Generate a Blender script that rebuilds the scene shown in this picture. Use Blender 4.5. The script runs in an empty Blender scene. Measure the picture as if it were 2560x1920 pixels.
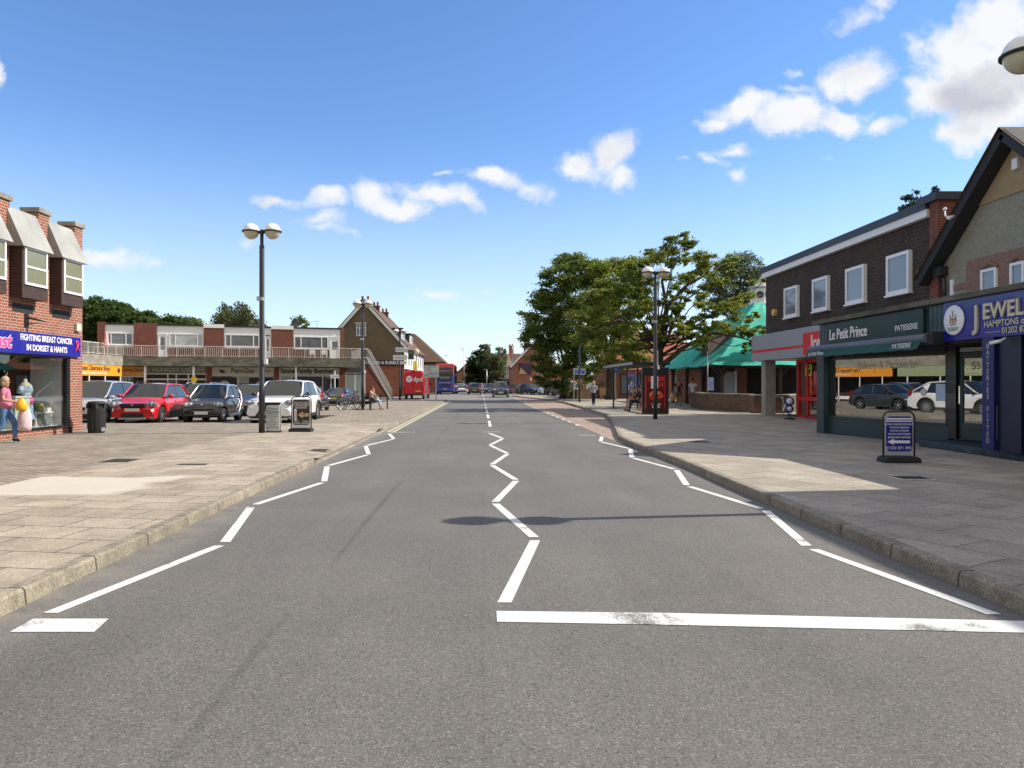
import bpy, bmesh, math, random
import numpy as np
from mathutils import Vector, Matrix
R = math.radians
PI = math.pi
random.seed(7); RNG = np.random.default_rng(7)
sc = bpy.context.scene
C = bpy.data.collections.new('street'); sc.collection.children.link(C)

# ------------------------------------------------------------ camera
FPX, CX, HY, CAMZ = 1775.0, 1212.0, 957.5, 1.57
cd = bpy.data.cameras.new('camera'); cam = bpy.data.objects.new('camera', cd); sc.collection.objects.link(cam)
cam.location = (0, 0, CAMZ); cam.rotation_euler = (R(90), 0, 0)
cd.sensor_width = 36; cd.lens = FPX/2560*36; cd.shift_x = (1280-CX)/2560; cd.shift_y = -(960-HY)/2560
cd.clip_start = .05; cd.clip_end = 5000
sc.camera = cam
sc.render.resolution_x, sc.render.resolution_y = 1024, 768
sc.cycles.use_denoising = True
sc.cycles.max_bounces = 8; sc.cycles.transparent_max_bounces = 12
sc.cycles.sample_clamp_indirect = 6
sc.view_settings.view_transform = 'Standard'; sc.view_settings.look = 'None'
sc.view_settings.exposure = 0.8; sc.view_settings.gamma = 1

# ------------------------------------------------------------ sun and sky
SUN = Vector((.992*math.cos(R(39.3)), .129*math.cos(R(39.3)), math.sin(R(39.3)))).normalized()
sl = bpy.data.lights.new('sun', 'SUN'); sl.energy = 3.6; sl.angle = R(.5); sl.color = (1, .925, .81)
so = bpy.data.objects.new('sun', sl); sc.collection.objects.link(so)
so.rotation_euler = SUN.to_track_quat('Z', 'Y').to_euler(); so.location = (60, 10, 60)

W = bpy.data.worlds.new('World'); sc.world = W; W.use_nodes = True
def clouds():
    nt = W.node_tree; N = nt.nodes; L = nt.links; N.clear()
    out = N.new('ShaderNodeOutputWorld'); bg = N.new('ShaderNodeBackground'); L.new(bg.outputs[0], out.inputs[0])
    sky = N.new('ShaderNodeTexSky'); sky.sky_type = 'NISHITA'; sky.sun_disc = False
    sky.sun_elevation = R(39.3); sky.sun_rotation = math.atan2(SUN.x, SUN.y)
    sky.air_density = 1.0; sky.dust_density = .0; sky.ozone_density = 3.0
    bg.inputs['Strength'].default_value = .108
    hs = N.new('ShaderNodeHueSaturation'); hs.inputs['Saturation'].default_value = 1.08; hs.inputs['Value'].default_value = 1.0
    L.new(sky.outputs[0], hs.inputs['Color'])
    tn = N.new('ShaderNodeVectorMath'); tn.operation = 'MULTIPLY'; tn.inputs[1].default_value = (.9, .97, 1.12); L.new(hs.outputs[0], tn.inputs[0])
    hzf = N.new('ShaderNodeMapRange'); hzf.interpolation_type = 'SMOOTHSTEP'; hzf.inputs['From Min'].default_value = .34; hzf.inputs['From Max'].default_value = .0; hzf.inputs['To Max'].default_value = .55
    hz = N.new('ShaderNodeMix'); hz.data_type = 'RGBA'; hz.inputs['B'].default_value = (4.7, 5.3, 5.7, 1); L.new(tn.outputs[0], hz.inputs['A']); L.new(hzf.outputs[0], hz.inputs['Factor'])
    tc = N.new('ShaderNodeTexCoord'); sp = N.new('ShaderNodeSeparateXYZ'); L.new(tc.outputs['Generated'], sp.inputs[0]); L.new(sp.outputs[2], hzf.inputs['Value'])
    def m(op, a, b=None, c=None, cl=False):
        n = N.new('ShaderNodeMath'); n.operation = op; n.use_clamp = cl
        for i, v in enumerate((a, b, c)):
            if v is None: continue
            if isinstance(v, (int, float)): n.inputs[i].default_value = v
            else: L.new(v, n.inputs[i])
        return n.outputs[0]
    ay = m('MAXIMUM', m('ABSOLUTE', sp.outputs[1]), .02)
    u = m('DIVIDE', sp.outputs[0], ay); v = m('DIVIDE', sp.outputs[2], ay)
    cb = N.new('ShaderNodeCombineXYZ'); L.new(u, cb.inputs[0]); L.new(v, cb.inputs[1])
    nz = N.new('ShaderNodeTexNoise'); nz.inputs['Scale'].default_value = 9; nz.inputs['Detail'].default_value = 9; nz.inputs['Roughness'].default_value = .58
    L.new(cb.outputs[0], nz.inputs['Vector'])
    wr = N.new('ShaderNodeVectorMath'); wr.operation = 'MULTIPLY_ADD'; wr.inputs[1].default_value = (.085, .07, 0); wr.inputs[2].default_value = (-.042, -.035, 0)
    L.new(nz.outputs['Color'], wr.inputs[0])
    ad = N.new('ShaderNodeVectorMath'); ad.operation = 'ADD'; L.new(cb.outputs[0], ad.inputs[0]); L.new(wr.outputs[0], ad.inputs[1])
    # (x, y, rx, ry, tilt, weight): bank positions as bearings seen looking up the road
    B = [(690,492,75,22,-8,.8),(820,485,60,38,10,1),(790,540,70,26,0,.6),(930,480,75,52,0,1),(990,510,110,38,-12,1),(1100,490,110,42,-14,1),(1160,510,60,30,-20,.9),
         (800,560,90,20,-20,.55),(880,575,50,18,-20,.4),(620,605,60,20,-8,.42),(1240,440,110,38,-6,1),(1320,465,60,40,-25,.8),(1370,490,40,28,-30,.5),(1115,432,35,14,0,.5),
         (1450,400,80,52,8,1.05),(1530,380,90,60,30,1.05),(1550,430,60,50,0,.8),
         (1790,300,75,30,5,.8),(1870,272,130,45,5,1.1),(1980,290,150,60,0,1.15),(2100,310,110,45,-8,1.1),(2190,325,60,28,20,.8),(1980,225,70,20,4,.5),
         (2090,205,75,55,10,1.05),(2160,190,90,70,0,1.15),(1990,184,26,16,0,.5),(1830,372,80,26,5,.62),(1780,400,70,22,-12,.5),(1850,440,40,40,-60,.5),(1700,405,34,14,0,.4),(2080,384,40,18,0,.5),
         (2130,40,90,46,20,.7),(2190,10,70,30,0,.6),(2290,110,60,40,-30,.6),(2400,150,150,130,30,1.15),(2500,60,150,110,20,1.3),(2350,235,130,70,10,1.2),(2480,250,170,120,0,1.4),(2430,330,130,60,0,1.1),(2560,180,160,160,0,1.4),
         (275,645,95,38,-10,.95),(225,625,60,24,0,.6),(370,660,40,14,0,.4),(0,175,22,60,0,.8),
         (1090,745,90,24,-8,.62),(1040,757,60,16,0,.4),(1220,738,34,10,0,.4),(1160,835,120,12,0,.35),(1250,835,60,10,0,.35),(1020,905,140,14,0,.3),
         (-700,500,300,120,0,1),(-1400,300,400,160,0,1),(3200,420,300,140,0,1.1),(3900,100,500,220,0,1)]
    tot = None
    for (x, y, rx, ry, t, w) in B:
        mp = N.new('ShaderNodeMapping'); mp.vector_type = 'TEXTURE'
        mp.inputs['Location'].default_value = ((x-CX)/FPX, (HY-y)/FPX, 0)
        mp.inputs['Rotation'].default_value = (0, 0, R(t)); mp.inputs['Scale'].default_value = (rx*1.12/FPX, ry*1.12/FPX, 1)
        L.new(ad.outputs[0], mp.inputs['Vector'])
        g = N.new('ShaderNodeTexGradient'); g.gradient_type = 'SPHERICAL'; L.new(mp.outputs[0], g.inputs[0])
        s = m('MULTIPLY', g.outputs['Fac'], w)
        tot = s if tot is None else m('MAXIMUM', tot, s)
    n2 = N.new('ShaderNodeTexNoise'); n2.inputs['Scale'].default_value = 26; n2.inputs['Detail'].default_value = 8; n2.inputs['Roughness'].default_value = .6
    L.new(ad.outputs[0], n2.inputs['Vector'])
    e = m('ADD', m('MULTIPLY', tot, 1.75), m('MULTIPLY', m('SUBTRACT', n2.outputs['Fac'], .5), 2.2))
    mr = N.new('ShaderNodeMapRange'); mr.interpolation_type = 'SMOOTHSTEP'
    mr.inputs['From Min'].default_value = .2; mr.inputs['From Max'].default_value = 1.4; L.new(e, mr.inputs['Value'])
    dens = m('MULTIPLY', mr.outputs[0], m('MULTIPLY', tot, 9, cl=True), cl=True)
    # thicker parts a little grey-violet
    n3 = N.new('ShaderNodeTexNoise'); n3.inputs['Scale'].default_value = 7; n3.inputs['Detail'].default_value = 3; L.new(ad.outputs[0], n3.inputs['Vector'])
    cr = N.new('ShaderNodeMapRange'); cr.inputs['From Min'].default_value = .52; cr.inputs['From Max'].default_value = .72; L.new(n3.outputs['Fac'], cr.inputs['Value'])
    mg = N.new('ShaderNodeMapping'); mg.vector_type = 'TEXTURE'; mg.inputs['Location'].default_value = ((2460-CX)/FPX, (HY-232)/FPX, 0); mg.inputs['Rotation'].default_value = (0, 0, R(12)); mg.inputs['Scale'].default_value = (170/FPX, 62/FPX, 1)
    L.new(ad.outputs[0], mg.inputs['Vector']); gg = N.new('ShaderNodeTexGradient'); gg.gradient_type = 'SPHERICAL'; L.new(mg.outputs[0], gg.inputs[0])
    gy = m('ADD', m('MULTIPLY', cr.outputs[0], m('MULTIPLY', tot, .85, cl=True), cl=True), m('MULTIPLY', m('MULTIPLY', gg.outputs['Fac'], 2.2, cl=True), m('ADD', .15, m('MULTIPLY', n2.outputs['Fac'], .9))), cl=True)
    cc = N.new('ShaderNodeMix'); cc.data_type = 'RGBA'; cc.inputs['A'].default_value = (5.0, 5.1, 5.25, 1); cc.inputs['B'].default_value = (3.2, 3.25, 3.7, 1)
    L.new(gy, cc.inputs['Factor'])
    mx = N.new('ShaderNodeMix'); mx.data_type = 'RGBA'; L.new(dens, mx.inputs['Factor']); L.new(hz.outputs['Result'], mx.inputs['A']); L.new(cc.outputs['Result'], mx.inputs['B'])
    # unseen bright cumulus overhead and behind the viewer, added to brighten shaded surfaces
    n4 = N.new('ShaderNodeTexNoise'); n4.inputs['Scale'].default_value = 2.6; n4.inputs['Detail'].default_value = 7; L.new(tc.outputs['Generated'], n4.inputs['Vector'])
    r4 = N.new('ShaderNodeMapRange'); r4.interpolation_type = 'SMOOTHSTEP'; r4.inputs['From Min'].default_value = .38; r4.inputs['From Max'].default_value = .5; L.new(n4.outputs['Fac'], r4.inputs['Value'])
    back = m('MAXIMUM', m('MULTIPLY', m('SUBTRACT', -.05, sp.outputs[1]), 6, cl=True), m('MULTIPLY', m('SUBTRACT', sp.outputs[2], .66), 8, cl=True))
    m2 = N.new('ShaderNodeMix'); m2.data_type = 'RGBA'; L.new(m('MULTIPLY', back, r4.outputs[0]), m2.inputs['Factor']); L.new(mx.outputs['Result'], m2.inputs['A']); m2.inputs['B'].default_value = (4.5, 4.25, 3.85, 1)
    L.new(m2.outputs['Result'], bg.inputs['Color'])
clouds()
W.cycles.sampling_method = 'MANUAL'; W.cycles.sample_map_resolution = 512

# ------------------------------------------------------------ helpers
def at(x, y, Y):
    """point of the street at distance Y that is measured at pixel (x, y) of the 2560x1920 survey photograph"""
    return Vector(((x-CX)*Y/FPX, Y, CAMZ+(HY-y)*Y/FPX))
def px(x, Y): return (x-CX)*Y/FPX
def pz(y, Y): return CAMZ+(HY-y)*Y/FPX

class MB:
    def __init__(s): s.v = []; s.f = []; s.m = []; s.sm = []; s.mats = []; s.M = Matrix.Identity(4)
    def mi(s, m):
        if m is None: m = s.mats[0] if s.mats else None
        if m not in s.mats: s.mats.append(m)
        return s.mats.index(m)
    def add(s, vs, fs, m=None, smooth=False):
        b = len(s.v); s.v += [tuple(s.M @ Vector(p)) for p in vs]; k = s.mi(m)
        for f in fs: s.f.append([b+i for i in f]); s.m.append(k); s.sm.append(smooth)
        return s
    def box(s, a, b, m=None):
        (x0, y0, z0), (x1, y1, z1) = a, b
        x0, x1 = sorted((x0, x1)); y0, y1 = sorted((y0, y1)); z0, z1 = sorted((z0, z1))
        return s.add([(x0,y0,z0),(x1,y0,z0),(x1,y1,z0),(x0,y1,z0),(x0,y0,z1),(x1,y0,z1),(x1,y1,z1),(x0,y1,z1)],
              [(0,3,2,1),(4,5,6,7),(0,1,5,4),(1,2,6,5),(2,3,7,6),(3,0,4,7)], m)
    def beam(s, p, q, w, h, m=None):
        """rectangular bar from p to q, w wide (horizontal), h high"""
        p = Vector(p); q = Vector(q); d = (q-p).normalized(); up = Vector((0,0,1)) if abs(d.z) < .95 else Vector((0,1,0))
        r = d.cross(up).normalized()*w/2; u = r.cross(d).normalized()*h/2
        vs = [p-r-u, p+r-u, p+r+u, p-r+u, q-r-u, q+r-u, q+r+u, q-r+u]
        return s.add(vs, [(0,3,2,1),(4,5,6,7),(0,1,5,4),(1,2,6,5),(2,3,7,6),(3,0,4,7)][::1], m)
    def tube(s, pts, r, n=8, m=None, cap=True, smooth=True):
        pts = [Vector(p) for p in pts]; rs = r if isinstance(r, (list, tuple)) else [r]*len(pts)
        vs = []; fs = []; prev = None
        for i, p in enumerate(pts):
            d = (pts[min(i+1, len(pts)-1)]-pts[max(i-1, 0)]).normalized()
            if prev is None: a = d.cross(Vector((0,0,1))) if abs(d.z) < .9 else d.cross(Vector((1,0,0)))
            else: a = prev-d*prev.dot(d)
            a.normalize(); prev = a; b = d.cross(a)
            for k in range(n):
                t = 2*PI*k/n; vs.append(p+(a*math.cos(t)+b*math.sin(t))*rs[i])
        for i in range(len(pts)-1):
            for k in range(n):
                fs.append((i*n+k, i*n+(k+1)%n, (i+1)*n+(k+1)%n, (i+1)*n+k))
        s.add(vs, fs, m, smooth)
        if cap:
            b = len(s.v)-len(vs); k = s.mi(m)
            s.f.append([b+i for i in range(n)][::-1]); s.m.append(k); s.sm.append(False)
            s.f.append([b+(len(pts)-1)*n+i for i in range(n)]); s.m.append(k); s.sm.append(False)
        return s
    def lathe(s, prof, c=(0,0,0), n=20, m=None, axis='z', smooth=True, arc=1.0, sc_=(1,1,1)):
        """prof: (radius, height)"""
        vs = []; fs = []
        for (r, h) in prof:
            for k in range(n):
                t = 2*PI*arc*k/n; a, b = r*math.cos(t), r*math.sin(t)
                p = {'z': (a, b, h), 'x': (h, a, b), 'y': (b, h, a)}[axis]
                vs.append((c[0]+p[0]*sc_[0], c[1]+p[1]*sc_[1], c[2]+p[2]*sc_[2]))
        for i in range(len(prof)-1):
            for k in range(n): fs.append((i*n+k, i*n+(k+1)%n, (i+1)*n+(k+1)%n, (i+1)*n+k))
        return s.add(vs, fs, m, smooth)
    def ball(s, c, r, m=None, n=12, rings=8, z0=-1., z1=1.):
        rr = r if isinstance(r, (tuple, list)) else (r, r, r)
        prof = []
        for i in range(rings+1):
            h = -math.cos(PI*i/rings); h = min(max(h, z0), z1); prof.append((math.sqrt(max(0, 1-h*h))+1e-4, h))
        return s.lathe(prof, c, n, m, sc_=rr)
    def prism(s, poly, axis, a, b, m=None):
        """poly in the plane perpendicular to axis (x: (y,z), y: (x,z), z: (x,y)) extruded from a to b"""
        f = {'x': lambda p, t: (t, p[0], p[1]), 'y': lambda p, t: (p[0], t, p[1]), 'z': lambda p, t: (p[0], p[1], t)}[axis]
        n = len(poly); vs = [f(p, a) for p in poly]+[f(p, b) for p in poly]
        fs = [list(range(n))[::-1], list(range(n, 2*n))]+[(i, (i+1) % n, n+(i+1) % n, n+i) for i in range(n)]
        return s.add(vs, fs, m)
    def poly(s, pts, m=None): return s.add(pts, [list(range(len(pts)))], m)
    def obj(s, name, parent=None, mat=None, norm=True):
        me = bpy.data.meshes.new(name); me.from_pydata(s.v, [], s.f)
        for m in s.mats: me.materials.append(m or mat)
        me.polygons.foreach_set('material_index', s.m); me.polygons.foreach_set('use_smooth', s.sm)
        if norm:
            bm = bmesh.new(); bm.from_mesh(me); bmesh.ops.recalc_face_normals(bm, faces=bm.faces); bm.to_mesh(me); bm.free()
        me.update()
        o = bpy.data.objects.new(name, me); C.objects.link(o)
        if parent: adopt(o, parent)
        return o
def wmat(p):
    M = Matrix.Identity(4)
    while p is not None:
        M = (p.matrix_parent_inverse if p.parent else Matrix.Identity(4)) @ p.matrix_basis @ M; p = p.parent
    return M
LOCAL = [False]      # False: a part is modelled in street coordinates; True: in its thing's own frame
def adopt(o, parent):
    o.parent = parent
    if not LOCAL[0]: o.matrix_parent_inverse = wmat(parent).inverted()
def tag(o, label=None, cat=None, group=None, kind=None):
    if label: o['label'] = label
    if cat: o['category'] = cat
    if group: o['group'] = group
    if kind: o['kind'] = kind
    return o
def thing(name, label, cat, loc=(0,0,0), rz=0, group=None):
    o = bpy.data.objects.new(name, None); C.objects.link(o); o.location = loc; o.rotation_euler = (0, 0, rz)
    o.empty_display_size = .2
    return tag(o, label, cat, group)
def copy_tree(o, parent=None):
    c = o.copy(); C.objects.link(c); c.parent = parent
    for ch in o.children: copy_tree(ch, c)
    return c
def bevel(o, w=.01, seg=2):
    b = o.modifiers.new('bevel', 'BEVEL'); b.width = w; b.segments = seg; b.limit_method = 'ANGLE'; b.angle_limit = R(40); return o

# ------------------------------------------------------------ materials
def mat(name, col, rough=.7, metal=0, var=0, scale=3, bump=0, bscale=None, spec=None, col2=None, coat=0, detail=5, obj=False, stretch=None, trans=0, dirt=None):
    m = bpy.data.materials.new(name); m.use_nodes = True; nt = m.node_tree; N = nt.nodes; L = nt.links; b = N['Principled BSDF']
    b.inputs['Base Color'].default_value = (*col, 1); b.inputs['Roughness'].default_value = rough; b.inputs['Metallic'].default_value = metal
    if spec is not None: b.inputs['Specular IOR Level'].default_value = spec
    if coat: b.inputs['Coat Weight'].default_value = coat; b.inputs['Coat Roughness'].default_value = .03
    if trans: b.inputs['Transmission Weight'].default_value = trans
    if var or bump or col2:
        tc = N.new('ShaderNodeTexCoord'); src = tc.outputs['Object']
        if not obj:
            g = N.new('ShaderNodeNewGeometry'); src = g.outputs['Position']
        if stretch:
            mp = N.new('ShaderNodeMapping'); mp.inputs['Scale'].default_value = stretch; L.new(src, mp.inputs[0]); src = mp.outputs[0]
        n = N.new('ShaderNodeTexNoise'); n.inputs['Scale'].default_value = scale; n.inputs['Detail'].default_value = detail; n.inputs['Roughness'].default_value = .6
        L.new(src, n.inputs['Vector'])
        if var or col2:
            mr = N.new('ShaderNodeMapRange'); mr.inputs['From Min'].default_value = .3; mr.inputs['From Max'].default_value = .7; L.new(n.outputs['Fac'], mr.inputs['Value'])
            mx = N.new('ShaderNodeMix'); mx.data_type = 'RGBA'
            c2 = col2 or tuple(min(1, c*(1+var)) for c in col); c1 = col if col2 else tuple(c*(1-var) for c in col)
            mx.inputs['A'].default_value = (*c1, 1); mx.inputs['B'].default_value = (*c2, 1)
            L.new(mr.outputs[0], mx.inputs['Factor']); L.new(mx.outputs['Result'], b.inputs['Base Color'])
        if bump:
            bp = N.new('ShaderNodeBump'); bp.inputs['Strength'].default_value = bump; bp.inputs['Distance'].default_value = .01
            n2 = N.new('ShaderNodeTexNoise'); n2.inputs['Scale'].default_value = bscale or scale*6; n2.inputs['Detail'].default_value = 4; L.new(src, n2.inputs['Vector'])
            L.new(n2.outputs['Fac'], bp.inputs['Height']); L.new(bp.outputs[0], b.inputs['Normal'])
    return m

def brickmat(name, c1, c2, mortar, bw=.225, bh=.075, mw=.01, rough=.85, floor=False, rot=0, bump=.5, blotch=.25, offset=.5, bscale=.6, nofreq=2, grain=0, extra=None):
    """bricks, slabs or tiles laid in world space: walls take (x or y, z) by their facing, floors (x, y)"""
    m = bpy.data.materials.new(name); m.use_nodes = True; nt = m.node_tree; N = nt.nodes; L = nt.links; b = N['Principled BSDF']
    b.inputs['Roughness'].default_value = rough
    g = N.new('ShaderNodeNewGeometry'); sp = N.new('ShaderNodeSeparateXYZ'); L.new(g.outputs['Position'], sp.inputs[0])
    cb = N.new('ShaderNodeCombineXYZ')
    def m_(op, a, b_=None, c=None):
        n = N.new('ShaderNodeMath'); n.operation = op
        for i, v in enumerate((a, b_, c)):
            if v is None: continue
            if isinstance(v, (int, float)): n.inputs[i].default_value = v
            else: L.new(v, n.inputs[i])
        return n.outputs[0]
    if floor:
        mp = N.new('ShaderNodeMapping'); mp.inputs['Rotation'].default_value = (0, 0, rot); L.new(g.outputs['Position'], mp.inputs[0]); vec = mp.outputs[0]
    else:
        ns = N.new('ShaderNodeSeparateXYZ'); L.new(g.outputs['True Normal'], ns.inputs[0])
        k = m_('GREATER_THAN', m_('ABSOLUTE', ns.outputs[0]), .7)
        mu = N.new('ShaderNodeMix'); mu.data_type = 'FLOAT'; L.new(k, mu.inputs['Factor']); L.new(sp.outputs[0], mu.inputs['A']); L.new(sp.outputs[1], mu.inputs['B'])
        L.new(mu.outputs[0], cb.inputs[0]); L.new(sp.outputs[2], cb.inputs[1]); vec = cb.outputs[0]
    br = N.new('ShaderNodeTexBrick'); L.new(vec, br.inputs['Vector'])
    br.offset = offset; br.inputs['Scale'].default_value = 1; br.inputs['Brick Width'].default_value = bw; br.inputs['Row Height'].default_value = bh
    br.inputs['Mortar Size'].default_value = mw; br.inputs['Mortar Smooth'].default_value = .2
    br.inputs['Color1'].default_value = (*c1, 1); br.inputs['Color2'].default_value = (*c2, 1); br.inputs['Mortar'].default_value = (*mortar, 1); br.inputs['Bias'].default_value = 0
    n = N.new('ShaderNodeTexNoise'); n.inputs['Scale'].default_value = nofreq; n.inputs['Detail'].default_value = 7; n.inputs['Roughness'].default_value = .65; L.new(g.outputs['Position'], n.inputs['Vector'])
    mr = N.new('ShaderNodeMapRange'); mr.inputs['From Min'].default_value = .25; mr.inputs['From Max'].default_value = .75; mr.inputs['To Min'].default_value = 1-blotch; mr.inputs['To Max'].default_value = 1+blotch
    L.new(n.outputs['Fac'], mr.inputs['Value'])
    vm = N.new('ShaderNodeVectorMath'); vm.operation = 'SCALE'; L.new(br.outputs['Color'], vm.inputs[0]); L.new(mr.outputs[0], vm.inputs['Scale'])
    res = vm.outputs[0]
    if grain and floor:      # trodden-in gum and spots
        vo = N.new('ShaderNodeTexVoronoi'); vo.inputs['Scale'].default_value = 3.2; L.new(g.outputs['Position'], vo.inputs['Vector'])
        rv = N.new('ShaderNodeMapRange'); rv.inputs['From Min'].default_value = .05; rv.inputs['From Max'].default_value = .075; rv.inputs['To Min'].default_value = .62; L.new(vo.outputs['Distance'], rv.inputs['Value'])
        v3 = N.new('ShaderNodeVectorMath'); v3.operation = 'SCALE'; L.new(res, v3.inputs[0]); L.new(rv.outputs[0], v3.inputs['Scale']); res = v3.outputs[0]
    if grain:
        n2 = N.new('ShaderNodeTexNoise'); n2.inputs['Scale'].default_value = 55; n2.inputs['Detail'].default_value = 3; L.new(g.outputs['Position'], n2.inputs['Vector'])
        r2 = N.new('ShaderNodeMapRange'); r2.inputs['From Min'].default_value = .3; r2.inputs['From Max'].default_value = .7; r2.inputs['To Min'].default_value = 1-grain; r2.inputs['To Max'].default_value = 1+grain
        L.new(n2.outputs['Fac'], r2.inputs['Value'])
        v2 = N.new('ShaderNodeVectorMath'); v2.operation = 'SCALE'; L.new(res, v2.inputs[0]); L.new(r2.outputs[0], v2.inputs['Scale']); res = v2.outputs[0]
    if extra: res = extra(N, L, m_, sp, res, g)
    L.new(res, b.inputs['Base Color'])
    bp = N.new('ShaderNodeBump'); bp.inputs['Strength'].default_value = bump; bp.inputs['Distance'].default_value = .012
    h = m_('SUBTRACT', m_('MULTIPLY', n.outputs['Fac'], .4), br.outputs['Fac']); L.new(h, bp.inputs['Height']); L.new(bp.outputs[0], b.inputs['Normal'])
    return m

def glassmat(name, tint=(1,1,1), refl=.12, rough=.0, dark=0):
    """shop and house panes: see-through with a real mirror reflection that grows at a glancing angle"""
    m = bpy.data.materials.new(name); m.use_nodes = True; nt = m.node_tree; N = nt.nodes; L = nt.links; N.clear()
    out = N.new('ShaderNodeOutputMaterial'); mx = N.new('ShaderNodeMixShader'); t = N.new('ShaderNodeBsdfTransparent'); g = N.new('ShaderNodeBsdfGlossy')
    t.inputs['Color'].default_value = (*tint, 1); g.inputs['Roughness'].default_value = rough
    lw = N.new('ShaderNodeLayerWeight'); lw.inputs['Blend'].default_value = .5      # the same from both faces of the thin pane
    pw = N.new('ShaderNodeMath'); pw.operation = 'POWER'; pw.inputs[1].default_value = 3.2; L.new(lw.outputs['Facing'], pw.inputs[0])
    ma = N.new('ShaderNodeMath'); ma.operation = 'MULTIPLY_ADD'; ma.inputs[1].default_value = .75; ma.inputs[2].default_value = refl; ma.use_clamp = True
    L.new(pw.outputs[0], ma.inputs[0]); L.new(ma.outputs[0], mx.inputs[0]); L.new(t.outputs[0], mx.inputs[1]); L.new(g.outputs[0], mx.inputs[2]); L.new(mx.outputs[0], out.inputs[0])
    return m
# ------------------------------------------------------------ shared materials
def asphalt(name, base=.125, streaks=True):
    m = bpy.data.materials.new(name); m.use_nodes = True; nt = m.node_tree; N = nt.nodes; L = nt.links; b = N['Principled BSDF']; b.inputs['Roughness'].default_value = .82
    g = N.new('ShaderNodeNewGeometry'); sp = N.new('ShaderNodeSeparateXYZ'); L.new(g.outputs['Position'], sp.inputs[0])
    def noise(s, d=4, st=None, r=.6):
        n = N.new('ShaderNodeTexNoise'); n.inputs['Scale'].default_value = s; n.inputs['Detail'].default_value = d; n.inputs['Roughness'].default_value = r
        if st:
            mp = N.new('ShaderNodeMapping'); mp.inputs['Scale'].default_value = st; L.new(g.outputs['Position'], mp.inputs[0]); L.new(mp.outputs[0], n.inputs['Vector'])
        else: L.new(g.outputs['Position'], n.inputs['Vector'])
        return n.outputs['Fac']
    def rng(v, a, b_, c, d):
        r = N.new('ShaderNodeMapRange'); L.new(v, r.inputs['Value'])
        for k, x in zip(('From Min', 'From Max', 'To Min', 'To Max'), (a, b_, c, d)): r.inputs[k].default_value = x
        return r.outputs[0]
    def mm(op, a, c, d=None):
        n = N.new('ShaderNodeMath'); n.operation = op
        for i, v in enumerate((a, c, d)):
            if v is None: continue
            if isinstance(v, (int, float)): n.inputs[i].default_value = v
            else: L.new(v, n.inputs[i])
        return n.outputs[0]
    f = rng(noise(58, 8, r=.95), .36, .64, .5, 1.55)                    # chippings
    f = mm('MULTIPLY', f, rng(noise(150, 2, r=.8), .35, .65, .7, 1.35))
    f = mm('MULTIPLY', f, rng(noise(17, 5, r=.75), .34, .66, .9, 1.1))       # mottling
    vo = N.new('ShaderNodeTexVoronoi'); vo.inputs['Scale'].default_value = 105; L.new(g.outputs['Position'], vo.inputs['Vector'])
    vs_ = N.new('ShaderNodeSeparateColor'); L.new(vo.outputs['Color'], vs_.inputs[0])
    f = mm('MULTIPLY', f, mm('ADD', rng(vs_.outputs[0], .8, .95, 1, 1.55), rng(vs_.outputs[1], .84, .95, 0, -.4)))   # pale and dark stones
    f = mm('MULTIPLY', f, rng(noise(.45, 6), .3, .7, .86, 1.14))         # broad wear
    f = mm('MULTIPLY', f, rng(noise(1.2, 5, (1, .12, 1)), .3, .7, .9, 1.08))
    if streaks:
        # rubber left along one wheel track and a darker oil line by the lane centre
        xw = mm('ADD', sp.outputs[0], mm('MULTIPLY', noise(.18, 1, (0, 1, 0)), .22))
        for xc, w, a, fr in ((-1.22, .05, .38, 1.3), (.1, .03, .12, 1.3), (-2.35, .5, .1, .6), (1.9, .6, .08, .6)):
            d = mm('ABSOLUTE', mm('SUBTRACT', xw, xc), 0)
            k = rng(d, 0, w, 1, 0); k2 = mm('MULTIPLY', k, rng(noise(fr, 4, (1, .3, 1)), .42, .6, 0, a)); f = mm('MULTIPLY', f, mm('SUBTRACT', 1, k2))
        # dust that gathers in the channels
        dl = rng(mm('ABSOLUTE', mm('ADD', sp.outputs[0], 3.2), 0), .0, .42, 1, 0); dk = mm('MULTIPLY', dl, rng(noise(3, 6), .35, .65, .1, .75))
        f = mm('MULTIPLY', f, mm('ADD', 1, mm('MULTIPLY', dk, .35)))
    c = N.new('ShaderNodeCombineXYZ'); L.new(mm('MULTIPLY', f, base*1.03), c.inputs[0]); L.new(mm('MULTIPLY', f, base*.985), c.inputs[1]); L.new(mm('MULTIPLY', f, base*.91), c.inputs[2])
    res = c.outputs[0]
    if streaks:
        mx = N.new('ShaderNodeMix'); mx.data_type = 'RGBA'; mx.inputs['B'].default_value = (.3, .26, .2, 1); L.new(mm('MULTIPLY', dk, .55), mx.inputs['Factor']); L.new(res, mx.inputs['A']); res = mx.outputs['Result']
    L.new(res, b.inputs['Base Color'])
    bp = N.new('ShaderNodeBump'); bp.inputs['Strength'].default_value = .7; bp.inputs['Distance'].default_value = .006; L.new(noise(130, 3), bp.inputs['Height']); L.new(bp.outputs[0], b.inputs['Normal'])
    return m

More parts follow.
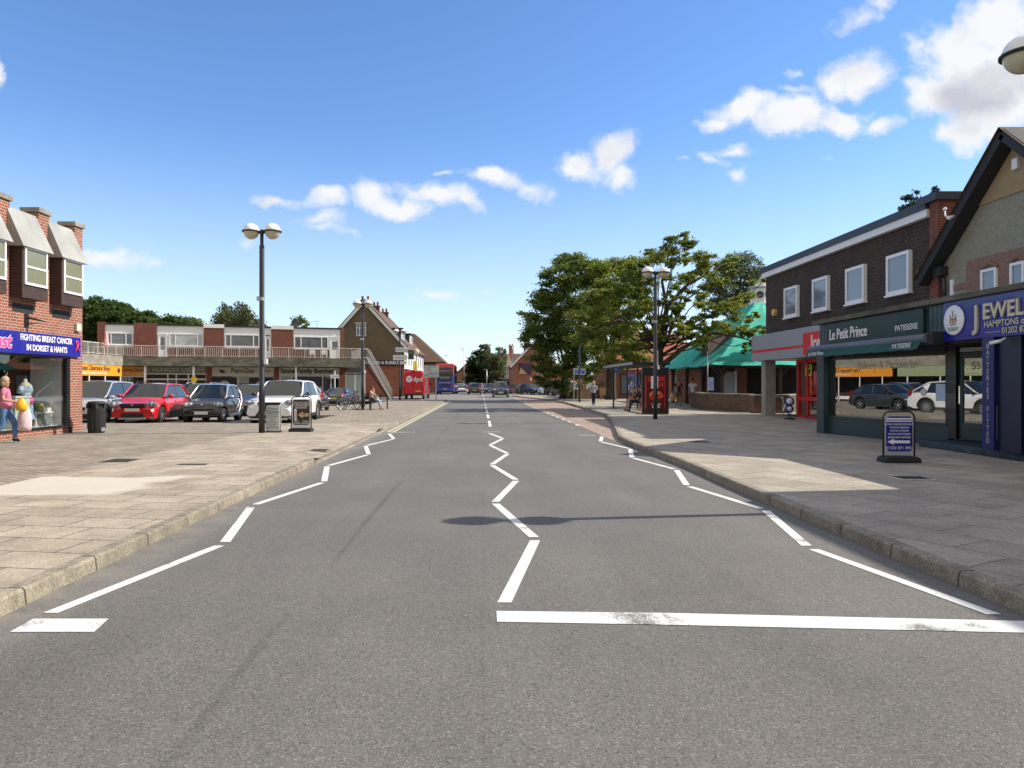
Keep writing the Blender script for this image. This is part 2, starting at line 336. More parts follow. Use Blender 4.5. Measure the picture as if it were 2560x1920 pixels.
def bleached(N, L, m_, sp, res, g):
    """bed of paler, newly cleaned slabs and soft soot staining"""
    n = N.new('ShaderNodeTexNoise'); n.inputs['Scale'].default_value = 1.6; n.inputs['Detail'].default_value = 5; L.new(g.outputs['Position'], n.inputs['Vector'])
    dx = m_('DIVIDE', m_('ABSOLUTE', m_('ADD', sp.outputs[0], 6.4)), 1.75); dy = m_('DIVIDE', m_('ABSOLUTE', m_('SUBTRACT', sp.outputs[1], 10.1)), .95)
    d = m_('ADD', m_('MAXIMUM', dx, dy), m_('MULTIPLY', m_('SUBTRACT', n.outputs['Fac'], .5), .55))
    r = N.new('ShaderNodeMapRange'); r.inputs['From Min'].default_value = .86; r.inputs['From Max'].default_value = 1.0; r.inputs['To Min'].default_value = .8; r.inputs['To Max'].default_value = 0; L.new(d, r.inputs['Value'])
    mx = N.new('ShaderNodeMix'); mx.data_type = 'RGBA'; mx.inputs['B'].default_value = (.56, .52, .44, 1); L.new(r.outputs[0], mx.inputs['Factor']); L.new(res, mx.inputs['A'])
    return mx.outputs['Result']

ASPH = asphalt('asphalt', .122); ASPH2 = asphalt('old_asphalt', .17, False)
SLABL = brickmat('paving_slabs', (.385,.33,.255), (.3,.258,.195), (.12,.1,.075), bw=.75, bh=.5, mw=.011, floor=True, rot=R(8), bump=.35, blotch=.3, nofreq=1.7, grain=.28, extra=bleached)
SLABR = brickmat('paving_slabs_shop_side', (.37,.328,.265), (.29,.26,.21), (.12,.1,.08), bw=.9, bh=.6, mw=.008, floor=True, rot=R(62), bump=.35, blotch=.28, nofreq=1.5, grain=.28)
BLOCKL = brickmat('block_paving', (.31,.265,.205), (.235,.2,.155), (.12,.1,.07), bw=.32, bh=.16, mw=.01, floor=True, rot=R(35), bump=.45, blotch=.28, nofreq=1.3, grain=.2)
BLOCKP = brickmat('red_block_paving', (.38,.28,.225), (.31,.235,.19), (.17,.13,.11), bw=.2, bh=.1, mw=.008, floor=True, rot=R(45), bump=.35, blotch=.3, nofreq=1.3, grain=.15)
KERB = brickmat('kerb_concrete', (.27,.24,.18), (.21,.185,.14), (.07,.06,.05), bw=.915, bh=3, mw=.011, floor=True, rot=R(90), bump=.6, blotch=.42, nofreq=5, grain=.35)
BRICKO = brickmat('orange_red_brick', (.3,.09,.052), (.2,.062,.038), (.42,.32,.24), bw=.225, bh=.075, mw=.010, blotch=.22)
BRICKR = brickmat('dark_red_brick', (.2,.055,.03), (.14,.035,.022), (.2,.13,.1), mw=.008, blotch=.25)
BRICKP = brickmat('pub_brick', (.36,.11,.06), (.28,.085,.05), (.3,.2,.14), mw=.008, blotch=.2)
BRICKB = brickmat('brown_garden_brick', (.16,.085,.045), (.11,.06,.035), (.14,.11,.085), mw=.01, blotch=.3)
TILEH = brickmat('hung_tiles', (.075,.052,.038), (.055,.038,.029), (.016,.012,.009), bw=.17, bh=.115, mw=.012, rough=.9, bump=1, blotch=.35)
ROOFT = brickmat('roof_tiles', (.15,.085,.055), (.115,.068,.048), (.05,.035,.025), bw=.2, bh=.1, mw=.01, bump=.6, blotch=.25)
CONC = mat('weathered_concrete', (.26,.245,.2), .9, var=.4, scale=1.6, bump=.5, bscale=30, detail=9)
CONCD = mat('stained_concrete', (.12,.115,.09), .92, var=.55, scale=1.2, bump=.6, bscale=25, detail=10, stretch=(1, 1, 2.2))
RENDERB = mat('brown_pebbledash', (.15,.115,.07), .95, var=.12, scale=1.2, bump=1, bscale=60, detail=8)
RENDERG = mat('grey_roughcast', (.27,.26,.2), .95, var=.22, scale=14, bump=1, bscale=45, detail=8)
RENDERP = mat('pinkish_roughcast', (.24,.15,.115), .95, var=.3, scale=16, bump=1, bscale=45, detail=8)
RENDERO = mat('ochre_render', (.33,.25,.14), .9, var=.1, scale=2, bump=.3, bscale=20)
LEAD = mat('lead_sheet', (.33,.33,.30), .6, .0, var=.22, scale=1.4, bump=.12, bscale=3, detail=9)
WHITE = mat('white_paint', (.78,.78,.77), .5, var=.04, scale=2)
UPVC = mat('white_upvc', (.8,.81,.82), .3)
CREAM = mat('cream_paint', (.62,.56,.44), .6, var=.08, scale=2)
BLACK = mat('black_paint', (.012,.012,.013), .35, coat=.2)
BLACKM = mat('matt_black', (.02,.02,.022), .75)
RUBBER = mat('rubber', (.018,.018,.019), .85)
DARKB = mat('dark_timber', (.05,.028,.02), .65, var=.35, scale=3, stretch=(1,1,6))
STEEL = mat('galvanised_steel', (.42,.43,.44), .45, .8, var=.1, scale=3)
CHROME = mat('bright_metal', (.75,.75,.76), .15, 1)
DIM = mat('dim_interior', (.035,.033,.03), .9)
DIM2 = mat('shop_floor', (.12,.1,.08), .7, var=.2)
GLASS = glassmat('window_glass', (.78,.82,.82), .1)
GLASSS = glassmat('shop_glass', (.85,.88,.85), .12)
GLASSD = mat('curtained_glass', (.13,.14,.15), .12, spec=.6, var=.25, scale=.8)
NET = mat('vertical_blinds', (.5,.5,.33), .8, var=.1)
TYREM = RUBBER
ROADW = mat('road_marking', (.72,.72,.7), .7, bump=.3, bscale=40)

def worn_white(name='worn_road_marking', lo=.3, hi=.42):
    m = bpy.data.materials.new(name); m.use_nodes = True; nt = m.node_tree; N = nt.nodes; L = nt.links; b = N['Principled BSDF']; b.inputs['Roughness'].default_value = .75
    g = N.new('ShaderNodeNewGeometry')
    n = N.new('ShaderNodeTexNoise'); n.inputs['Scale'].default_value = 1.6; n.inputs['Detail'].default_value = 3; L.new(g.outputs['Position'], n.inputs['Vector'])
    n2 = N.new('ShaderNodeTexNoise'); n2.inputs['Scale'].default_value = 60; n2.inputs['Detail'].default_value = 4; n2.inputs['Roughness'].default_value = .8; L.new(g.outputs['Position'], n2.inputs['Vector'])
    a = N.new('ShaderNodeMath'); a.operation = 'MULTIPLY_ADD'; a.inputs[1].default_value = .55; L.new(n2.outputs['Fac'], a.inputs[0]); L.new(n.outputs['Fac'], a.inputs[2])
    r = N.new('ShaderNodeMapRange'); r.inputs['From Min'].default_value = lo+.28; r.inputs['From Max'].default_value = hi+.28; L.new(a.outputs[0], r.inputs['Value'])
    mx = N.new('ShaderNodeMix'); mx.data_type = 'RGBA'; mx.inputs['A'].default_value = (.13,.13,.125,1); mx.inputs['B'].default_value = (.66,.66,.64,1)
    L.new(r.outputs[0], mx.inputs['Factor']); L.new(mx.outputs['Result'], b.inputs['Base Color']); return m
ROADW = worn_white('road_marking_paint', .27, .38); ROADWW = worn_white('scuffed_road_marking', .34, .46)

def lettering(body, size, loc, face='-Y', m=None, parent=None, ext=.006, align='CENTER', xs=1, shear=0, bold=0, name='lettering', rot=None, spacing=1, font=None):
    cu = bpy.data.curves.new('lettering', 'FONT'); cu.body = body; cu.size = size; cu.extrude = ext; cu.align_x = align; cu.align_y = 'CENTER'
    cu.shear = shear; cu.offset = bold*size; cu.space_character = spacing; cu.resolution_u = 3
    t = bpy.data.objects.new('lettering', cu); me = bpy.data.meshes.new_from_object(t); bpy.data.objects.remove(t); bpy.data.curves.remove(cu)
    ax = {'-Y': ((1,0,0),(0,0,1),(0,-1,0)), '-X': ((0,-1,0),(0,0,1),(-1,0,0)), '+X': ((0,1,0),(0,0,1),(1,0,0)), '+Y': ((-1,0,0),(0,0,1),(0,1,0))}[face]
    M3 = Matrix(ax).transposed() @ Matrix.Diagonal((xs, 1, 1))
    if rot is not None: M3 = Matrix.Rotation(rot, 3, 'Z') @ M3
    me.transform(Matrix.Translation(loc) @ M3.to_4x4())
    me.materials.clear(); me.materials.append(m or WHITE)
    for p in me.polygons: p.material_index = 0
    me.name = name; o = bpy.data.objects.new(name, me); C.objects.link(o)
    if parent: adopt(o, parent)
    return o
def struct(b, name): return tag(b.obj(name), kind='structure')

# ------------------------------------------------------------ ground, road, pavements
b = MB(); b.poly([(-1500,-60,-.45),(1500,-60,-.45),(1500,2600,-.45),(-1500,2600,-.45)], mat('dry_grass_ground', (.09,.1,.045), .95, var=.3, scale=.05)); struct(b, 'ground')
b = MB()
xs = [-3.45, 6.45]; b.poly([(-3.45,-12,0),(6.45,-12,0),(6.45,62,0),(-3.45,62,0)], ASPH)
b.poly([(-60,62,0),(60,62,0),(60,330,0),(-60,330,0)], ASPH2); struct(b, 'road')

def zlot(y): return .105 if y < 25.8 else .02-(y-26.2)*.0085 if y > 26.2 else .06
def zpl(x, y):      # pavement height, left: level with a ramp down at the dropped kerb
    if 13.6 < y < 22.9:
        k = min(1, (y-13.6)/.9, (22.9-y)/.9); t = max(0, 1-(abs(x)-3.25)/1.2); return .12-.09*k*min(1, t)
    return .12
def grid(b, xs_, ys_, z, m):
    n = len(xs_); vs = [(x, y, z(x, y)) for y in ys_ for x in xs_]
    fs = [(j*n+i, j*n+i+1, (j+1)*n+i+1, (j+1)*n+i) for j in range(len(ys_)-1) for i in range(n-1)]
    b.add(vs, fs, m)
ys = [-12,0,6,10,13,13.6,14.05,14.5,16,18,20,22,22.45,22.9,24,25.6]
b = MB(); grid(b, [-6.85,-5.6,-4.5,-4.0,-3.6,-3.38], ys, zpl, SLABL)
grid(b, [-60,-20,-6.85], [-12,0,25.6], lambda x, y: .119, BLOCKL)
grid(b, [-6.6,-5.0,-3.38], [25.6,32,62], lambda x, y: .12, BLOCKL)
grid(b, [-7.9,-6.6], [32,62], lambda x, y: .12, BLOCKL)
b.box((-60,25.45,.0),(-6.6,25.6,.1185), KERB); b.box((-6.72,25.6,-.3),(-6.6,32,.1185), KERB); b.box((-8.02,32,-.5),(-7.9,62,.1185), KERB); b.box((-7.9,32.0,-.1),(-6.6,32.1,.1185), KERB)
b.box((-8,61.9,-.3),(-3.38,62.05,.1185), KERB)
struct(b, 'pavement')
b = MB(); grid(b, [-70,-30,-8], [25.6,26.2,62,100], lambda x, y: zlot(y), BLOCKL); grid(b, [-8,-6.66], [25.6,26.2,32], lambda x, y: zlot(y), BLOCKL)
struct(b, 'car_park')
b = MB(); grid(b, [-9.6,-8.05], [33,37.5,44], lambda x, y: zlot(y)+.004, ASPH2); grid(b, [-24,-7.0], [26.6,31.9], lambda x, y: zlot(y)+.004, mat('car_park_asphalt', (.2,.18,.15), .9, var=.18, scale=1.2, bump=.3)); struct(b, 'parking_bay_surface')
# pavement, right
KR = [(-12,3.66),(4.8,3.66),(8,3.66),(10.5,3.67),(13.4,3.72),(15.4,3.66),(17.9,3.6),(19.6,3.68),(21.7,4.0),(24,4.35),(27.9,4.95),(30,5.3),(32.6,5.55),(38,5.75),(43.9,5.93),(52,6.05),(59,6.07),(66,5.4),(74,4.1),(81.5,3.2),(83,3.3),(84.2,4.2)]
def kx(y):
    for (y0, x0), (y1, x1) in zip(KR, KR[1:]):
        if y0 <= y <= y1: return x0+(x1-x0)*(y-y0)/(y1-y0)
    return KR[-1][1]
b = MB(); vs = []; fs = []
for (y, x) in KR: vs += [(x+.13, y, .12), (8.6, y, .12), (60, y, .12)]
for i in range(len(KR)-1): fs += [(3*i, 3*i+1, 3*i+4, 3*i+3), (3*i+1, 3*i+2, 3*i+5, 3*i+4)]
b.add(vs, fs, SLABR); b.poly([(4.2,84.2,.12),(60,84.2,.12),(60,84.2,-.2),(4.2,84.2,-.2)], KERB); struct(b, 'pavement_shop_side')
def kerbline(b, pts, side, hf, w=.135):
    """pts (y, x of the road face); side +1 when the pavement lies at greater x"""
    out = []
    for (y, x) in pts:
        h = hf(y); out.append([(x, y, -.02), (x+side*.012, y, h-.02), (x+side*.03, y, h-.002), (x+side*w, y, h+.001), (x+side*w, y, -.02)])
    vs = [p for s in out for p in s]; n = 5
    b.add(vs, [(i*n+k, i*n+k+1, (i+1)*n+k+1, (i+1)*n+k) for i in range(len(out)-1) for k in range(n-1)], KERB)
fine = []
for (y0, x0), (y1, x1) in zip(KR, KR[1:]):
    k = max(1, int((y1-y0)/2)); fine += [(y0+(y1-y0)*i/k, x0+(x1-x0)*i/k+random.uniform(-.006, .006)) for i in range(k)]
b = MB(); kerbline(b, fine, 1, lambda y: .12); struct(b, 'kerb_shop_side')
b = MB(); yl = [-12+i*.915 for i in range(82)]
yl = [y for y in yl if y < 62]+[62]
yl = sorted(yl+[13.62, 13.7, 22.8, 22.88])
kerbline(b, [(y, -3.25+random.uniform(-.008, .008)) for y in yl], -1, lambda y: .03 if 13.69 < y < 22.81 else .12); struct(b, 'kerb')
b = MB(); L_ = [(18.3,3.58),(20,3.5),(25.7,3.45),(34,3.27),(43.9,3.1),(60,3.1),(80,3.1)]
vs = []
for (y, x) in L_: vs += [(x, y, .004), (kx(y)+.01, y, .004)]
b.add(vs, [(2*i, 2*i+1, 2*i+3, 2*i+2) for i in range(len(L_)-1)], BLOCKP); struct(b, 'bus_layby')

# painted markings
def bar(b, p, q, w, z=.004, m=ROADW):
    p, q = Vector((*p, z)), Vector((*q, z)); d = (q-p).normalized(); 
    # ends cut square across the road
    n = Vector((w/2/max(.35, abs(d.y)), 0, 0)) if abs(d.y) > .3 else Vector((0, w/2, 0))
    b.add([p-n, p+n, q+n, q-n], [(0,1,2,3)], m)
b = MB()
def zig(xa, xb, y0, n, pitch, ln, ph_=0):
    for i in range(n):
        a, c = (xa, xb) if (i+ph_) % 2 == 0 else (xb, xa)
        bar(b, (a, y0+i*pitch), (c, y0+i*pitch+ln), .1)
zig(-2.96, -2.56, 4.84, 8, 2.16, 2.0); bar(b, (-3.02, 22.6), (-2.2, 22.6), .1)
zig(.14, .5, 5.07, 8, 2.15, 2.0); bar(b, (-.06, 22.75), (.5, 22.75), .1)
zig(3.45, 3.1, 4.81, 8, 2.03, 1.88); bar(b, (2.84, 21.3), (3.3, 21.25), .1)
b.add([(-2.99,4.47,.004),(-2.46,4.47,.004),(-2.5,4.72,.004),(-3.0,4.72,.004)], [(0,1,2,3)], ROADW)
b.add([(.08,4.66,.004),(1.2,4.60,.004),(1.2,4.84,.004),(.08,4.88,.004)], [(0,1,2,3)], ROADW)
b.add([(1.2,4.60,.004),(3.62,4.44,.004),(3.62,4.67,.004),(1.2,4.84,.004)], [(0,1,2,3)], ROADWW)
y = 25.5
while y < 150:
    x0 = .2-.0062*(y-25); bar(b, (x0, y), (x0-.02, y+(3.9 if y < 40 else 2)), .11); y += 6
y = 26
while y < 78:
    xa = 3.45-(y-26)*.02 if y < 44 else 3.09; bar(b, (xa, y), (xa-.01, y+1.0), .1, .008); y += 2
for i in range(6): bar(b, (-4.2+i*.62, 74), (-3.85+i*.62, 74), .3)
for i in range(9): bar(b, (-4.2+i*.5, 66+i*.02), (-3.9+i*.5, 66+i*.02), .12)
struct(b, 'road_markings')
b = MB(); YEL = mat('faded_yellow_line', (.62,.56,.36), .75)
for xo in (-3.1, -2.93): b.add([(xo-.04,22.66,.004),(xo+.04,22.66,.004),(xo+.02,61.8,.004),(xo-.06,61.8,.004)], [(0,1,2,3)], YEL)
struct(b, 'double_line_markings')
# bay markings in the car park
b = MB()
for x in (-16.6,-13.9,-11.1,-9.2,-7.05): b.add([(x-.05,26.5,zlot(26.5)+.009),(x+.05,26.5,zlot(26.5)+.009),(x+.05,31.5,zlot(31.5)+.009),(x-.05,31.5,zlot(31.5)+.009)], [(0,1,2,3)], ROADW)
struct(b, 'bay_markings')
# covers and drains
IRON = mat('cast_iron', (.05,.045,.04), .6, .5, var=.3, scale=8, bump=.6)
def cover(x0, x1, y0, y1, lab, m=IRON, z=.12, fr=CONC):
    b = MB(); b.box((x0-.04,y0-.04,z-.02),(x1+.04,y1+.04,z+.003), fr)
    o = tag(b.obj('inspection_cover'), lab, 'drain cover'); p = MB()
    p.box((x0,y0,z),(x1,y1,z+.007), m)
    k = x0+.04
    while k < x1-.03: p.box((k,y0+.02,z+.007),(k+.02,y1-.02,z+.011), m); k += .06
    p.obj('lid', o)
cover(-3.85,-3.5,15.6,16.0, 'small dark iron cover in the pale slabs close to the dropped kerb', z=.075)
cover(-7.05,-6.55,13.0,13.5, 'square blackened iron cover between slabs and block paving on the left')
cover(-5.45,-4.95,12.55,12.7, 'narrow slot drain cover in the slabs left of the road')
cover(6.3,6.75,10.7,11.0, 'inspection cover with a pale concrete surround in the shaded slabs near the blue sign', fr=CREAM)
cover(5.1,5.5,17.3,17.7, 'small iron cover in the sunlit slabs on the shop side')
# ------------------------------------------------------------ building helpers
def FM(o, u):
    """local frame of a facade: x along u, y outward from the wall, z up"""
    u = Vector((u[0], u[1], 0)).normalized(); n = Vector((u.y, -u.x, 0))
    return Matrix(((u.x, n.x, 0, o[0]), (u.y, n.y, 0, o[1]), (0, 0, 1, o[2] if len(o) > 2 else 0), (0, 0, 0, 1)))
def lb(M):
    b = MB(); b.M = M; return b
def window(par, M, x0, x1, z0, z1, v=(), h=(), fw=.06, fm=None, gm=None, y=0, dep=.07, name='window', sill=0, hv=None, blind=None):
    """frame proud of the wall by dep, panes 2 cm back from its face; v / h: fractions where mullions and transoms stand"""
    b = lb(M); fm = fm or UPVC; d0, d1 = y-.02, y+dep
    b.box((x0,d0,z0),(x0+fw,d1,z1), fm); b.box((x1-fw,d0,z0),(x1,d1,z1), fm)
    b.box((x0+fw,d0,z0),(x1-fw,d1,z0+fw), fm); b.box((x0+fw,d0,z1-fw),(x1-fw,d1,z1), fm)
    for f in v: xx = x0+(x1-x0)*f; b.box((xx-fw*.45,d0,z0+fw),(xx+fw*.45,d1-.005,z1-fw), fm)
    for f in h:
        zz = z0+(z1-z0)*f; b.box((x0+fw,d0,zz-fw*.4),(x1-fw,d1-.01,zz+fw*.4), fm)
    o = b.obj(name, par)
    g = lb(M); g.box((x0+fw*.6,y+.005,z0+fw*.6),(x1-fw*.6,y+dep-.03,z1-fw*.6), gm or GLASSD); g.obj('pane', o)
    if sill: s = lb(M); s.box((x0-.05,y-.01,z0-.06),(x1+.05,y+dep+sill,z0-.003), fm if sill < .05 else CONC); s.obj('sill', o)
    return o
def parts(par, name, mat_, *boxes, M=None, bev=0):
    b = MB() if M is None else lb(M)
    for (a, c) in boxes: b.box(a, c, mat_)
    o = b.obj(name, par)
    if bev: bevel(o, bev)
    return o

# ============================================================ charity shop, left
SX = -12.1
cs = thing('charity_shop', 'two storey orange brick charity shop with projecting oriel windows and blue fascia', 'shop', (-12.1, 21.35, 0))
b = MB()
b.box((-24,4,0.05),(SX,21.35,.30), BRICKO); b.box((-24,4,2.34),(SX,21.35,6.02), BRICKO); b.box((SX-.34,20.72,.30),(SX,21.35,2.34), BRICKO)
b.box((-24,21.0,.3),(SX-.34,21.35,2.34), BRICKO); b.box((-24,4,.3),(SX,12,2.34), BRICKO)
piers = [(20.93,21.35),(19.24,19.72),(17.6,18.08),(15.95,16.42),(14.3,14.77)]
for a, c in piers: b.box((-12.5,a,6.02),(SX+.003,c,6.2), BRICKO)
b.box((-24,4,6.02),(-23.7,21.35,6.2), BRICKO)
b.obj('brick_wall', cs)
for a, c in piers: parts(cs, 'coping', CONC, ((-12.58,a-.05,6.2),(SX+.06,c+.05,6.33)), bev=.01)
parts(cs, 'roof', LEAD, ((-23.7,4.1,6.021),(-12.5,21.3,6.06)))
for ya in (19.76, 18.08, 16.43): parts(cs, 'vent_slot', BLACKM, ((SX-.003,ya+.1,3.42),(SX+.012,ya+.92,3.62)))
for i, ya in enumerate((19.76, 18.08, 16.43, 14.8)):
    yb = ya+1.06; xo = SX+.32
    box_ = parts(cs, 'oriel_window', DARKB, ((SX,ya,3.76),(xo-.03,yb,5.12)), ((xo-.03,ya,3.76),(xo,yb,4.1)), ((xo-.03,ya,4.1),(xo,ya+.07,5.12)), ((xo-.03,yb-.07,4.1),(xo,yb,5.12)))
    w = window(box_, FM((xo-.03, ya), (0, 1)), .07, 1.0, 4.1, 5.08, h=(.48,), fw=.06, gm=mat('blind_behind_glass', (.2,.21,.14), .1, spec=.6, var=.25, scale=14, stretch=(1,6,.3)) if i == 0 else bpy.data.materials['blind_behind_glass'], name='frame')
    b = MB(); ya2, yb2 = ya-.1, yb+.12; x1 = SX+.42
    b.add([(SX-.02,ya2,6.07),(SX-.02,yb2-.1,6.07),(x1,yb2,5.06),(x1,ya2,5.06),(SX-.02,ya2,5.06),(SX-.02,yb2,5.06),(SX-.1,ya2,6.1),(SX-.1,yb2-.1,6.1)], [(0,1,2,3),(0,3,4),(1,5,2),(3,2,5,4),(6,7,1,0)], LEAD)
    b.obj('lead_hood', cs)
BLUES = mat('royal_blue_sign', (.012,.012,.27), .35, coat=.3); PINK = mat('hot_pink', (.75,.06,.25), .5)
parts(cs, 'fascia_sign', BLUES, ((SX,12.5,2.34),(SX+.09,21.1,2.91)))
fs = cs.children[-1] if False else [o for o in cs.children if o.name.startswith('fascia_sign')][0]
lettering('FIGHTING BREAST CANCER', .225, (SX+.095,19.5,2.76), '+X', WHITE, fs, .004, bold=.022, xs=.82)
lettering('IN DORSET & HANTS', .225, (SX+.095,19.5,2.5), '+X', WHITE, fs, .004, bold=.022, xs=.85)
lettering('Bust', .5, (SX+.093,17.55,2.62), '+X', WHITE, fs, .004, bold=.05, shear=.15)
lettering('Bust', .5, (SX+.099,17.55,2.62), '+X', PINK, fs, .004, bold=.025, shear=.15)
b = MB(); rp = []
for i in range(15):
    t = -1.25+2.5*i/14; rp.append((SX+.102, 20.9+.085*math.sin(t*1.9)*(1 if True else 0), 2.66+.16*math.cos(t*1.25)-.02))
b.tube([(SX+.105,20.8,2.5),(SX+.105,20.93,2.66),(SX+.105,20.96,2.76),(SX+.105,20.9,2.81),(SX+.105,20.84,2.76),(SX+.105,20.87,2.66),(SX+.105,21.0,2.5)], .022, 6, PINK); b.obj('ribbon_emblem', fs)
parts(cs, 'downpipe_shoe', BLACKM, ((SX,20.66,.06),(SX+.05,20.72,.3)))
# sign bracket and alarm
b = MB(); b.tube([(SX,18.75,3.3),(SX+.45,18.85,3.2)], .025, 6, BLACK); b.tube([(SX,18.7,3.12),(SX+.3,18.8,3.16)], .015, 6, BLACK); b.box((SX,18.65,3.05),(SX+.03,18.8,3.4), BLACK); b.obj('sign_bracket', cs)
parts(cs, 'alarm_box', CREAM, ((SX,20.92,3.1),(SX+.09,21.15,3.33)), bev=.01)
# shop window: frame, pane, display floor and room behind
fr = parts(cs, 'shop_window', BLACK, ((SX-.12,20.6,.30),(SX-.02,20.72,2.34)), ((SX-.12,12,2.28),(SX-.02,20.6,2.34)), ((SX-.12,12,.30),(SX+.03,20.6,.36)), ((SX-.12,15.6,.36),(SX-.02,15.68,2.28)))
b = MB(); b.poly([(SX-.08,12,.36),(SX-.08,20.6,.36),(SX-.08,20.6,2.28),(SX-.08,12,2.28)], GLASSS); b.obj('pane', fr)
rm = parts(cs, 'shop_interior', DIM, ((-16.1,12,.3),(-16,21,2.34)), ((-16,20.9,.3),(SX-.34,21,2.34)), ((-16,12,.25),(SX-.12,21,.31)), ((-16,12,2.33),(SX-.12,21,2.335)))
parts(rm, 'display_floor', WHITE, ((-13.3,12,.312),(SX-.13,20.6,.36)))
parts(rm, 'white_partition', WHITE, ((-13.2,20.62,.36),(SX-.2,20.66,2.28)))
POT = mat('glazed_pots', (.55,.53,.5), .3)
sh = parts(rm, 'shelf', DARKB, *[((-15.2,16.5,z),(-14.8,20.5,z+.04)) for z in (.9,1.3,1.7,2.05)])
random.seed(3)
LBL = ['nearest the white partition','second from the partition','third from the partition','fourth from the partition','fifth from the partition','farthest from the partition']
for z in (.94,1.34,1.74):
    for k in range(6):
        y = 17+k*.55+random.uniform(-.1,.1); b = MB(); r = random.uniform(.05,.09); h = random.uniform(.12,.2)
        b.lathe([(r*.7,0),(r,h*.6),(r*.9,h),(r*.8,h)], (-15,y,z), 10, POT)
        tag(b.obj('shelf_ornament'), ('low','middle','top')[(.94,1.34,1.74).index(z)]+' shelf pale pot in the charity shop, '+LBL[5-k], 'ornament', 'ornaments on the shop shelves')
# dressed mannequin
mq = thing('mannequin', 'headless shop mannequin in a blue and white patterned dress with a pink flower', 'mannequin', (-12.62,19.5,.36))
DRESS = mat('blue_flowered_cloth', (.75,.8,.85), .8, scale=16, col2=(.08,.22,.42), detail=3)
b = MB(); b.lathe([(.05,.95),(.12,.97),(.17,1.02),(.155,1.15),(.14,1.22),(.165,1.38),(.19,1.5),(.11,1.57),(.06,1.6),(.05,1.68),(.0,1.69)], (-12.62,19.5,0), 16, CREAM, sc_=(.8,1,1)); b.ball((-12.62,19.5,1.74), .03, DARKB); b.obj('torso', mq)
b = MB(); n = 24; vs = []
for (r, z) in ((.25,.56),(.21,.8),(.185,1.0),(.15,1.18),(.175,1.36),(.2,1.47),(.12,1.55)):
    for k in range(n):
        t = 2*PI*k/n; q = r*(1+(.12*math.cos(8*t) if z < 1.05 else 0)); vs.append((-12.62+q*.8*math.cos(t), 19.5+q*math.sin(t), z))
b.add(vs, [(i*n+k, i*n+(k+1)%n, (i+1)*n+(k+1)%n, (i+1)*n+k) for i in range(6) for k in range(n)], DRESS, True)
for s in (-1, 1): b.tube([(-12.62,19.5+s*.17,1.47),(-12.62,19.5+s*.24,1.3)], (.07,.08), 8, DRESS)
b.obj('dress', mq)
b = MB(); b.tube([(-12.62,19.5,.36),(-12.62,19.5,.98)], .015, 6, STEEL); b.lathe([(.18,.36),(.18,.375),(.02,.39)], (-12.62,19.5,0), 14, STEEL); b.obj('stand', mq)
b = MB()
for i in range(16):
    a = i*2.4; b.ball((-12.42+.03*math.cos(a), 19.36+.1*math.cos(a)*(i%3+1)/3, 1.08+.1*math.sin(a)*(i%3+1)/3), (.03,.05,.05), PINK, 6, 4)
b.obj('flower', mq)
# window table and what stands on it
tb = thing('display_table', 'small white wooden table inside the charity shop window', 'table', (-12.75,20.0,.36))
parts(tb, 'tabletop', WHITE, ((-13.05,19.7,.71),(-12.45,20.5,.75)))
for (x, y) in ((-13.0,19.75),(-12.5,19.75),(-13.0,20.45),(-12.5,20.45)): parts(tb, 'leg', WHITE, ((x-.02,y-.02,.36),(x+.02,y+.02,.71)))
YG = mat('yellow_glaze', (.6,.52,.15), .25)
b = MB(); b.lathe([(.05,0),(.1,.04),(.12,.11),(.09,.19),(.07,.22),(.085,.25)], (-12.6,20.1,.75), 14, YG); jg = tag(b.obj('jug'), 'round yellow glazed jug on the white table in the shop window', 'jug')
b = MB(); b.tube([(-12.6,20.0,.95),(-12.6,19.93,.93),(-12.6,19.93,.83),(-12.6,20.0,.8)], .014, 6, YG); b.obj('handle', jg)
b = MB(); b.box((-12.7,20.3,.75),(-12.5,20.48,.86), WHITE); bevel(tag(b.obj('gift_box'), 'small white box at the end of the window display table', 'box'))
b = MB(); b.lathe([(.04,0),(.08,.1),(.04,.28),(.02,.36)], (-12.6,19.8,.75), 12, mat('green_glass', (.02,.1,.06), .1)); tag(b.obj('vase'), 'dark green glass vase beside the yellow jug in the window', 'vase')
b = MB(); b.beam((-12.4,20.25,.4),(-12.55,20.25,.85), .34, .02, STEEL); o = tag(b.obj('framed_picture'), 'grey glazed picture frame leaning by the leg of the white table', 'picture'); 
b = MB(); b.lathe([(.16,0),(.09,.2),(.08,.22)], (-12.6,19.95,.36), 14, CREAM); tag(b.obj('lamp_shade_for_sale'), 'cream pleated lampshade on the window floor below the table', 'lampshade')
b = MB(); b.box((-12.6,18.6,.36),(-12.3,19.2,1.18), mat('pale_green_board', (.5,.58,.46), .7)); o = tag(b.obj('display_unit'), 'pale green display unit with white top behind the walking woman', 'display unit'); parts(o, 'top', WHITE, ((-12.63,18.57,1.18),(-12.27,19.23,1.22)))

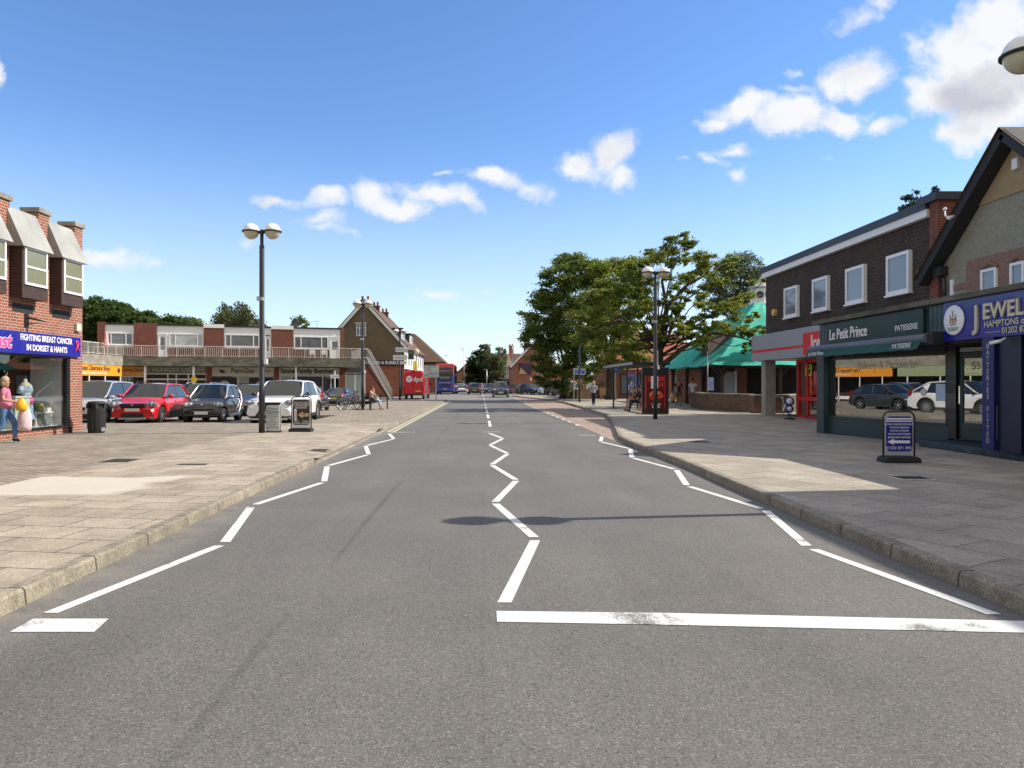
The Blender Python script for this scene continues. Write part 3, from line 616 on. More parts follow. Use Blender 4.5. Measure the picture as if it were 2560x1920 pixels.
# ============================================================ arcade with flats, back of the car park
PL, PR = Vector((-31.6, 62, 0)), Vector((-11.9, 68, 0)); UA = (PR-PL).normalized(); LA = (PR-PL).length; NA = Vector((UA.y, -UA.x, 0))
def sx(x, off=0):
    """distance along the arcade of survey pixel column x, on a plane off metres behind the slab edge"""
    k = (x-CX)/FPX; o = PL-NA*off; return (k*o.y-o.x)/(UA.x-k*UA.y)
def szz(x, y, off=0):
    o = PL-NA*off+UA*sx(x, off); return CAMZ+(HY-y)*o.y/FPX
MA = FM(PL, UA)
def MAo(off): return FM(PL-NA*off, UA)
ar = thing('shopping_parade', 'two storey parade of shops with balcony flats above, behind the car park', 'shop parade', tuple(PL))
WO = 1.5; MW = MAo(WO)            # upper wall stands 1.5 m behind the slab edge
TOP = 6.85
BR = BRICKR
secs = [(262,335.6),(391.7,509.8),(559.4,678.5),(732.8,851)]
bl = [(244,262),(335.6,391.7),(509.8,559.4),(678.5,732.8),(851,861)]
b = lb(MW)
for i, (a, c) in enumerate(bl):
    b.box((sx(a,WO),-5.8,3.9),(sx(c,WO),.12 if i != 4 else .05, TOP+(.12 if i in (0,1,4) else 0)), BR)
for a, c in secs: b.box((sx(a,WO),-5.8,3.9),(sx(c,WO),-.05,4.75), BR)
b.box((sx(244,WO),-6,3.9),(sx(861,WO),-5.8,TOP), BR)
b.box((-8,-.05,3.9),(sx(244,WO),-.0,3.95), BR)
b.obj('brick_wall', ar)
b = lb(MW)
for a, c in secs: b.box((sx(a,WO),-5.8,4.75),(sx(c,WO),-.06,TOP-.08), WHITE)
b.obj('panelled_wall', ar)
for i in (2,3): parts(ar, 'white_capping', WHITE, ((sx(bl[i][0],WO)-.03,-.3,TOP-.2),(sx(bl[i][1],WO)+.03,.16,TOP+.14)), M=MW)
b = lb(MW)
for a, c in secs: b.box((sx(a,WO)-.0,-5.9,TOP-.08),(sx(c,WO),.1,TOP+.05), BLACKM)
b.obj('flat_roof', ar)
b = lb(MW)
for a, c in secs: b.box((sx(a,WO)+.02,-.058,5.86),(sx(c,WO)-.02,-.03,TOP-.083), WHITE)
b.obj('fascia_board', ar)
def W_(x0, x1, y0, y1, v, gm=GLASSD): return window(ar, MW, sx(x0,WO), sx(x1,WO), szz(x0,y1,WO), szz(x0,y0,WO), v=v, fw=.1, y=-.04, dep=.08, gm=gm, sill=.04)
NETC = mat('net_curtain_behind_glass', (.42,.44,.44), .25, spec=.6, var=.35, scale=1.2)
W_(268,333,831,862,(.15,.72), mat('greyed_glass', (.2,.22,.24), .2, spec=.6, var=.2, scale=.6)); W_(423,508.6,833,865.5,(.18,.83), NETC); W_(562,649,835,867,(.17,.82)); W_(735,821,840,871,(.2,.8), mat('leaded_glass', (.1,.11,.12), .2, spec=.6, var=.5, scale=3))
def door(x0, x1, ytop, M=MW, base=3.9, gl=(.35,.92), off=WO, y=-.05):
    a, c = sx(x0,off), sx(x1,off); zt = szz(x0,ytop,off); d = lb(M); d.box((a,y,base),(a+.09,y+.09,zt), UPVC); d.box((c-.09,y,base),(c,y+.09,zt), UPVC); d.box((a+.09,y,zt-.08),(c-.09,y+.09,zt), UPVC); d.box((a+.09,y,base+1.98),(c-.09,y+.09,base+2.06), UPVC); d.box((a+.09,y,base),(c-.09,y+.05,base+1.98), UPVC)
    o = d.obj('door', ar)
    g = lb(M); g.box((a+.22,y+.03,base+gl[0]*2),(c-.22,y+.056,base+gl[1]*2), GLASSD); g.box((a+.09,y+.01,base+2.06),(c-.09,y+.04,zt-.08), GLASSD); g.obj('pane', o); return o
door(395,418,833); door(661,678,835); door(824.5,849.6,841, gl=(.45,.85))
# slab, railing, wing
b = lb(MA); S0, S1 = 0, sx(901)
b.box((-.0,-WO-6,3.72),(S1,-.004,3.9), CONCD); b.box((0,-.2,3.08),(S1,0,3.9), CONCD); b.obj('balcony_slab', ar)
wing = lb(Matrix.Identity(4)); wing.box((-40,22,3.72),(-31.62,61.98,3.9), CONC); wing.box((-31.82,22,3.08),(-31.6,61.98,3.9), CONC); wing.obj('wing_slab', ar)
def railing(par, p, q, z0, h=.95, n=None, name='railing', m=WHITE):
    p, q = Vector(p), Vector(q); L_ = (q-p).length; n = n or int(L_/.16); b = MB()
    b.beam(p+Vector((0,0,z0+h)), q+Vector((0,0,z0+h)), .05, .05, m); b.beam(p+Vector((0,0,z0+.08)), q+Vector((0,0,z0+.08)), .03, .03, m)
    for i in range(n+1):
        c = p+(q-p)*i/n; w = .05 if i % 9 == 0 else .022; b.beam(c+Vector((0,0,z0-(.12 if i % 9 == 0 else -.08))), c+Vector((0,0,z0+h)), w, w, m)
    return b.obj(name, par)
e = PL+NA*.0
railing(ar, PL+NA*-.06, PL+UA*sx(509)+NA*-.06, 3.92, m=mat('railing_paint', (.62,.6,.55), .6, var=.2, scale=4)); RP = bpy.data.materials['railing_paint']
railing(ar, PL+UA*sx(512)+NA*-.06, PL+UA*S1+NA*-.06, 3.92, m=RP); railing(ar, (-31.66,22,0), (-31.66,61.9,0), 3.92, m=RP)
railing(ar, PL+UA*S1+NA*-.06, PL+UA*S1-NA*7, 3.92, m=RP)
# end wall towards the road and its windows
ME = FM(PL-NA*WO+UA*sx(861,WO), -NA)
for a in (1.6, 3.5): window(ar, ME, a, a+.75, 4.7, 6.2, y=.0, dep=.05, name='window')
parts(ar, 'downpipe', BLACKM, ((2.9,0,3.9),(2.98,.08,6.9)), M=ME)
# ground floor shops, 2.4 m behind the slab edge
GO = 2.4; MG = MAo(GO); zb = -.34
b = lb(MG)
for a, c in ((516,530),(684.7,697.5),(848,863.5)): b.box((sx(a,GO),-4,zb),(sx(c,GO),.15,3.72), BR)
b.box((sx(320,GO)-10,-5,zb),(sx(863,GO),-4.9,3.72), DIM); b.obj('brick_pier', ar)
parts(ar, 'shop_floor', DIM2, ((-9,-4.9,zb-.05),(LA,2.4,zb+.03)), M=MG)
def shopfront(x0, x1, sign, mcol, zs0=2.25, zs1=3.1, gm=GLASSS, posts=(), body=DIM, riser=.5):
    a, c = sx(x0,GO), sx(x1,GO); f = parts(ar, 'shop_sign', sign, ((a,-.02,zs0),(c,.1,zs1)), M=MG)
    g = lb(MG); g.box((a,-.02,zs0-.09),(c,.05,zs0), mcol); g.box((a,-.02,zb),(c,.05,zb+riser), mcol)
    for k in [0, 1]+list(posts): xx = a+(c-a)*k; g.box((xx-.05,-.02,zb+riser),(xx+.05,.05,zs0-.09), mcol)
    w = g.obj('shop_window', ar); g = lb(MG); g.add([(a,0,zb+riser),(c,0,zb+riser),(c,0,zs0-.09),(a,0,zs0-.09)], [(0,1,2,3)], gm); g.obj('pane', w)
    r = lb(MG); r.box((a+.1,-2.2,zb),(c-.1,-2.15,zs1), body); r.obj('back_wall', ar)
    return f
def MGp(x, z, o=.11): p = PL-NA*GO+UA*sx(x,GO)+NA*o; return (p.x, p.y, z)
RA = math.atan2(UA.y, UA.x)
ORANGE = mat('orange_sign', (.78,.3,.02), .5); GREYS = mat('grey_sign', (.17,.165,.155), .6); CRS = mat('cream_sign', (.5,.47,.4), .6)
f = shopfront(300,362, ORANGE, WHITE, 2.2, 3.05)
lettering('The House Clearance', .36, MGp(332,2.75), '-Y', BLACKM, f, rot=RA, bold=.01, xs=.72); lettering('by Lewis-Manning Hospice Care', .22, MGp(332,2.4), '-Y', WHITE, f, rot=RA, xs=.85)
f = shopfront(364,516, GREYS, WHITE, 2.45, 3.08, posts=(.36,.5,.7,.8))
lettering('THE HUNGRY ONE', .5, MGp(417,2.77), '-Y', mat('silver_letters', (.4,.4,.38), .5), f, rot=RA, bold=.012, xs=1.12); lettering('CAFE', .66, MGp(491,2.77), '-Y', bpy.data.materials['silver_letters'], f, rot=RA, bold=.012, xs=1.0)
parts(f, 'transom', WHITE, ((sx(364,GO),.05,1.85),(sx(516,GO),.09,1.98)), M=MG)
f = shopfront(530,684.7, CRS, CREAM, 2.3, 3.05, posts=(.12,.42,.62,.9), body=CREAM)
lettering('FernGas', .62, MGp(607,2.72), '-Y', BLACKM, f, rot=RA, bold=.015); lettering('01202 870706', .2, MGp(661,2.68), '-Y', BLACKM, f, rot=RA)
b = MB(); b.M = Matrix.Translation(MGp(556,2.7)) @ Matrix.Rotation(RA, 4, 'Z')
for i in range(3): b.prism([(-.35,.18-.09*i),(.3-.06*i,.0-.09*i),(.34-.06*i,-.06-.09*i),(-.1,.0-.09*i)], 'y', -.01, .0, BLACKM)
b.obj('leaf_emblem', f)
for k, xx in enumerate((561,653)):
    b = MB(); b.M = Matrix.Translation(MGp(xx,1.35,.06)) @ Matrix.Rotation(RA, 4, 'Z'); b.box((-1.1,-.02,-.9),(1.1,.0,.75), BLACKM); o = b.obj('window_poster', f)
    b = MB(); b.M = Matrix.Translation(MGp(xx,1.2,.09)) @ Matrix.Rotation(RA, 4, 'Z') @ Matrix.Rotation(R(90), 4, 'X'); b.lathe([(.0,.0),(.58,.0),(.58,.012),(0,.012)], n=24, m=mat('poster_white', (.55,.55,.55), .7)); b.obj('disc', o)
    lettering('0%', .42, MGp(xx,1.35,.12), '-Y', BLACKM, o, rot=RA, bold=.02)
parts(ar, 'poster_board', mat('poster_navy', (.02,.03,.06), .4), ((sx(600,GO),.06,.2),(sx(621,GO),.1,1.5)), M=MG)
f = shopfront(697.5,848, CRS, CREAM, 2.3, 3.05, posts=(.02,.2,.72,.86))
lettering('Stone Family Butchers', .62, MGp(771,2.72,.12), '-Y', BLACKM, f, rot=RA, bold=.03, xs=.93)
f = shopfront(863.5,912, mat('dark_fascia', (.06,.06,.06), .5), WHITE, 2.6, 3.05, posts=(.5,)); lettering('Welcome', .22, MGp(886,2.45,.12), '-Y', BLACKM, f, rot=RA)
parts(ar, 'pale_side_wall', mat('pale_glass_wall', (.4,.45,.42), .4), ((sx(866,GO),-.5,zb),(sx(911,GO),-.45,2.4)), M=MG)
for x in (363,484,740): parts(ar, 'column', WHITE, ((sx(x,.4)-.09,-.09,zb),(sx(x,.4)+.09,.09,3.08)), M=MAo(.4), bev=.01)
parts(ar, 'soffit', CREAM, ((0,-WO-4,3.66),(S1,-.2,3.715)), M=MA)
# orange sign on the sunny wing
wg = parts(ar, 'wing_shop_sign', ORANGE, ((-31.75,51,2.17),(-31.64,61.9,3.07)))
lettering('The House Clearance Shop', .56, (-31.63,57.1,2.78), '+X', BLACKM, wg, bold=.012, xs=.9); lettering('by Lewis-Manning Hospice Care', .32, (-31.63,57.4,2.4), '+X', WHITE, wg, xs=.95)
b = MB(); b.lathe([(0,0),(.22,0),(.22,.012),(0,.012)], (-31.64,61.35,2.65), 16, BLACKM, axis='x'); b.obj('sunflower_emblem', wg)
parts(ar, 'wing_front', DIM, ((-33.6,22,-.3),(-33.5,61.9,3.07))); parts(ar, 'wing_window', WHITE, *[((-31.75,y,-.3),(-31.66,y+.1,2.17)) for y in (24,26.5,29,31.5,34,36.5,39,41.5,44,46.5,49.5,52,54.4,56.8,59.2,61.7)], ((-31.75,24,.0),(-31.66,61.7,.3)))
wg2 = parts(ar, 'green_shop_sign', mat('pale_green_sign', (.3,.36,.2), .5), ((-31.75,36,2.17),(-31.64,50.5,3.07))); lettering('FRANCESCO', .6, (-31.63,42.5,2.62), '+X', CREAM, wg2, xs=1.2)
for i in range(4): window(ar, FM((-34,23), (0,1)), 1+i*8, 5+i*8, 4.75, 6.1, v=(.2,.8), fw=.1, y=.0)
parts(ar, 'wing_upper_wall', BR, ((-40,22,3.9),(-34.0,50,6.8)))
parts(ar, 'wing_wall', BR, ((-40,50,3.9),(-36,62,6.6)))
# stairs down beside the end shop
b = MB(); s0 = PL+UA*(S1+.1)
for i in range(16):
    t = i/16; p = s0+Vector((.2+t*2.6, .6, 3.6-t*3.75)); b.box((p.x,p.y-1.1,p.z),(p.x+.3,p.y+.1,p.z+.05), DARKB); b.box((p.x,p.y-1.1,p.z-.2),(p.x+.03,p.y+.1,p.z), mat('stair_riser', (.14,.05,.035), .8) if i == 0 else bpy.data.materials['stair_riser'])
st = tag(b.obj('outside_staircase'), 'open flight of dark red steps with pale railing at the end of the shop parade', 'staircase')
b = MB()
for yo in (-.55, .75):
    a = s0+Vector((.0,yo,3.9)); q = s0+Vector((2.9,yo,-.1)); m_ = s0+Vector((.6,yo,3.9))
    for h in (.95,.12): b.beam(a+Vector((0,0,h)), m_+Vector((0,0,h)), .06, .06, RP); b.beam(m_+Vector((0,0,h)), q+Vector((0,0,h)), .07, .14 if h < .5 else .06, RP)
    for i in range(22): p = m_+(q-m_)*i/21; b.beam(p+Vector((0,0,.1)), p+Vector((0,0,.95)), .025, .025, RP)
b.obj('handrail', st)
# ============================================================ gabled house and its white front, left of the road end
gh = thing('gabled_terrace', 'tall brown pebbledash gable end with white bargeboards and white street front', 'building', (-14, 82, 0))
gx0, gx1, gy0, gy1, ge, gr = -18.4, -9.3, 82.0, 107.5, 5.87, 11.1
b = MB(); b.prism([(gx0,3.6),(gx1,3.6),(gx1,ge),(-13.9,gr-.1),(gx0,ge)], 'y', gy0, gy0+.3, RENDERB); b.box((gx0,gy0+.3,-.2),(gx0+.3,gy1,ge), RENDERB); b.box((gx0,gy1-.3,-.2),(gx1-.3,gy1,ge), RENDERB); b.obj('rendered_wall', gh)
parts(gh, 'brick_wall', BRICKP, ((gx0,gy0-.02,-.25),(gx1,gy0+.3,3.6)))
parts(gh, 'white_front_wall', WHITE, ((gx1-.3,gy0+.3,3.2),(gx1,gy1,ge)))
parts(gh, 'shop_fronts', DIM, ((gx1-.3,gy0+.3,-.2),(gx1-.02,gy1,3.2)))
b = MB(); 
def slope(b, x0, x1, z0, z1, y0, y1, t, m): b.add([(x0,y0,z0),(x1,y0,z1),(x1,y1,z1),(x0,y1,z0),(x0,y0,z0-t),(x1,y0,z1-t),(x1,y1,z1-t),(x0,y1,z0-t)], [(0,1,2,3),(4,5,6,7),(0,1,5,4),(1,2,6,5),(2,3,7,6),(3,0,4,7)], m)
b.add([(gx1+.45,gy0-.2,ge-.35),(-13.9,gy0-.2,gr),(-13.9,gy1-3,gr),(gx1+.45,gy1+.4,ge-.35),(gx0-.45,gy0-.2,ge-.35),(gx0-.45,gy1+.4,ge-.35)], [(0,1,2,3),(1,4,5,2),(2,5,3)], ROOFT); b.obj('roof', gh)
b = MB()
for s in (gx0-.5, gx1+.5): b.beam((s,gy0-.25,ge-.45),(-13.9,gy0-.25,gr-.08), .1, .38, WHITE)
b.obj('bargeboard', gh)
b = MB()
for s in (gx0-.5, gx1+.5): b.beam((s,gy0-.27,ge-.2),(-13.9,gy0-.27,gr+.16), .14, .07, BLACKM)
b.obj('verge', gh)
def chimney(par, x, y, z0, z1, w=1.0, d=.7, pots=2, m=BRICKP):
    c = parts(par, 'chimney', m, ((x-w/2,y-d/2,z0),(x+w/2,y+d/2,z1)), ((x-w/2-.08,y-d/2-.08,z1),(x+w/2+.08,y+d/2+.08,z1+.14)))
    for i in range(pots):
        b = MB(); b.lathe([(.15,0),(.12,.4),(.15,.42),(.15,.5),(.1,.5)], (x-w/2+w*(i+.5)/pots, y, z1+.14), 10, mat('terracotta', (.3,.12,.07), .8) if 'terracotta' not in bpy.data.materials else bpy.data.materials['terracotta']); b.obj('chimney_pot', c)
chimney(gh, -14.0, 83.2, 10, 11.1, 1.3, m=BRICKR); chimney(gh, -13.8, 90, 10, 11.2, .9, m=BRICKR); chimney(gh, -13.9, 98.5, 10, 11.25, 1.0, m=BRICKR)
MGH = FM((0,82), (1,0)); window(gh, MGH, px(891,82), px(915,82), 7.0, 8.35, v=(.33,.66), h=(.7,), fw=.07, y=.0, sill=.06)
b = lb(MGH); b.box((px(889,82),0,8.42),(px(917,82),.35,8.5), WHITE); b.obj('window_canopy', gh)
sg = parts(gh, 'fascia_sign', BLACK, ((-13.2,81.8,3.55),(gx1,81.96,4.2)), M=None); lettering('BURGERS & BUBBLES', .5, (px(955,81.75),81.78,3.9), '-Y', UPVC, sg, bold=.02, xs=.93)
parts(gh, 'downpipe', BLACKM, ((-9.7,81.86,-.2),(-9.6,81.96,5.8)))
for i, (y0, y1) in enumerate(((86,89.5),(95.5,99.5))):
    d = parts(gh, 'dormer', WHITE, ((-12.6,y0,6.2),(-10.1,y1,8.05)), M=None); parts(d, 'dormer_roof', BLACKM, ((-13,y0-.2,8.05),(-9.9,y1+.2,8.25)))
    window(d, FM((-10.1,y0), (0,1)), .3, 3.2, 6.9, 7.9, v=(.5,))
    parts(d, 'cheek', mat('slate_cheek', (.06,.06,.065), .8) if i == 0 else bpy.data.materials['slate_cheek'], ((-12.6,y0-.05,6.2),(-10.15,y0-.004,8.04)))
for i in range(8): window(gh, FM((gx1,gy0), (0,1)), 1+i*3.1, 2.1+i*3.1, 3.7, 5.1, v=(.5,), fw=.08, gm=GLASSD)
for i in range(4): window(gh, FM((gx1,gy0), (0,1)), .6+i*6.2, 5.8+i*6.2, .3, 2.5, v=(.33,.66), fw=.1, fm=DARKB, gm=GLASSD)
parts(gh, 'awning_board', mat('navy_board', (.02,.02,.05), .5), ((gx1,gy0+.6,2.6),(gx1+.25,gy1-1,3.2)))
hs = thing('hanging_sign', 'black square pub sign hanging from the white terrace front', 'sign', (-8.75, 83.4, 4.4)); parts(hs, 'board', BLACK, ((-9.0,83.37,4.35),(-8.35,83.43,5.3))); parts(hs, 'bracket', BLACKM, ((-9.28,83.38,5.36),(-8.3,83.42,5.42)), ((-8.9,83.38,5.3),(-8.86,83.42,5.36)), ((-8.45,83.38,5.3),(-8.41,83.42,5.36)))
lettering('THE', .16, (-8.68,83.36,5.1), '-Y', WHITE, [o for o in hs.children if o.name.startswith('board')][0])
b = MB(); b.box((-9.29,92,3.3),(-8.9,94.2,4.4), mat('yellow_board', (.72,.55,.05), .6)); o = tag(b.obj('letting_board'), 'yellow board on the white terrace front above the van', 'sign')

h2 = thing('brick_corner_building', 'brick building with broad brown roof beyond the white terrace, behind the bus', 'building', (-12, 113, 0))
parts(h2, 'wall', BRICKP, ((-22,113,-.3),(-7.2,130,5.2)))
b = MB(); b.add([(-22.8,112.2,5.0),(-6.4,112.2,4.9),(-11.6,117,9.7),(-22.8,117,9.7),(-6.4,131,4.9),(-11.6,126,9.7),(-22.8,131,5)], [(0,1,2,3),(1,4,5,2),(3,2,5,6),(4,6,5)], ROOFT); b.obj('roof', h2)
for i in range(3): window(h2, FM((-22,113), (1,0)), 8.5+i*2.1, 9.9+i*2.1, 3.2, 4.7, v=(.5,), fw=.1, fm=DARKB)
for i in range(4): window(h2, FM((-7.2,113), (0,1)), 1+i*4, 3.4+i*4, 3.2, 4.6, v=(.5,), fw=.1)

# ============================================================ brown tile-hung block with grey and red supermarket fascia
ib = thing('supermarket_building', 'flat roofed two storey block with dark hung tiles above a grey and red fascia', 'building', (12.6, 20, 0))
UX = 12.6; MU = FM((UX, 31.8), (0, -1))
b = MB(); b.box((UX,20.0,3.3),(24,31.8,6.3), TILEH); b.obj('tile_hung_wall', ib)
parts(ib, 'brick_end_wall', BRICKR, ((UX-.08,19.6,.12),(24,19.998,6.62)))
parts(ib, 'white_fascia_board', WHITE, ((UX-.16,20.01,6.26),(24,31.95,6.48))); parts(ib, 'roof_edge', mat('navy_felt_edge', (.03,.035,.05), .5), ((UX-.22,19.5,6.62),(24,20.4,6.84)), ((UX-.2,20.005,6.48),(24,32.0,6.72)))
for (a, c) in ((29.66,28.42),(27.1,25.9),(24.6,23.4),(22.1,20.92)):
    window(ib, MU, 31.8-a, 31.8-c, 4.28, 5.5, fw=.1, y=.02, dep=.1, gm=mat('sky_reflecting_glass', (.16,.2,.25), .06, spec=1.0) if 'sky_reflecting_glass' not in bpy.data.materials else bpy.data.materials['sky_reflecting_glass'], sill=.03)
YB = mat('yellow_alarm', (.62,.4,.12), .5)
for (y, z) in ((20.4,4.66),(30.75,4.62)):
    b = MB(); b.lathe([(0,0),(.17,0),(.17,-.12),(.12,-.15),(0,-.15)], (UX-.0,y,z), 6, YB, axis='x', smooth=False); o = b.obj('alarm_box', ib)
    if y < 25: lettering('ADT', .1, (UX-.155,y,z), '-X', BLACKM, o, bold=.02)
parts(ib, 'concrete_column', mat('tiled_column', (.3,.28,.24), .6, var=.15, scale=3), ((12.35,31.25,.12),(12.8,31.7,2.56)))
FX = 12.1
GREYF = mat('grey_metal_fascia', (.33,.34,.36), .4, .2, var=.06, scale=1); REDS = mat('red_plastic', (.65,.012,.012), .35)
ff = parts(ib, 'grey_fascia', GREYF, ((FX,20.9,2.56),(FX+.5,32.2,3.68)))
parts(ff, 'red_stripe', REDS, ((FX-.01,26.9,2.92),(FX,32.2,3.02)), ((FX-.01,32.2,2.92),(FX+.5,32.21,3.02)))
rb = parts(ff, 'red_sign_box', REDS, ((FX-.07,22.9,2.63),(FX-.005,26.85,3.45)))
lettering('Iceland', .78, (FX-.075,26.2,3.03), '-X', WHITE, rb, bold=.02, align='LEFT', xs=.85)
parts(ib, 'soffit', WHITE, ((FX+.5,20.9,2.6),(17,33.5,2.66))); parts(ib, 'rear_brick_wall', BRICKR, ((14.6,31.9,.12),(15.0,33.3,2.6)), ((15.0,33.0,.12),(24,33.3,6.3)), ((UX+.05,31.8,3.3),(24,31.96,6.2)))
b = MB(); gx = 13.3; RF = REDS
for y in (30.05,29.2,27.2,25.2,23.2,21.2): b.box((gx-.05,y-.06,.12),(gx+.07,y+.06,2.56), RF)
b.box((gx-.05,21.2,2.42),(gx+.05,30,2.56), RF); b.box((gx-.06,21.2,.84),(gx+.05,30,1.0), RF); b.box((gx-.05,21.2,.12),(gx+.05,30,.2), RF)
b.box((gx+.05,29.95,2.42),(14.6,30.07,2.56), RF); b.box((gx+.05,29.97,.84),(14.6,30.09,1.0), RF)
sw = b.obj('shop_front_frame', ib)
b = MB(); b.poly([(gx,21.2,.2),(gx,30,.2),(gx,30,2.42),(gx,21.2,2.42)], GLASSS); b.obj('pane', sw)
parts(ib, 'brick_pier', BRICKR, ((14.05,30.6,.12),(14.6,31.9,2.6)), bev=0); parts(ib, 'shop_interior', DIM, ((17,21,.12),(17.1,33,2.6)), ((13.35,21,.1),(17,31.9,.13)))
b = MB(); b.box((gx-.012,28.88,1.86),(gx-.006,29.42,2.33), mat('yellow_poster', (.75,.72,.03), .6)); po = b.obj('price_poster', sw)
lettering('UP TO', .14, (gx-.02,29.15,2.24), '-X', BLACKM, po, bold=.01); lettering('£10', .3, (gx-.02,29.15,2.03), '-X', BLACKM, po, bold=.03, xs=.85)
for i, (y0, y1, z0, z1, c) in enumerate(((28.9,29.45,1.05,1.78,(.5,.16,.05)),(27.3,28.3,1.05,2.2,(.45,.45,.45)),(25.4,27.0,.3,1.9,(.4,.05,.04)),(23.5,25,1.1,2.2,(.6,.55,.05)),(21.6,22.9,1.1,2.2,(.05,.2,.4)))):
    parts(sw, 'window_poster', mat('poster_print_%d' % i if False else 'poster_print', c, .6, var=.4, scale=6), ((gx+.03,y0,z0),(gx+.04,y1,z1)))
# ============================================================ patisserie and jeweller: single storey shop extension
TEAL = mat('dark_teal_paint', (.018,.045,.048), .42, coat=.15, var=.08, scale=1); LX = 9.8
pt = thing('patisserie_shop', 'single storey dark green patisserie with awning and large plate glass window', 'shop', (9.8, 20.76, 0))
parts(pt, 'pilaster', TEAL, ((LX-.1,20.33,.12),(LX+.35,20.76,2.5)), bev=.006)
parts(pt, 'side_wall', TEAL, ((LX+.35,20.7,.12),(12.6,20.76,3.25)))
parts(pt, 'concrete_coping', CONCD, ((LX-.18,8.0,3.27),(LX+.3,20.9,3.38)), bev=.008); parts(pt, 'flat_roof', LEAD, ((LX+.3,8.0,3.28),(12.6,20.8,3.33)))
b = MB(); b.box((LX,15.06,2.4),(LX+.25,20.76,3.27), TEAL)
y = 20.74
while y > 15.1: b.box((LX-.02,y-.13,2.4),(LX-.0,y,3.26), TEAL); y -= .15
fb = b.obj('cladding', pt)
GSIGN = mat('green_gloss_sign', (.008,.036,.03), .3, spec=.25)
sgn = parts(pt, 'shop_sign', GSIGN, ((LX-.09,15.73,2.62),(LX-.02,20.2,3.23)), bev=.004)
lettering('Le Petit Prince', .42, (LX-.1,19.98,2.9), '-X', UPVC, sgn, .012, 'LEFT', xs=.79, bold=.006)
lettering('PATISSERIE', .19, (LX-.095,16.36,2.85), '-X', UPVC, sgn, .004, xs=.98)
AWN = mat('awning_case', (.12,.14,.18), .4, .1); AWC = mat('awning_cloth', (.01,.075,.06), .8)
b = MB(); b.tube([(LX-.28,15.25,2.54),(LX-.28,20.75,2.54)], .1, 12, AWN); b.box((LX-.3,15.06,2.4),(LX-.0,15.3,2.66), BLACKM); aw = b.obj('awning', pt)
b = MB(); n = 26; vs = []
for i in range(n+1):
    y = 15.35+(20.75-15.35)*i/n; w = .012*math.sin(i*1.3); vs += [(LX-.36,y,2.5),(LX-.46+w,y,2.3+.012*math.cos(i*2.1)),(LX-.458+w,y,2.3)]
b.add(vs, [(3*i+k, 3*i+k+1, 3*i+k+4, 3*i+k+3) for i in range(n) for k in (0,)], AWC); vl = b.obj('valance', aw)
lettering('Le Petit Prince', .15, (LX-.44,20.1,2.4), '-X', UPVC, vl, .002, shear=.4, bold=.01); lettering('PATISSERIE', .15, (LX-.44,15.98,2.4), '-X', UPVC, vl, .002, shear=.35)
WA = R(11); UW = (math.sin(WA), -math.cos(WA)); MWN = FM((LX+.05, 20.33), UW)      # the window wall runs back from the pavement line
def wp(x, z, off=0): u = Vector((UW[0], UW[1], 0)); n = Vector((u.y, -u.x, 0)); p = Vector((LX+.05, 20.33, 0))+u*x+n*off; return (p.x, p.y, z)
parts(pt, 'stall_riser', TEAL, ((0,-.2,.12),(4.1,.0,.6)), ((0,-.2,.12),(4.1,.02,.2)), M=MWN)
b = lb(MWN)
b.box((0,-.1,.6),(.07,.0,2.3), BLACK); b.box((4.03,-.1,.6),(4.12,.0,2.3), BLACK); b.box((.07,-.1,2.22),(4.03,.0,2.4), BLACK); b.box((0,-.12,.6),(4.1,.04,.64), TEAL); wf = b.obj('shop_window', pt)
GLP = glassmat('plate_glass', (.7,.75,.7), .36)
b = lb(MWN); b.add([(.07,-.05,.64),(4.03,-.05,.64),(4.03,-.05,2.22),(.07,-.05,2.22)], [(0,1,2,3)], GLP); b.obj('pane', wf)
lettering('Bakery & Patisserie', .3, wp(2.1,2.03,-.045), '-X', mat('pale_gold_vinyl', (.7,.62,.4), .5), wf, .0005, xs=.86, rot=WA)
b = lb(MWN); b.lathe([(.001,-.044),(.09,-.044),(.09,-.041),(.001,-.041)], (3.35,0,1.35), 20, WHITE, axis='y'); b.obj('window_sticker', wf)
parts(wf, 'window_notice', mat('pale_blue_paper', (.5,.65,.75), .8), ((3.72,-.044,1.15),(4.0,-.04,1.55)), M=MWN)
parts(pt, 'shop_interior', DIM2, ((12.4,13.4,.12),(12.5,20.6,2.5)), ((LX+.3,13.4,.1),(12.4,20.6,.115))); parts(pt, 'ceiling', DIM, ((LX+.04,13.95,2.4),(12.4,20.6,2.5))); parts(pt, 'counter', CREAM, ((11.6,16,.14),(12.0,19.5,1.05)))
b = MB(); b.tube([(11.3,19.0,.14),(11.3,19.0,.5)], [.12,.15], 10, BLACKM)
for k in range(26): a = k*2.4; r_ = .18+.2*((k*7)%5)/5; b.beam((11.3,19,.5), (11.3+r_*math.cos(a),19+r_*math.sin(a),.95+.5*((k*3)%7)/7), .07, .01, mat('house_plant_green', (.03,.09,.02), .6) if k == 0 else bpy.data.materials['house_plant_green'])
tag(b.obj('house_plant'), 'green potted plant inside the patisserie window', 'plant')
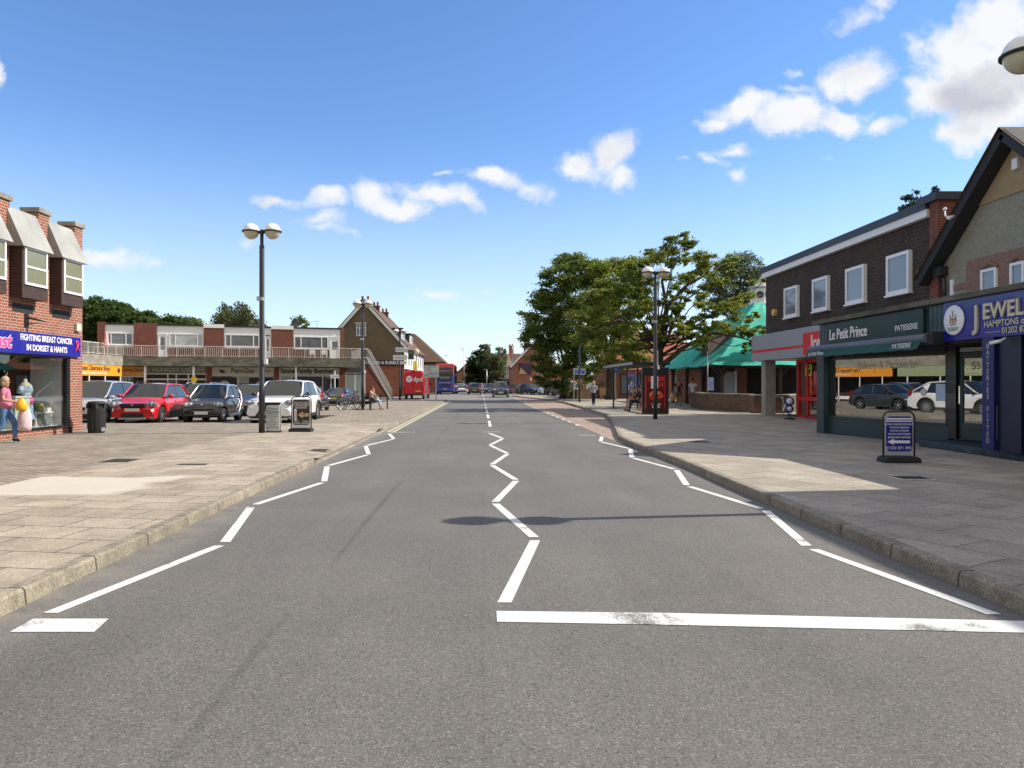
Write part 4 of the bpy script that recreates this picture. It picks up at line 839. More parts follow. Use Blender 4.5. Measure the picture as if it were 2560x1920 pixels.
# door, step
parts(pt, 'door_post', BLACK, ((4.12,-.12,.3),(4.34,.02,2.4)), M=MWN)
dr = parts(pt, 'door', TEAL, ((4.36,-.1,.3),(4.45,-.05,2.25)), ((5.12,-.1,.3),(5.2,-.05,2.25)), ((4.45,-.1,2.12),(5.12,-.05,2.25)), ((4.45,-.1,.3),(5.12,-.05,.68)), M=MWN)
b = lb(MWN); b.add([(4.45,-.075,.68),(5.12,-.075,.68),(5.12,-.075,2.12),(4.45,-.075,2.12)], [(0,1,2,3)], GLP); b.obj('pane', dr); lettering('55', .24, wp(4.76,1.95,-.05), '-X', bpy.data.materials['pale_gold_vinyl'], dr, .001, rot=WA)
parts(dr, 'letterbox', BLACK, ((4.6,-.05,.5),(4.95,-.035,.58)), M=MWN); parts(dr, 'handle', CHROME, ((4.385,-.05,1.1),(4.415,-.01,1.5)), M=MWN); parts(pt, 'door_lintel', STEEL, ((4.4,-.1,2.27),(5.2,-.02,2.36)), M=MWN)
stp = parts(pt, 'door_step', mat('painted_step', (.03,.05,.06), .6, var=.5, scale=7), ((LX+.15,9.0,.12),(LX+1.6,16.3,.27)), bev=.02)
jw = thing('jewellery_shop', 'single storey royal blue jewellery shop with gold lettered fascia and round crest', 'shop', (9.75, 14, 0))
NAVY = mat('royal_blue_gloss', (.012,.018,.24), .2, coat=.2); GOLD = mat('pale_gold', (.6,.53,.36), .35, .3)
jf = parts(jw, 'shop_sign', NAVY, ((LX-.07,8.0,2.45),(LX+.2,15.04,3.27)))
lettering('J', .62, (LX-.09,14.02,2.86), '-X', GOLD, jf, .02, bold=.02, xs=.85); lettering('EWELLERS', .42, (LX-.09,13.84,2.94), '-X', GOLD, jf, .02, 'LEFT', bold=.022, xs=1.0)
lettering('HAMPTONS of FERNDOWN', .17, (LX-.08,13.83,2.7), '-X', GOLD, jf, .004, 'LEFT', bold=.015); lettering('01202 871 890', .16, (LX-.08,13.35,2.55), '-X', GOLD, jf, .004, 'LEFT', bold=.01); parts(jf, 'rule', GOLD, ((LX-.078,13.4,2.545),(LX-.071,13.8,2.553)))
b = MB(); b.lathe([(0,0),(.31,0),(.31,-.03),(.3,-.035),(0,-.035)], (LX-.075,14.69,2.87), 32, UPVC, axis='x'); em = b.obj('round_crest_sign', jf)
b = MB(); GD = mat('crest_grey', (.13,.13,.13), .7); CG = mat('crest_gold', (.6,.38,.1), .6); xe = LX-.115
b.prism([(14.63,2.92),(14.75,2.92),(14.75,2.85),(14.69,2.79),(14.63,2.85)], 'x', xe, xe-.004, CG); b.box((xe-.006,14.684,2.8),(xe-.004,14.696,2.92), mat('crest_red', (.4,.05,.02), .6)); b.box((xe-.006,14.64,2.875),(xe-.004,14.74,2.888), bpy.data.materials['crest_red'])
for s in (-1, 1):
    for k in range(5): b.ball((xe, 14.69+s*(.085+.012*math.sin(k*2)), 2.82+k*.035), (.003,.018,.02), GD, 6, 4)
for k in range(7): b.ball((xe, 14.69+.03*math.sin(k*2.3), 2.95+k*.02), (.003,.02-.002*k,.016), GD, 6, 4)
b.tube([(xe,14.6,2.79),(xe,14.65,2.765),(xe,14.69,2.78),(xe,14.73,2.765),(xe,14.78,2.79)], .008, 5, GD); b.obj('crest', em)
lettering('The Company of', .05, (xe,14.69,2.71), '-X', GD, em, .001); lettering('GOLDSMITHS', .05, (xe,14.69,2.665), '-X', GD, em, .001)
bp_ = parts(jw, 'lettered_panel', mat('dark_blue_panel', (.008,.01,.11), .3), ((LX-.05,13.6,.28),(LX+.0,13.92,2.45)))
for i, ch in enumerate('BATTERIES FITTED'):
    if ch != ' ': lettering(ch, .135, (LX-.053,13.76,2.28-i*.122), '-X', STEEL, bp_, .002, bold=.015)
parts(jw, 'door_recess', mat('navy_paint', (.006,.008,.032), .4), ((LX+.02,13.0,.27),(LX+.1,13.6,2.45)), ((LX+.0,12.4,.27),(LX+.12,12.62,2.45)), ((LX-.02,11.2,.27),(LX+.05,11.5,2.45)), ((LX+.3,11.5,.27),(LX+.35,12.4,2.45)), ((LX+.02,8,.27),(LX+.2,11.2,.8)), ((LX+.5,8,.27),(LX+.55,13.6,2.45)))
b = MB(); b.tube([(LX-.04,13.3,2.42),(LX-.1,13.3,2.38),(LX-.2,13.36,2.34)], .02, 6, UPVC); b.tube([(LX-.14,13.28,2.36),(LX-.26,13.42,2.32)], .035, 8, UPVC); b.obj('security_camera', jw)
# ============================================================ roughcast gable house over the jeweller
gj = thing('roughcast_gable_house', 'grey roughcast house with steep dark gable standing over the jewellery shop', 'building', (12.6, 17, 0))
yl_, yr_, ya_, ze, za = 19.55, 13.9, 16.8, 4.9, 7.35
b = MB(); b.prism([(yl_,3.3),(yl_,ze),(ya_,6.02+.0),(ya_,6.02),(yr_,ze),(yr_,3.3)], 'x', 12.6, 12.9, RENDERG)
b.prism([(yl_-.02,ze-.0),(ya_,za),(yr_+.02,ze)], 'x', 12.62, 12.92, RENDERG); b.box((12.9,yr_,3.0),(22,yl_,ze), RENDERG); b.obj('roughcast_wall', gj)
b = MB(); b.prism([(yl_-1.4,6.08),(ya_,za-.02),(yr_+1.38,6.08)], 'x', 12.585, 12.615, RENDERO); b.obj('ochre_gable_panel', gj)
parts(gj, 'pinkish_band', RENDERP, ((12.575,14.2,3.35),(12.597,18.55,4.75)), ((12.575,18.55,4.05),(12.597,19.3,4.2)))
b = MB()
for (p, q) in (((yl_+.55,ze-.5),(ya_,za+.12)), ((yr_-.55,ze-.5),(ya_,za+.12))): b.beam((12.42,p[0],p[1]),(12.42,q[0],q[1]), .42, .26, BLACKM)
b.obj('bargeboard', gj)
b = MB(); b.add([(12.15,yl_+.6,ze-.4),(12.15,ya_,za+.28),(22,ya_,za+.28),(22,yl_+.6,ze-.4),(12.15,yr_-.6,ze-.4),(22,yr_-.6,ze-.4)], [(0,1,2,3),(1,4,5,2)], ROOFT); b.obj('roof', gj)
MJ = FM((12.6, 19.55), (0,-1))
for (a, c) in ((17.95,17.4),(16.95,16.5),(15.9,15.4)):
    window(gj, MJ, 19.55-a, 19.55-c, 3.35, 4.42, fw=.07, y=.02, dep=.06, gm=bpy.data.materials['sky_reflecting_glass'])
    b = MB(); b.tube([(12.57,a+.02,4.42),(12.56,(a+c)/2,4.56),(12.57,c-.02,4.42)], .05, 6, RENDERP); b.obj('arched_lintel', gj)
b = MB(); b.tube([(12.48,19.45,4.6),(12.5,19.32,4.35),(12.5,19.3,3.3)], .05, 8, BLACK); b.box((12.38,19.3,4.5),(12.6,19.62,4.75), BLACKM); b.obj('downpipe', gj)
parts(gj, 'narrow_window', UPVC, ((12.55,19.05,3.35),(12.61,19.16,4.35))); parts(gj, 'alarm_box', UPVC, ((12.5,16.68,6.62),(12.6,16.86,6.88)), bev=.01)
b = MB(); b.tube([(12.2,18.6,5.85),(12.15,18.75,6.0),(12.15,18.75,6.12)], .02, 6, UPVC); b.tube([(12.2,18.45,5.9),(12.0,18.4,5.85)], .04, 8, UPVC); b.ball((12.15,18.75,6.16), .05, UPVC); b.obj('security_camera', gj)
nb = thing('neighbouring_brick_block', 'tall brick block next to the jewellery shop, its shadow lying across the near pavement', 'building', (12.6, 5, 0))
parts(nb, 'wall', BRICKR, ((12.6,-14,.1),(24,10.6,7.6))); parts(nb, 'low_link', RENDERG, ((12.6,10.6,.1),(22,13.9,5.6))); parts(nb, 'shop_front', NAVY, ((9.85,-14,.12),(12.6,8,3.3)))
for i in range(5): window(nb, FM((12.6,10.4), (0,-1)), 1+i*4, 2.6+i*4, 4.3, 5.9, v=(.5,))
# ============================================================ street furniture (each modelled in its own frame)
LOCAL[0] = True
OPAL = mat('opal_globe_top', (.82,.82,.8), .35, coat=.3); OPALB = mat('yellowed_globe_bottom', (.5,.47,.33), .25, coat=.5, var=.12, scale=6)
def lamp(loc, label, h=6.05, rz=0, clutter=0, gap=.31):
    o = thing('street_lamp', label, 'street lamp', loc, rz, 'twin globe street lamps')
    b = MB(); b.tube([(0,0,0),(0,0,1.3),(0,0,1.32),(0,0,h-.62),(0,0,h-.55),(0,0,h-.18)], [.088,.086,.075,.072,.05,.048], 14, BLACK); b.obj('pole', o)
    b = MB(); b.tube([(-.1,0,h-.2),(.1,0,h-.2)], .045, 10, BLACK); b.lathe([(.06,h-.26),(.07,h-.2),(.05,h-.13)], n=12, m=BLACK); b.obj('bracket', o)
    for s in (-1, 1):
        c = (s*gap, 0, h-.18)
        b = MB(); b.ball(c, .238, OPAL, 20, 12, z0=-.02); g = b.obj('globe', o)
        b = MB(); b.ball(c, (.222,.222,.235), OPALB, 20, 12, z1=-.02); b.obj('lower_globe', g)
        b = MB(); b.lathe([(.235,-.028),(.262,-.02),(.262,.012),(.235,.02)], c, 24, BLACKM); b.obj('band', g)
    if clutter:
        b = MB(); b.lathe([(.08,0),(.08,.1)], (0,0,h-2.2), 12, STEEL); b.box((-.14,-.05,h-2.2),(-.06,.05,h-2.08), STEEL); b.obj('clamp', o)
        b = MB(); b.box((.07,-.06,2.0),(.16,.06,2.16), UPVC); b.box((.085,-.012,2.16),(.11,.012,2.75), UPVC); b.obj('meter_box', o)
    return o
lamp((-6.5,20.7,.12), 'tall twin globe lamp post standing beside the pale menu board, left pavement', clutter=1)
lamp((-6.83,39.7,.12), 'twin globe lamp post by the bicycle and bench, left pavement', clutter=1)
lamp((-7.3,61,.12), 'twin globe lamp post carrying white arrow signs beside the red van')
lamp((6.82,28.4,.12), 'twin globe lamp post just in front of the red advert panel', clutter=1)
lamp((7.2,54,.12), 'twin globe lamp post half hidden in the tree, beside the blue finger sign')
lamp((7.25,124,.0), 'slender twin globe lamp post before the brick pub wall', h=6.4)
lamp((7.2,9.0,.12), 'twin globe lamp post cut by the right edge, casting a long shadow', h=5.79, gap=.375)
for (x, y, h, lab) in ((-8.7,90,5.6,'single globe lamp on the white terrace front above the van'),(-9.0,121,6.2,'small single globe lamp beside the brown roofed corner building')):
    o = thing('globe_lamp', lab, 'street lamp', (x,y,-.1)); b = MB(); b.tube([(0,0,0),(0,0,h-.2)], .06, 8, BLACK); b.obj('pole', o); b = MB(); b.ball((0,0,h), .42, OPALB, 16, 10); b.obj('globe', o)
for (x, y, h, lab) in ((px(1118,150),150,7.4,'tall grey lamp column beyond the double deck bus'),(px(1160,135),135,8.0,'tall grey lamp column in front of the dark far tree'),(px(1281,112),112,7.4,'tall grey lamp column at the corner of the brick pub'),(px(1217,130),130,4.0,'short grey column rising behind the white car ahead')):
    o = thing('lamp_column', lab, 'lamp column', (x,y,0)); b = MB(); b.tube([(0,0,0),(0,0,h)], [.11,.06], 8, STEEL); b.obj('pole', o); b = MB(); b.beam((0,0,h),(-.7,0,h+.08), .2, .1, STEEL); b.obj('lantern', o)
# litter bin
o = thing('litter_bin', 'round black ribbed litter bin at the corner of the charity shop', 'bin', (-11.32,20.7,.12), R(-20))
b = MB(); b.lathe([(.21,0),(.225,.02),(.225,.1),(.235,.12),(.235,.66),(.24,.68)], n=32, m=BLACKM)
for k in range(16): a = k*PI/8; b.box((.235*math.cos(a)-.006,.235*math.sin(a)-.006,.13),(.235*math.cos(a)+.006,.235*math.sin(a)+.006,.66), BLACKM)
bevel(b.obj('body', o), .003)
b = MB(); b.lathe([(.24,.68),(.24,.72)], n=32, m=BLACKM); b.lathe([(.24,.84),(.245,.86),(.23,.905),(.15,.92),(0,.925)], n=32, m=BLACKM)
for a in (R(45), R(135), R(225), R(315)): b.box((.2*math.cos(a)-.05,.2*math.sin(a)-.05,.71),(.2*math.cos(a)+.05,.2*math.sin(a)+.05,.85), BLACKM)
b.lathe([(.17,.7),(.17,.86)], n=20, m=RUBBER); b.obj('hood', o)
b = MB(); b.box((.2,-.06,.05),(.26,.06,.16), STEEL); b.obj('latch', o)
# pavement boards
def rrect(w, h, r, n=6, z0=0):
    pts = []
    for cx, cy, a0 in ((w/2-r, h-r, 0), (-w/2+r, h-r, 90), (-w/2+r, r, 180), (w/2-r, r, 270)):
        for k in range(n+1): a = R(a0+90*k/n); pts.append((cx+r*math.cos(a), cy+z0+r*math.sin(a)))
    return pts
def aboard(loc, rz, w, h, label, panel_m, back_m, base_m=BLACKM):
    o = thing('pavement_sign', label, 'pavement sign', loc, rz)
    b = MB(); b.prism([(-w/2-.02,0),(w/2+.02,0),(w/2+.02,.07),(w/2-.04,.11),(-w/2+.04,.11),(-w/2-.02,.07)], 'y', -.17, .17, base_m); bevel(b.obj('base', o), .015)
    b = MB(); pts = [(-w/2+.02,0,.1),(-w/2+.02,0,h-.1)]+[(p[0], 0, p[1]) for p in rrect(w-.04, h-.02, .1)[7:14]][::-1]
    arc = [(x, 0, z) for (x, z) in rrect(w-.04, h-.0, .12)[0:14]]
    b.tube([(w/2-.02,0,.08)]+arc+[(-w/2+.02,0,.08)], .016, 8, BLACK); b.obj('frame', o)
    b = MB(); b.prism(rrect(w-.09, h-.2, .04, z0=.13), 'y', -.012, .012, back_m); p = b.obj('panel', o)
    b = MB(); b.prism(rrect(w-.13, h-.29, .07, z0=.2), 'y', -.019, -.0125, panel_m); q = b.obj('poster', p)
    return o, q
T = lettering
BLUEP = mat('deep_blue_print', (.012,.01,.22), .35, coat=.3)
o, q = aboard((7.58,13.0,.12), R(-2), .6, .93, 'blue jewellery pavement sign with white arrow on the shaded paving', BLUEP, mat('grey_panel', (.4,.4,.42), .5))
ys_ = -.0205
parts(q, 'white_band', UPVC, ((-.235,-.021,.74),(.235,-.0195,.81)))
T('Hamptons Jewellery', .058, (0,-.023,.775), '-Y', BLUEP, q, .0006, bold=.012)
for i, t in enumerate(('GOLD & SILVER BOUGHT','WATCH REPAIRS','WATCH STRAPS','WATCH BATTERIES','JEWELLERY REPAIRS')): T(t, .046, (0,ys_,.695-i*.06), '-Y', UPVC, q, .0006, bold=.01)
b = MB(); b.prism([(-.22,.375),(-.1,.43),(-.1,.4),(.19,.4),(.19,.35),(-.1,.35),(-.1,.32)], 'y', -.0215, -.0195, UPVC); b.obj('arrow', q)
T('01202 871 890', .075, (-.01,ys_,.262), '-Y', UPVC, q, .0006)
o, q = aboard((-5.48,21.2,.12), R(-3), .64, 1.04, 'black barber pavement sign with gold open arrow and striped pole', BLACK, UPVC)
GLD = mat('gold_print', (.6,.48,.2), .5); PALEP = mat('pale_print', (.62,.58,.52), .6)
for i, t in enumerate(('WALK-IN ONLY','NO APPOINTMENTS','NECESSARY')): T(t, .085, (0,ys_,.86-i*.072), '-Y', PALEP, q, .0006, bold=.022, xs=.74 if i == 1 else .85)
b = MB(); b.prism([(-.09,.5),(.05,.6),(.05,.545),(.22,.545),(.22,.455),(.05,.455),(.05,.4)], 'y', -.0215, -.0195, GLD); a_ = b.obj('arrow', q)
T('OPEN', .072, (.08,-.023,.5), '-Y', mat('dark_red_print', (.25,.02,.02), .5), q, .0006, bold=.02)
b = MB(); b.prism(rrect(.08,.34,.035,z0=.34), 'y', -.0215, -.0195, UPVC); po = b.obj('barber_pole', q); po.location.x = -.17
b = MB()
for i in range(5): b.prism([(-.036,.37+i*.052),(.036,.41+i*.052),(.036,.43+i*.052),(-.036,.39+i*.052)], 'y', -.0232, -.0222, mat('pole_red', (.5,.02,.03), .5) if i == 0 else (bpy.data.materials['pole_red'] if i % 2 == 0 else BLUEP))
st_ = b.obj('stripes', q); st_.location.x = -.17
for i, t in enumerate(('FIRST      CLASS','TURKISH BARBER')): T(t, .075, (0,ys_,.31-i*.065), '-Y', PALEP, q, .0006, bold=.015, xs=.85)
o = thing('pavement_sign', 'pale grey menu board with green heading beside the tall lamp post', 'pavement sign', (-6.22,20.85,.12), R(-2))
b = MB(); b.prism(rrect(.4,.76,.04,z0=.03), 'y', -.03, -.005, mat('pale_board', (.55,.56,.57), .5)); p = b.obj('panel', o); b = MB(); b.prism(rrect(.4,.76,.04,z0=.03), 'y', .12, .14, bpy.data.materials['pale_board']); b.obj('rear_panel', o)
b = MB(); b.box((-.22,-.06,0),(.22,.18,.035), BLACKM); b.obj('base', o)
T('Cinnamon', .1, (0,-.032,.7), '-Y', mat('green_print', (.05,.25,.1), .6), p, .0006, shear=.3, bold=.015, xs=.8)
for i, (t, s) in enumerate((('VEGETARIAN',.062),('BANQUET NIGHT',.062),('5 Course Meal',.05),('£15.95 per person',.05),('any starter',.04),('any main',.04),('Any side dish',.04),('naan or rice included',.04),('Every Tuesday',.04),('Monday 5 till 11',.04),('Telephone 01202 877 874',.042))): T(t, s, (0,-.032,.62-i*.048), '-Y', BLACKM, p, .0006, bold=.01, xs=.85)
o = thing('pavement_sign', 'small blue shop sign of two stacked discs by the supermarket entrance', 'pavement sign', (12.1,28.2,.12), R(-12))
b = MB(); b.lathe([(.22,0),(.2,.05),(.03,.09)], n=18, m=BLACKM); b.obj('base', o)
b = MB(); b.lathe([(.001,-.03),(.18,-.03),(.18,.03),(.001,.03)], (0,0,.72), 24, BLUEP, axis='y'); b.lathe([(.001,-.028),(.15,-.028),(.15,.028),(.001,.028)], (0,0,.42), 24, BLUEP, axis='y'); b.lathe([(.001,-.026),(.07,-.026),(.07,.026),(.001,.026)], (0,0,.23), 24, BLUEP, axis='y'); b.box((-.015,-.02,.05),(.015,.02,.2), BLUEP); d = b.obj('body', o)
b = MB()
for (z, r, c) in ((.73,.12,0),(.43,.09,0),(.25,.04,.02)): b.lathe([(.001,-.034),(r,-.034),(r,-.03),(.001,-.03)], (c,0,z), 20, UPVC, axis='y')
b.obj('discs', d)
b = MB()
for s in (-1, 1): b.beam((s*.14,0,.62),(s*.24,0,.36), .02, .05, UPVC)
b.obj('arm_strips', o)
# cycle stands
def hoop(loc, rz, label, m=STEEL, w=.7, h=.8):
    b = MB(); b.tube([(-w/2,0,0),(-w/2,0,h-.15),(-w/2+.05,0,h-.04),(-w/2+.15,0,h),(w/2-.15,0,h),(w/2-.05,0,h-.04),(w/2,0,h-.15),(w/2,0,0)], .025, 8, m); o = b.obj('cycle_stand'); o.location = loc; o.rotation_euler.z = rz
    return tag(o, label, 'cycle stand')
hoop((13.62,33.2,.12), R(10), 'galvanised steel cycle hoop between the concrete column and the blue disc sign')
hoop((-6.6,39.3,.12), R(60), 'black cycle hoop beside the lamp post, next to the bench', BLACK)
# bench with arms, and seat planks
def bench(loc, rz, label, L_=1.5):
    o = thing('park_bench', label, 'bench', loc, rz)
    b = MB()
    for i in range(4): b.box((-L_/2,-.25+i*.125,.42),(L_/2,-.15+i*.125,.45), BLACKM)
    b.obj('seat', o)
    b = MB()
    for i in range(3): b.box((-L_/2,.255+i*.01,.55+i*.12),(L_/2,.285+i*.01,.64+i*.12), BLACKM)
    b.obj('backrest', o)
    for s in (-1, 1):
        for y in (-.24, .26): parts(o, 'leg', BLACK, ((s*L_/2-.025,y-.025,0),(s*L_/2+.025,y+.025,.66 if y < 0 else .86)))
        parts(o, 'armrest', BLACK, ((s*L_/2-.03,-.28,.65),(s*L_/2+.03,.3,.69)))
    return o
bench((-5.98,38.9,.12), R(62), 'black metal bench with armrests carrying the seated woman')
# bicycle leaning by the lamp
def bicycle(loc, rz, label, lean=R(6)):
    o = thing('bicycle', label, 'bicycle', loc, rz); o.rotation_euler.x = lean; r = .34; F = mat('dark_bike_paint', (.03,.02,.05), .3, coat=.5) if 'dark_bike_paint' not in bpy.data.materials else bpy.data.materials['dark_bike_paint']
    for x in (-.52, .52):
        b = MB(); n = 28; b.tube([(x+r*math.cos(2*PI*k/n),0,r+r*math.sin(2*PI*k/n)) for k in range(n+1)], .018, 6, RUBBER, cap=False); w = b.obj('wheel', o)
        b = MB(); b.tube([(x+(r-.03)*math.cos(2*PI*k/n),0,r+(r-.03)*math.sin(2*PI*k/n)) for k in range(n+1)], .008, 5, CHROME, cap=False)
        for k in range(12): a = 2*PI*k/12; b.tube([(x,0,r),(x+(r-.03)*math.cos(a),0,r+(r-.03)*math.sin(a))], .002, 3, CHROME, cap=False)
        b.tube([(x,-.04,r),(x,.04,r)], .02, 8, CHROME); b.obj('rim', w)
    b = MB(); bb = (-.08,0,.29); st = (-.2,0,.78); hd = (.36,0,.86); hb = (.39,0,.72)
    for p, q in ((bb,st),(st,(.35,0,.84)),(bb,hb),(hb,hd),(bb,(-.52,0,r)),(st,(-.52,0,r)),(hb,(.52,0,r))): b.tube([p,q], .016, 8, F)
    b.obj('frame', o)
    b = MB(); b.tube([hd,(.34,0,.98),(.38,0,1.0)], .013, 6, BLACK); b.tube([(.3,-.27,1.02),(.38,-.15,1.0),(.38,.15,1.0),(.3,.27,1.02)], .013, 6, BLACK); b.obj('handlebars', o)
    b = MB(); b.tube([st,(-.22,0,.9)], .014, 6, CHROME); b.prism([(-.36,.9),(-.1,.92),(-.08,.94),(-.36,.97)], 'y', -.06, .06, BLACKM); bevel(b.obj('saddle', o), .02)
    b = MB(); b.tube([(-.08,-.09,.29),(-.08,.09,.29)], .015, 6, STEEL); b.tube([(-.08,.07,.29),(-.03,.07,.13)], .01, 5, STEEL); b.tube([(-.08,-.07,.29),(-.13,-.07,.45)], .01, 5, STEEL); b.lathe([(.09,0),(.09,.006)], (-.08,.05,.29), 16, STEEL, axis='y'); b.obj('crankset', o)
    return o
bicycle((-7.22,38.2,.12), R(38), 'dark bicycle with drop saddle leaning near the lamp post and bench')
bicycle((-7.5,38.9,.12), R(-30), 'second bicycle half hidden behind the first by the lamp post', R(-7))
# bus shelter with its advert panel
sh = thing('bus_shelter', 'black framed glass bus shelter with flat roof and advert end panel', 'bus shelter', (7.8,37,.12))
GLS = glassmat('shelter_glass', (.86,.9,.9), .06)
b = MB(); b.box((-1.0,-4.3,2.28),(.72,4.6,2.36), BLACKM); b.box((-1.03,-4.33,2.3),(-1.0,4.63,2.42), STEEL); b.box((-1.0,-4.35,2.3),(.72,-4.3,2.42), BLACKM); b.obj('roof', sh)
for (x, y) in ((.5,-4.0),(.5,-1.2),(.5,1.6),(.5,4.4),(-.3,4.4)): parts(sh, 'post', BLACK, ((x-.04,y-.04,0),(x+.04,y+.04,2.28)))
for (y0, y1) in ((-3.9,-1.3),(-1.1,1.5),(1.7,4.3)): b = MB(); b.poly([(.5,y0,.25),(.5,y1,.25),(.5,y1,2.1),(.5,y0,2.1)], GLS); b.obj('glass_panel', sh); parts(sh, 'rail', BLACK, ((.47,y0,.18),(.53,y1,.25)), ((.47,y0,2.1),(.53,y1,2.17)))
parts(sh, 'perch_seat', mat('red_seat', (.45,.03,.02), .5), ((.05,-3.8,.5),(.35,-.2,.56)), ((.18,-3.7,0),(.24,-3.6,.5)), ((.18,-.4,0),(.24,-.3,.5)))
ad = parts(sh, 'advert_panel', BLACK, ((-.62,-4.6,.02),(.6,-4.44,2.17)), bev=.02)
REDP = mat('dark_red_poster', (.09,.006,.008), .3, var=.5, scale=2.5, obj=True); REDL = mat('bright_red_print', (.7,.03,.02), .4)
ps = parts(ad, 'poster', REDP, ((-.5,-4.612,.28),(.48,-4.602,1.8)))
parts(ps, 'red_edge', REDL, ((-.49,-4.615,.28),(-.44,-4.6125,1.78)), ((.4,-4.615,.28),(.42,-4.6125,1.78)))
T('ZINGER', .27, (0,-4.616,1.62), '-Y', REDL, ps, .001, bold=.035, xs=.82); T('BOX', .25, (.16,-4.616,1.36), '-Y', REDL, ps, .001, bold=.035, xs=.8)
parts(ps, 'white_notice', UPVC, ((-.22,-4.622,1.2),(.1,-4.6165,1.76)))
b = MB(); random.seed(11)
for k in range(70):
    a = random.uniform(0, 2*PI); rr = math.sqrt(random.random()); b.ball((rr*.3*math.cos(a), -4.614, .82+rr*.22*math.sin(a)+.05), (random.uniform(.03,.07), .004, random.uniform(.02,.05)), REDL if k % 4 else mat('crisp_gold', (.6,.3,.06), .5) if k == 0 else bpy.data.materials['crisp_gold'], 7, 5)
b.prism([(-.2,1.08),(.2,1.08),(.3,.95),(-.3,.95)], 'y', -4.6135, -4.612, REDL); b.obj('food_picture', ps)
T('WORTH IT ONE', .06, (0,-4.616,.5), '-Y', UPVC, ps, .001, bold=.02); T('KFC', .19, (0,-4.616,.385), '-Y', UPVC, ps, .001, bold=.05, shear=.25)
tag(parts(None, 'carrier_bag', UPVC, ((-.13,-.1,0),(.13,.1,.26))), 'crumpled white bag on the ground by the shelter bench', 'bag').location = (7.7,33.6,.12)
o = bpy.data.objects['carrier_bag']; m_ = o.modifiers.new('s','SUBSURF'); m_.levels = m_.render_levels = 2
tag(parts(None, 'red_litter_box', mat('red_box', (.5,.03,.02), .5), ((-.15,-.15,0),(.15,.15,.7)), bev=.02), 'red litter box at the end of the shelter seat', 'bin').location = (8.0,33.1,.12)
# blue finger sign, blue board, banner pole
o = thing('finger_post', 'grey post carrying a blue arrow sign beside the second right lamp', 'signpost', (7.12,56.8,.12))
parts(o, 'post', STEEL, ((-.04,-.04,0),(.04,.04,2.65))); BLS = mat('blue_sign', (.02,.11,.42), .4)
b = MB(); b.prism([(0,2.15),(.85,2.1),(.97,2.32),(.85,2.58),(0,2.62)], 'y', -.07, -.045, UPVC); s_ = b.obj('arrow_panel', o)
b = MB(); b.prism([(.04,2.19),(.83,2.15),(.91,2.32),(.83,2.53),(.04,2.57)], 'y', -.075, -.071, BLS); b.obj('blue_face', s_); T('Town Centre', .13, (.45,-.078,2.43), '-Y', UPVC, s_, .001); T('Car Park', .13, (.4,-.078,2.26), '-Y', UPVC, s_, .001)
o = thing('information_board', 'blue shop name board on a post by the far tree trunk', 'sign', (px(1539,58),58,.12)); parts(o, 'post', STEEL, ((-.03,-.03,0),(.03,.03,2.3))); p = parts(o, 'board', BLS, ((-.26,-.05,2.3),(.26,.0,2.9))); T('OPEN', .14, (0,-.055,2.75), '-Y', UPVC, p, .001); T('Library', .12, (0,-.055,2.55), '-Y', UPVC, p, .001)
o = thing('banner_pole', 'thin grey pole with white and blue poster rising from the planter', 'pole', (px(1769,39),39,.9)); b = MB(); b.tube([(0,0,0),(0,0,2.4)], .03, 8, STEEL); b.obj('pole', o); p = parts(o, 'poster', mat('blue_white_poster', (.55,.58,.65), .6, scale=4, col2=(.15,.2,.5), obj=True), ((-.02,-.04,.25),(.33,-.02,.98)))
# white direction sign on two posts
o = thing('direction_sign', 'white road direction sign with black arrows on two grey posts', 'road sign', (-4.78,63.5,.1))
for x in (-.42, .42): parts(o, 'post', STEEL, ((x-.045,-.045,-.1),(x+.045,.045,3.1)))
p = parts(o, 'panel', mat('sign_white', (.6,.62,.6), .5), ((-.68,-.09,1.98),(.68,-.05,3.02))); parts(p, 'dividing_line', BLACKM, ((-.66,-.093,2.47),(.66,-.0905,2.49)), ((-.66,-.093,2.22),(.66,-.0905,2.24)))
for i, t in enumerate(('West Parley','Hurn','Airport')): T(t, .17, (-.38,-.095,2.93-i*.14), '-Y', BLACKM, p, .001, 'LEFT', bold=.012)
T('Longham', .17, (-.35,-.095,2.35), '-Y', BLACKM, p, .001, 'LEFT', bold=.012); T('St. Leonards', .17, (-.3,-.095,2.1), '-Y', BLACKM, p, .001, 'LEFT', bold=.012)
b = MB()
b.prism([(-.56,2.62),(-.56,2.85),(-.62,2.8),(-.535,2.95),(-.45,2.8),(-.51,2.85),(-.51,2.62)], 'y', -.095, -.091, BLACKM); b.prism([(.35,2.33),(.5,2.33),(.46,2.28),(.62,2.355),(.46,2.43),(.5,2.38),(.35,2.38)], 'y', -.095, -.091, BLACKM); b.prism([(-.35,2.08),(-.5,2.08),(-.46,2.03),(-.62,2.105),(-.46,2.18),(-.5,2.13),(-.35,2.13)], 'y', -.095, -.091, BLACKM); b.obj('arrows', p)
o = thing('arrow_signs', 'cluster of white pointed direction signs fixed to the far left lamp post', 'road sign', (-7.3,60.8,.12)); SW = bpy.data.materials['sign_white']
for (x0, x1, z, h_, t, d) in ((-.35,.42,4.1,.4,'Wimborne',1),(-.55,.58,3.4,.45,'Ferndown',1),(.05,.5,3.05,.28,'P',1)):
    b = MB(); b.prism([(x0,z),(x1,z),(x1+.15,z+h_/2),(x1,z+h_),(x0,z+h_)], 'y', -.06, -.03, SW); p = b.obj('arrow_sign', o); T(t, .17, ((x0+x1)/2,-.062,z+h_/2), '-Y', BLACKM, p, .001)
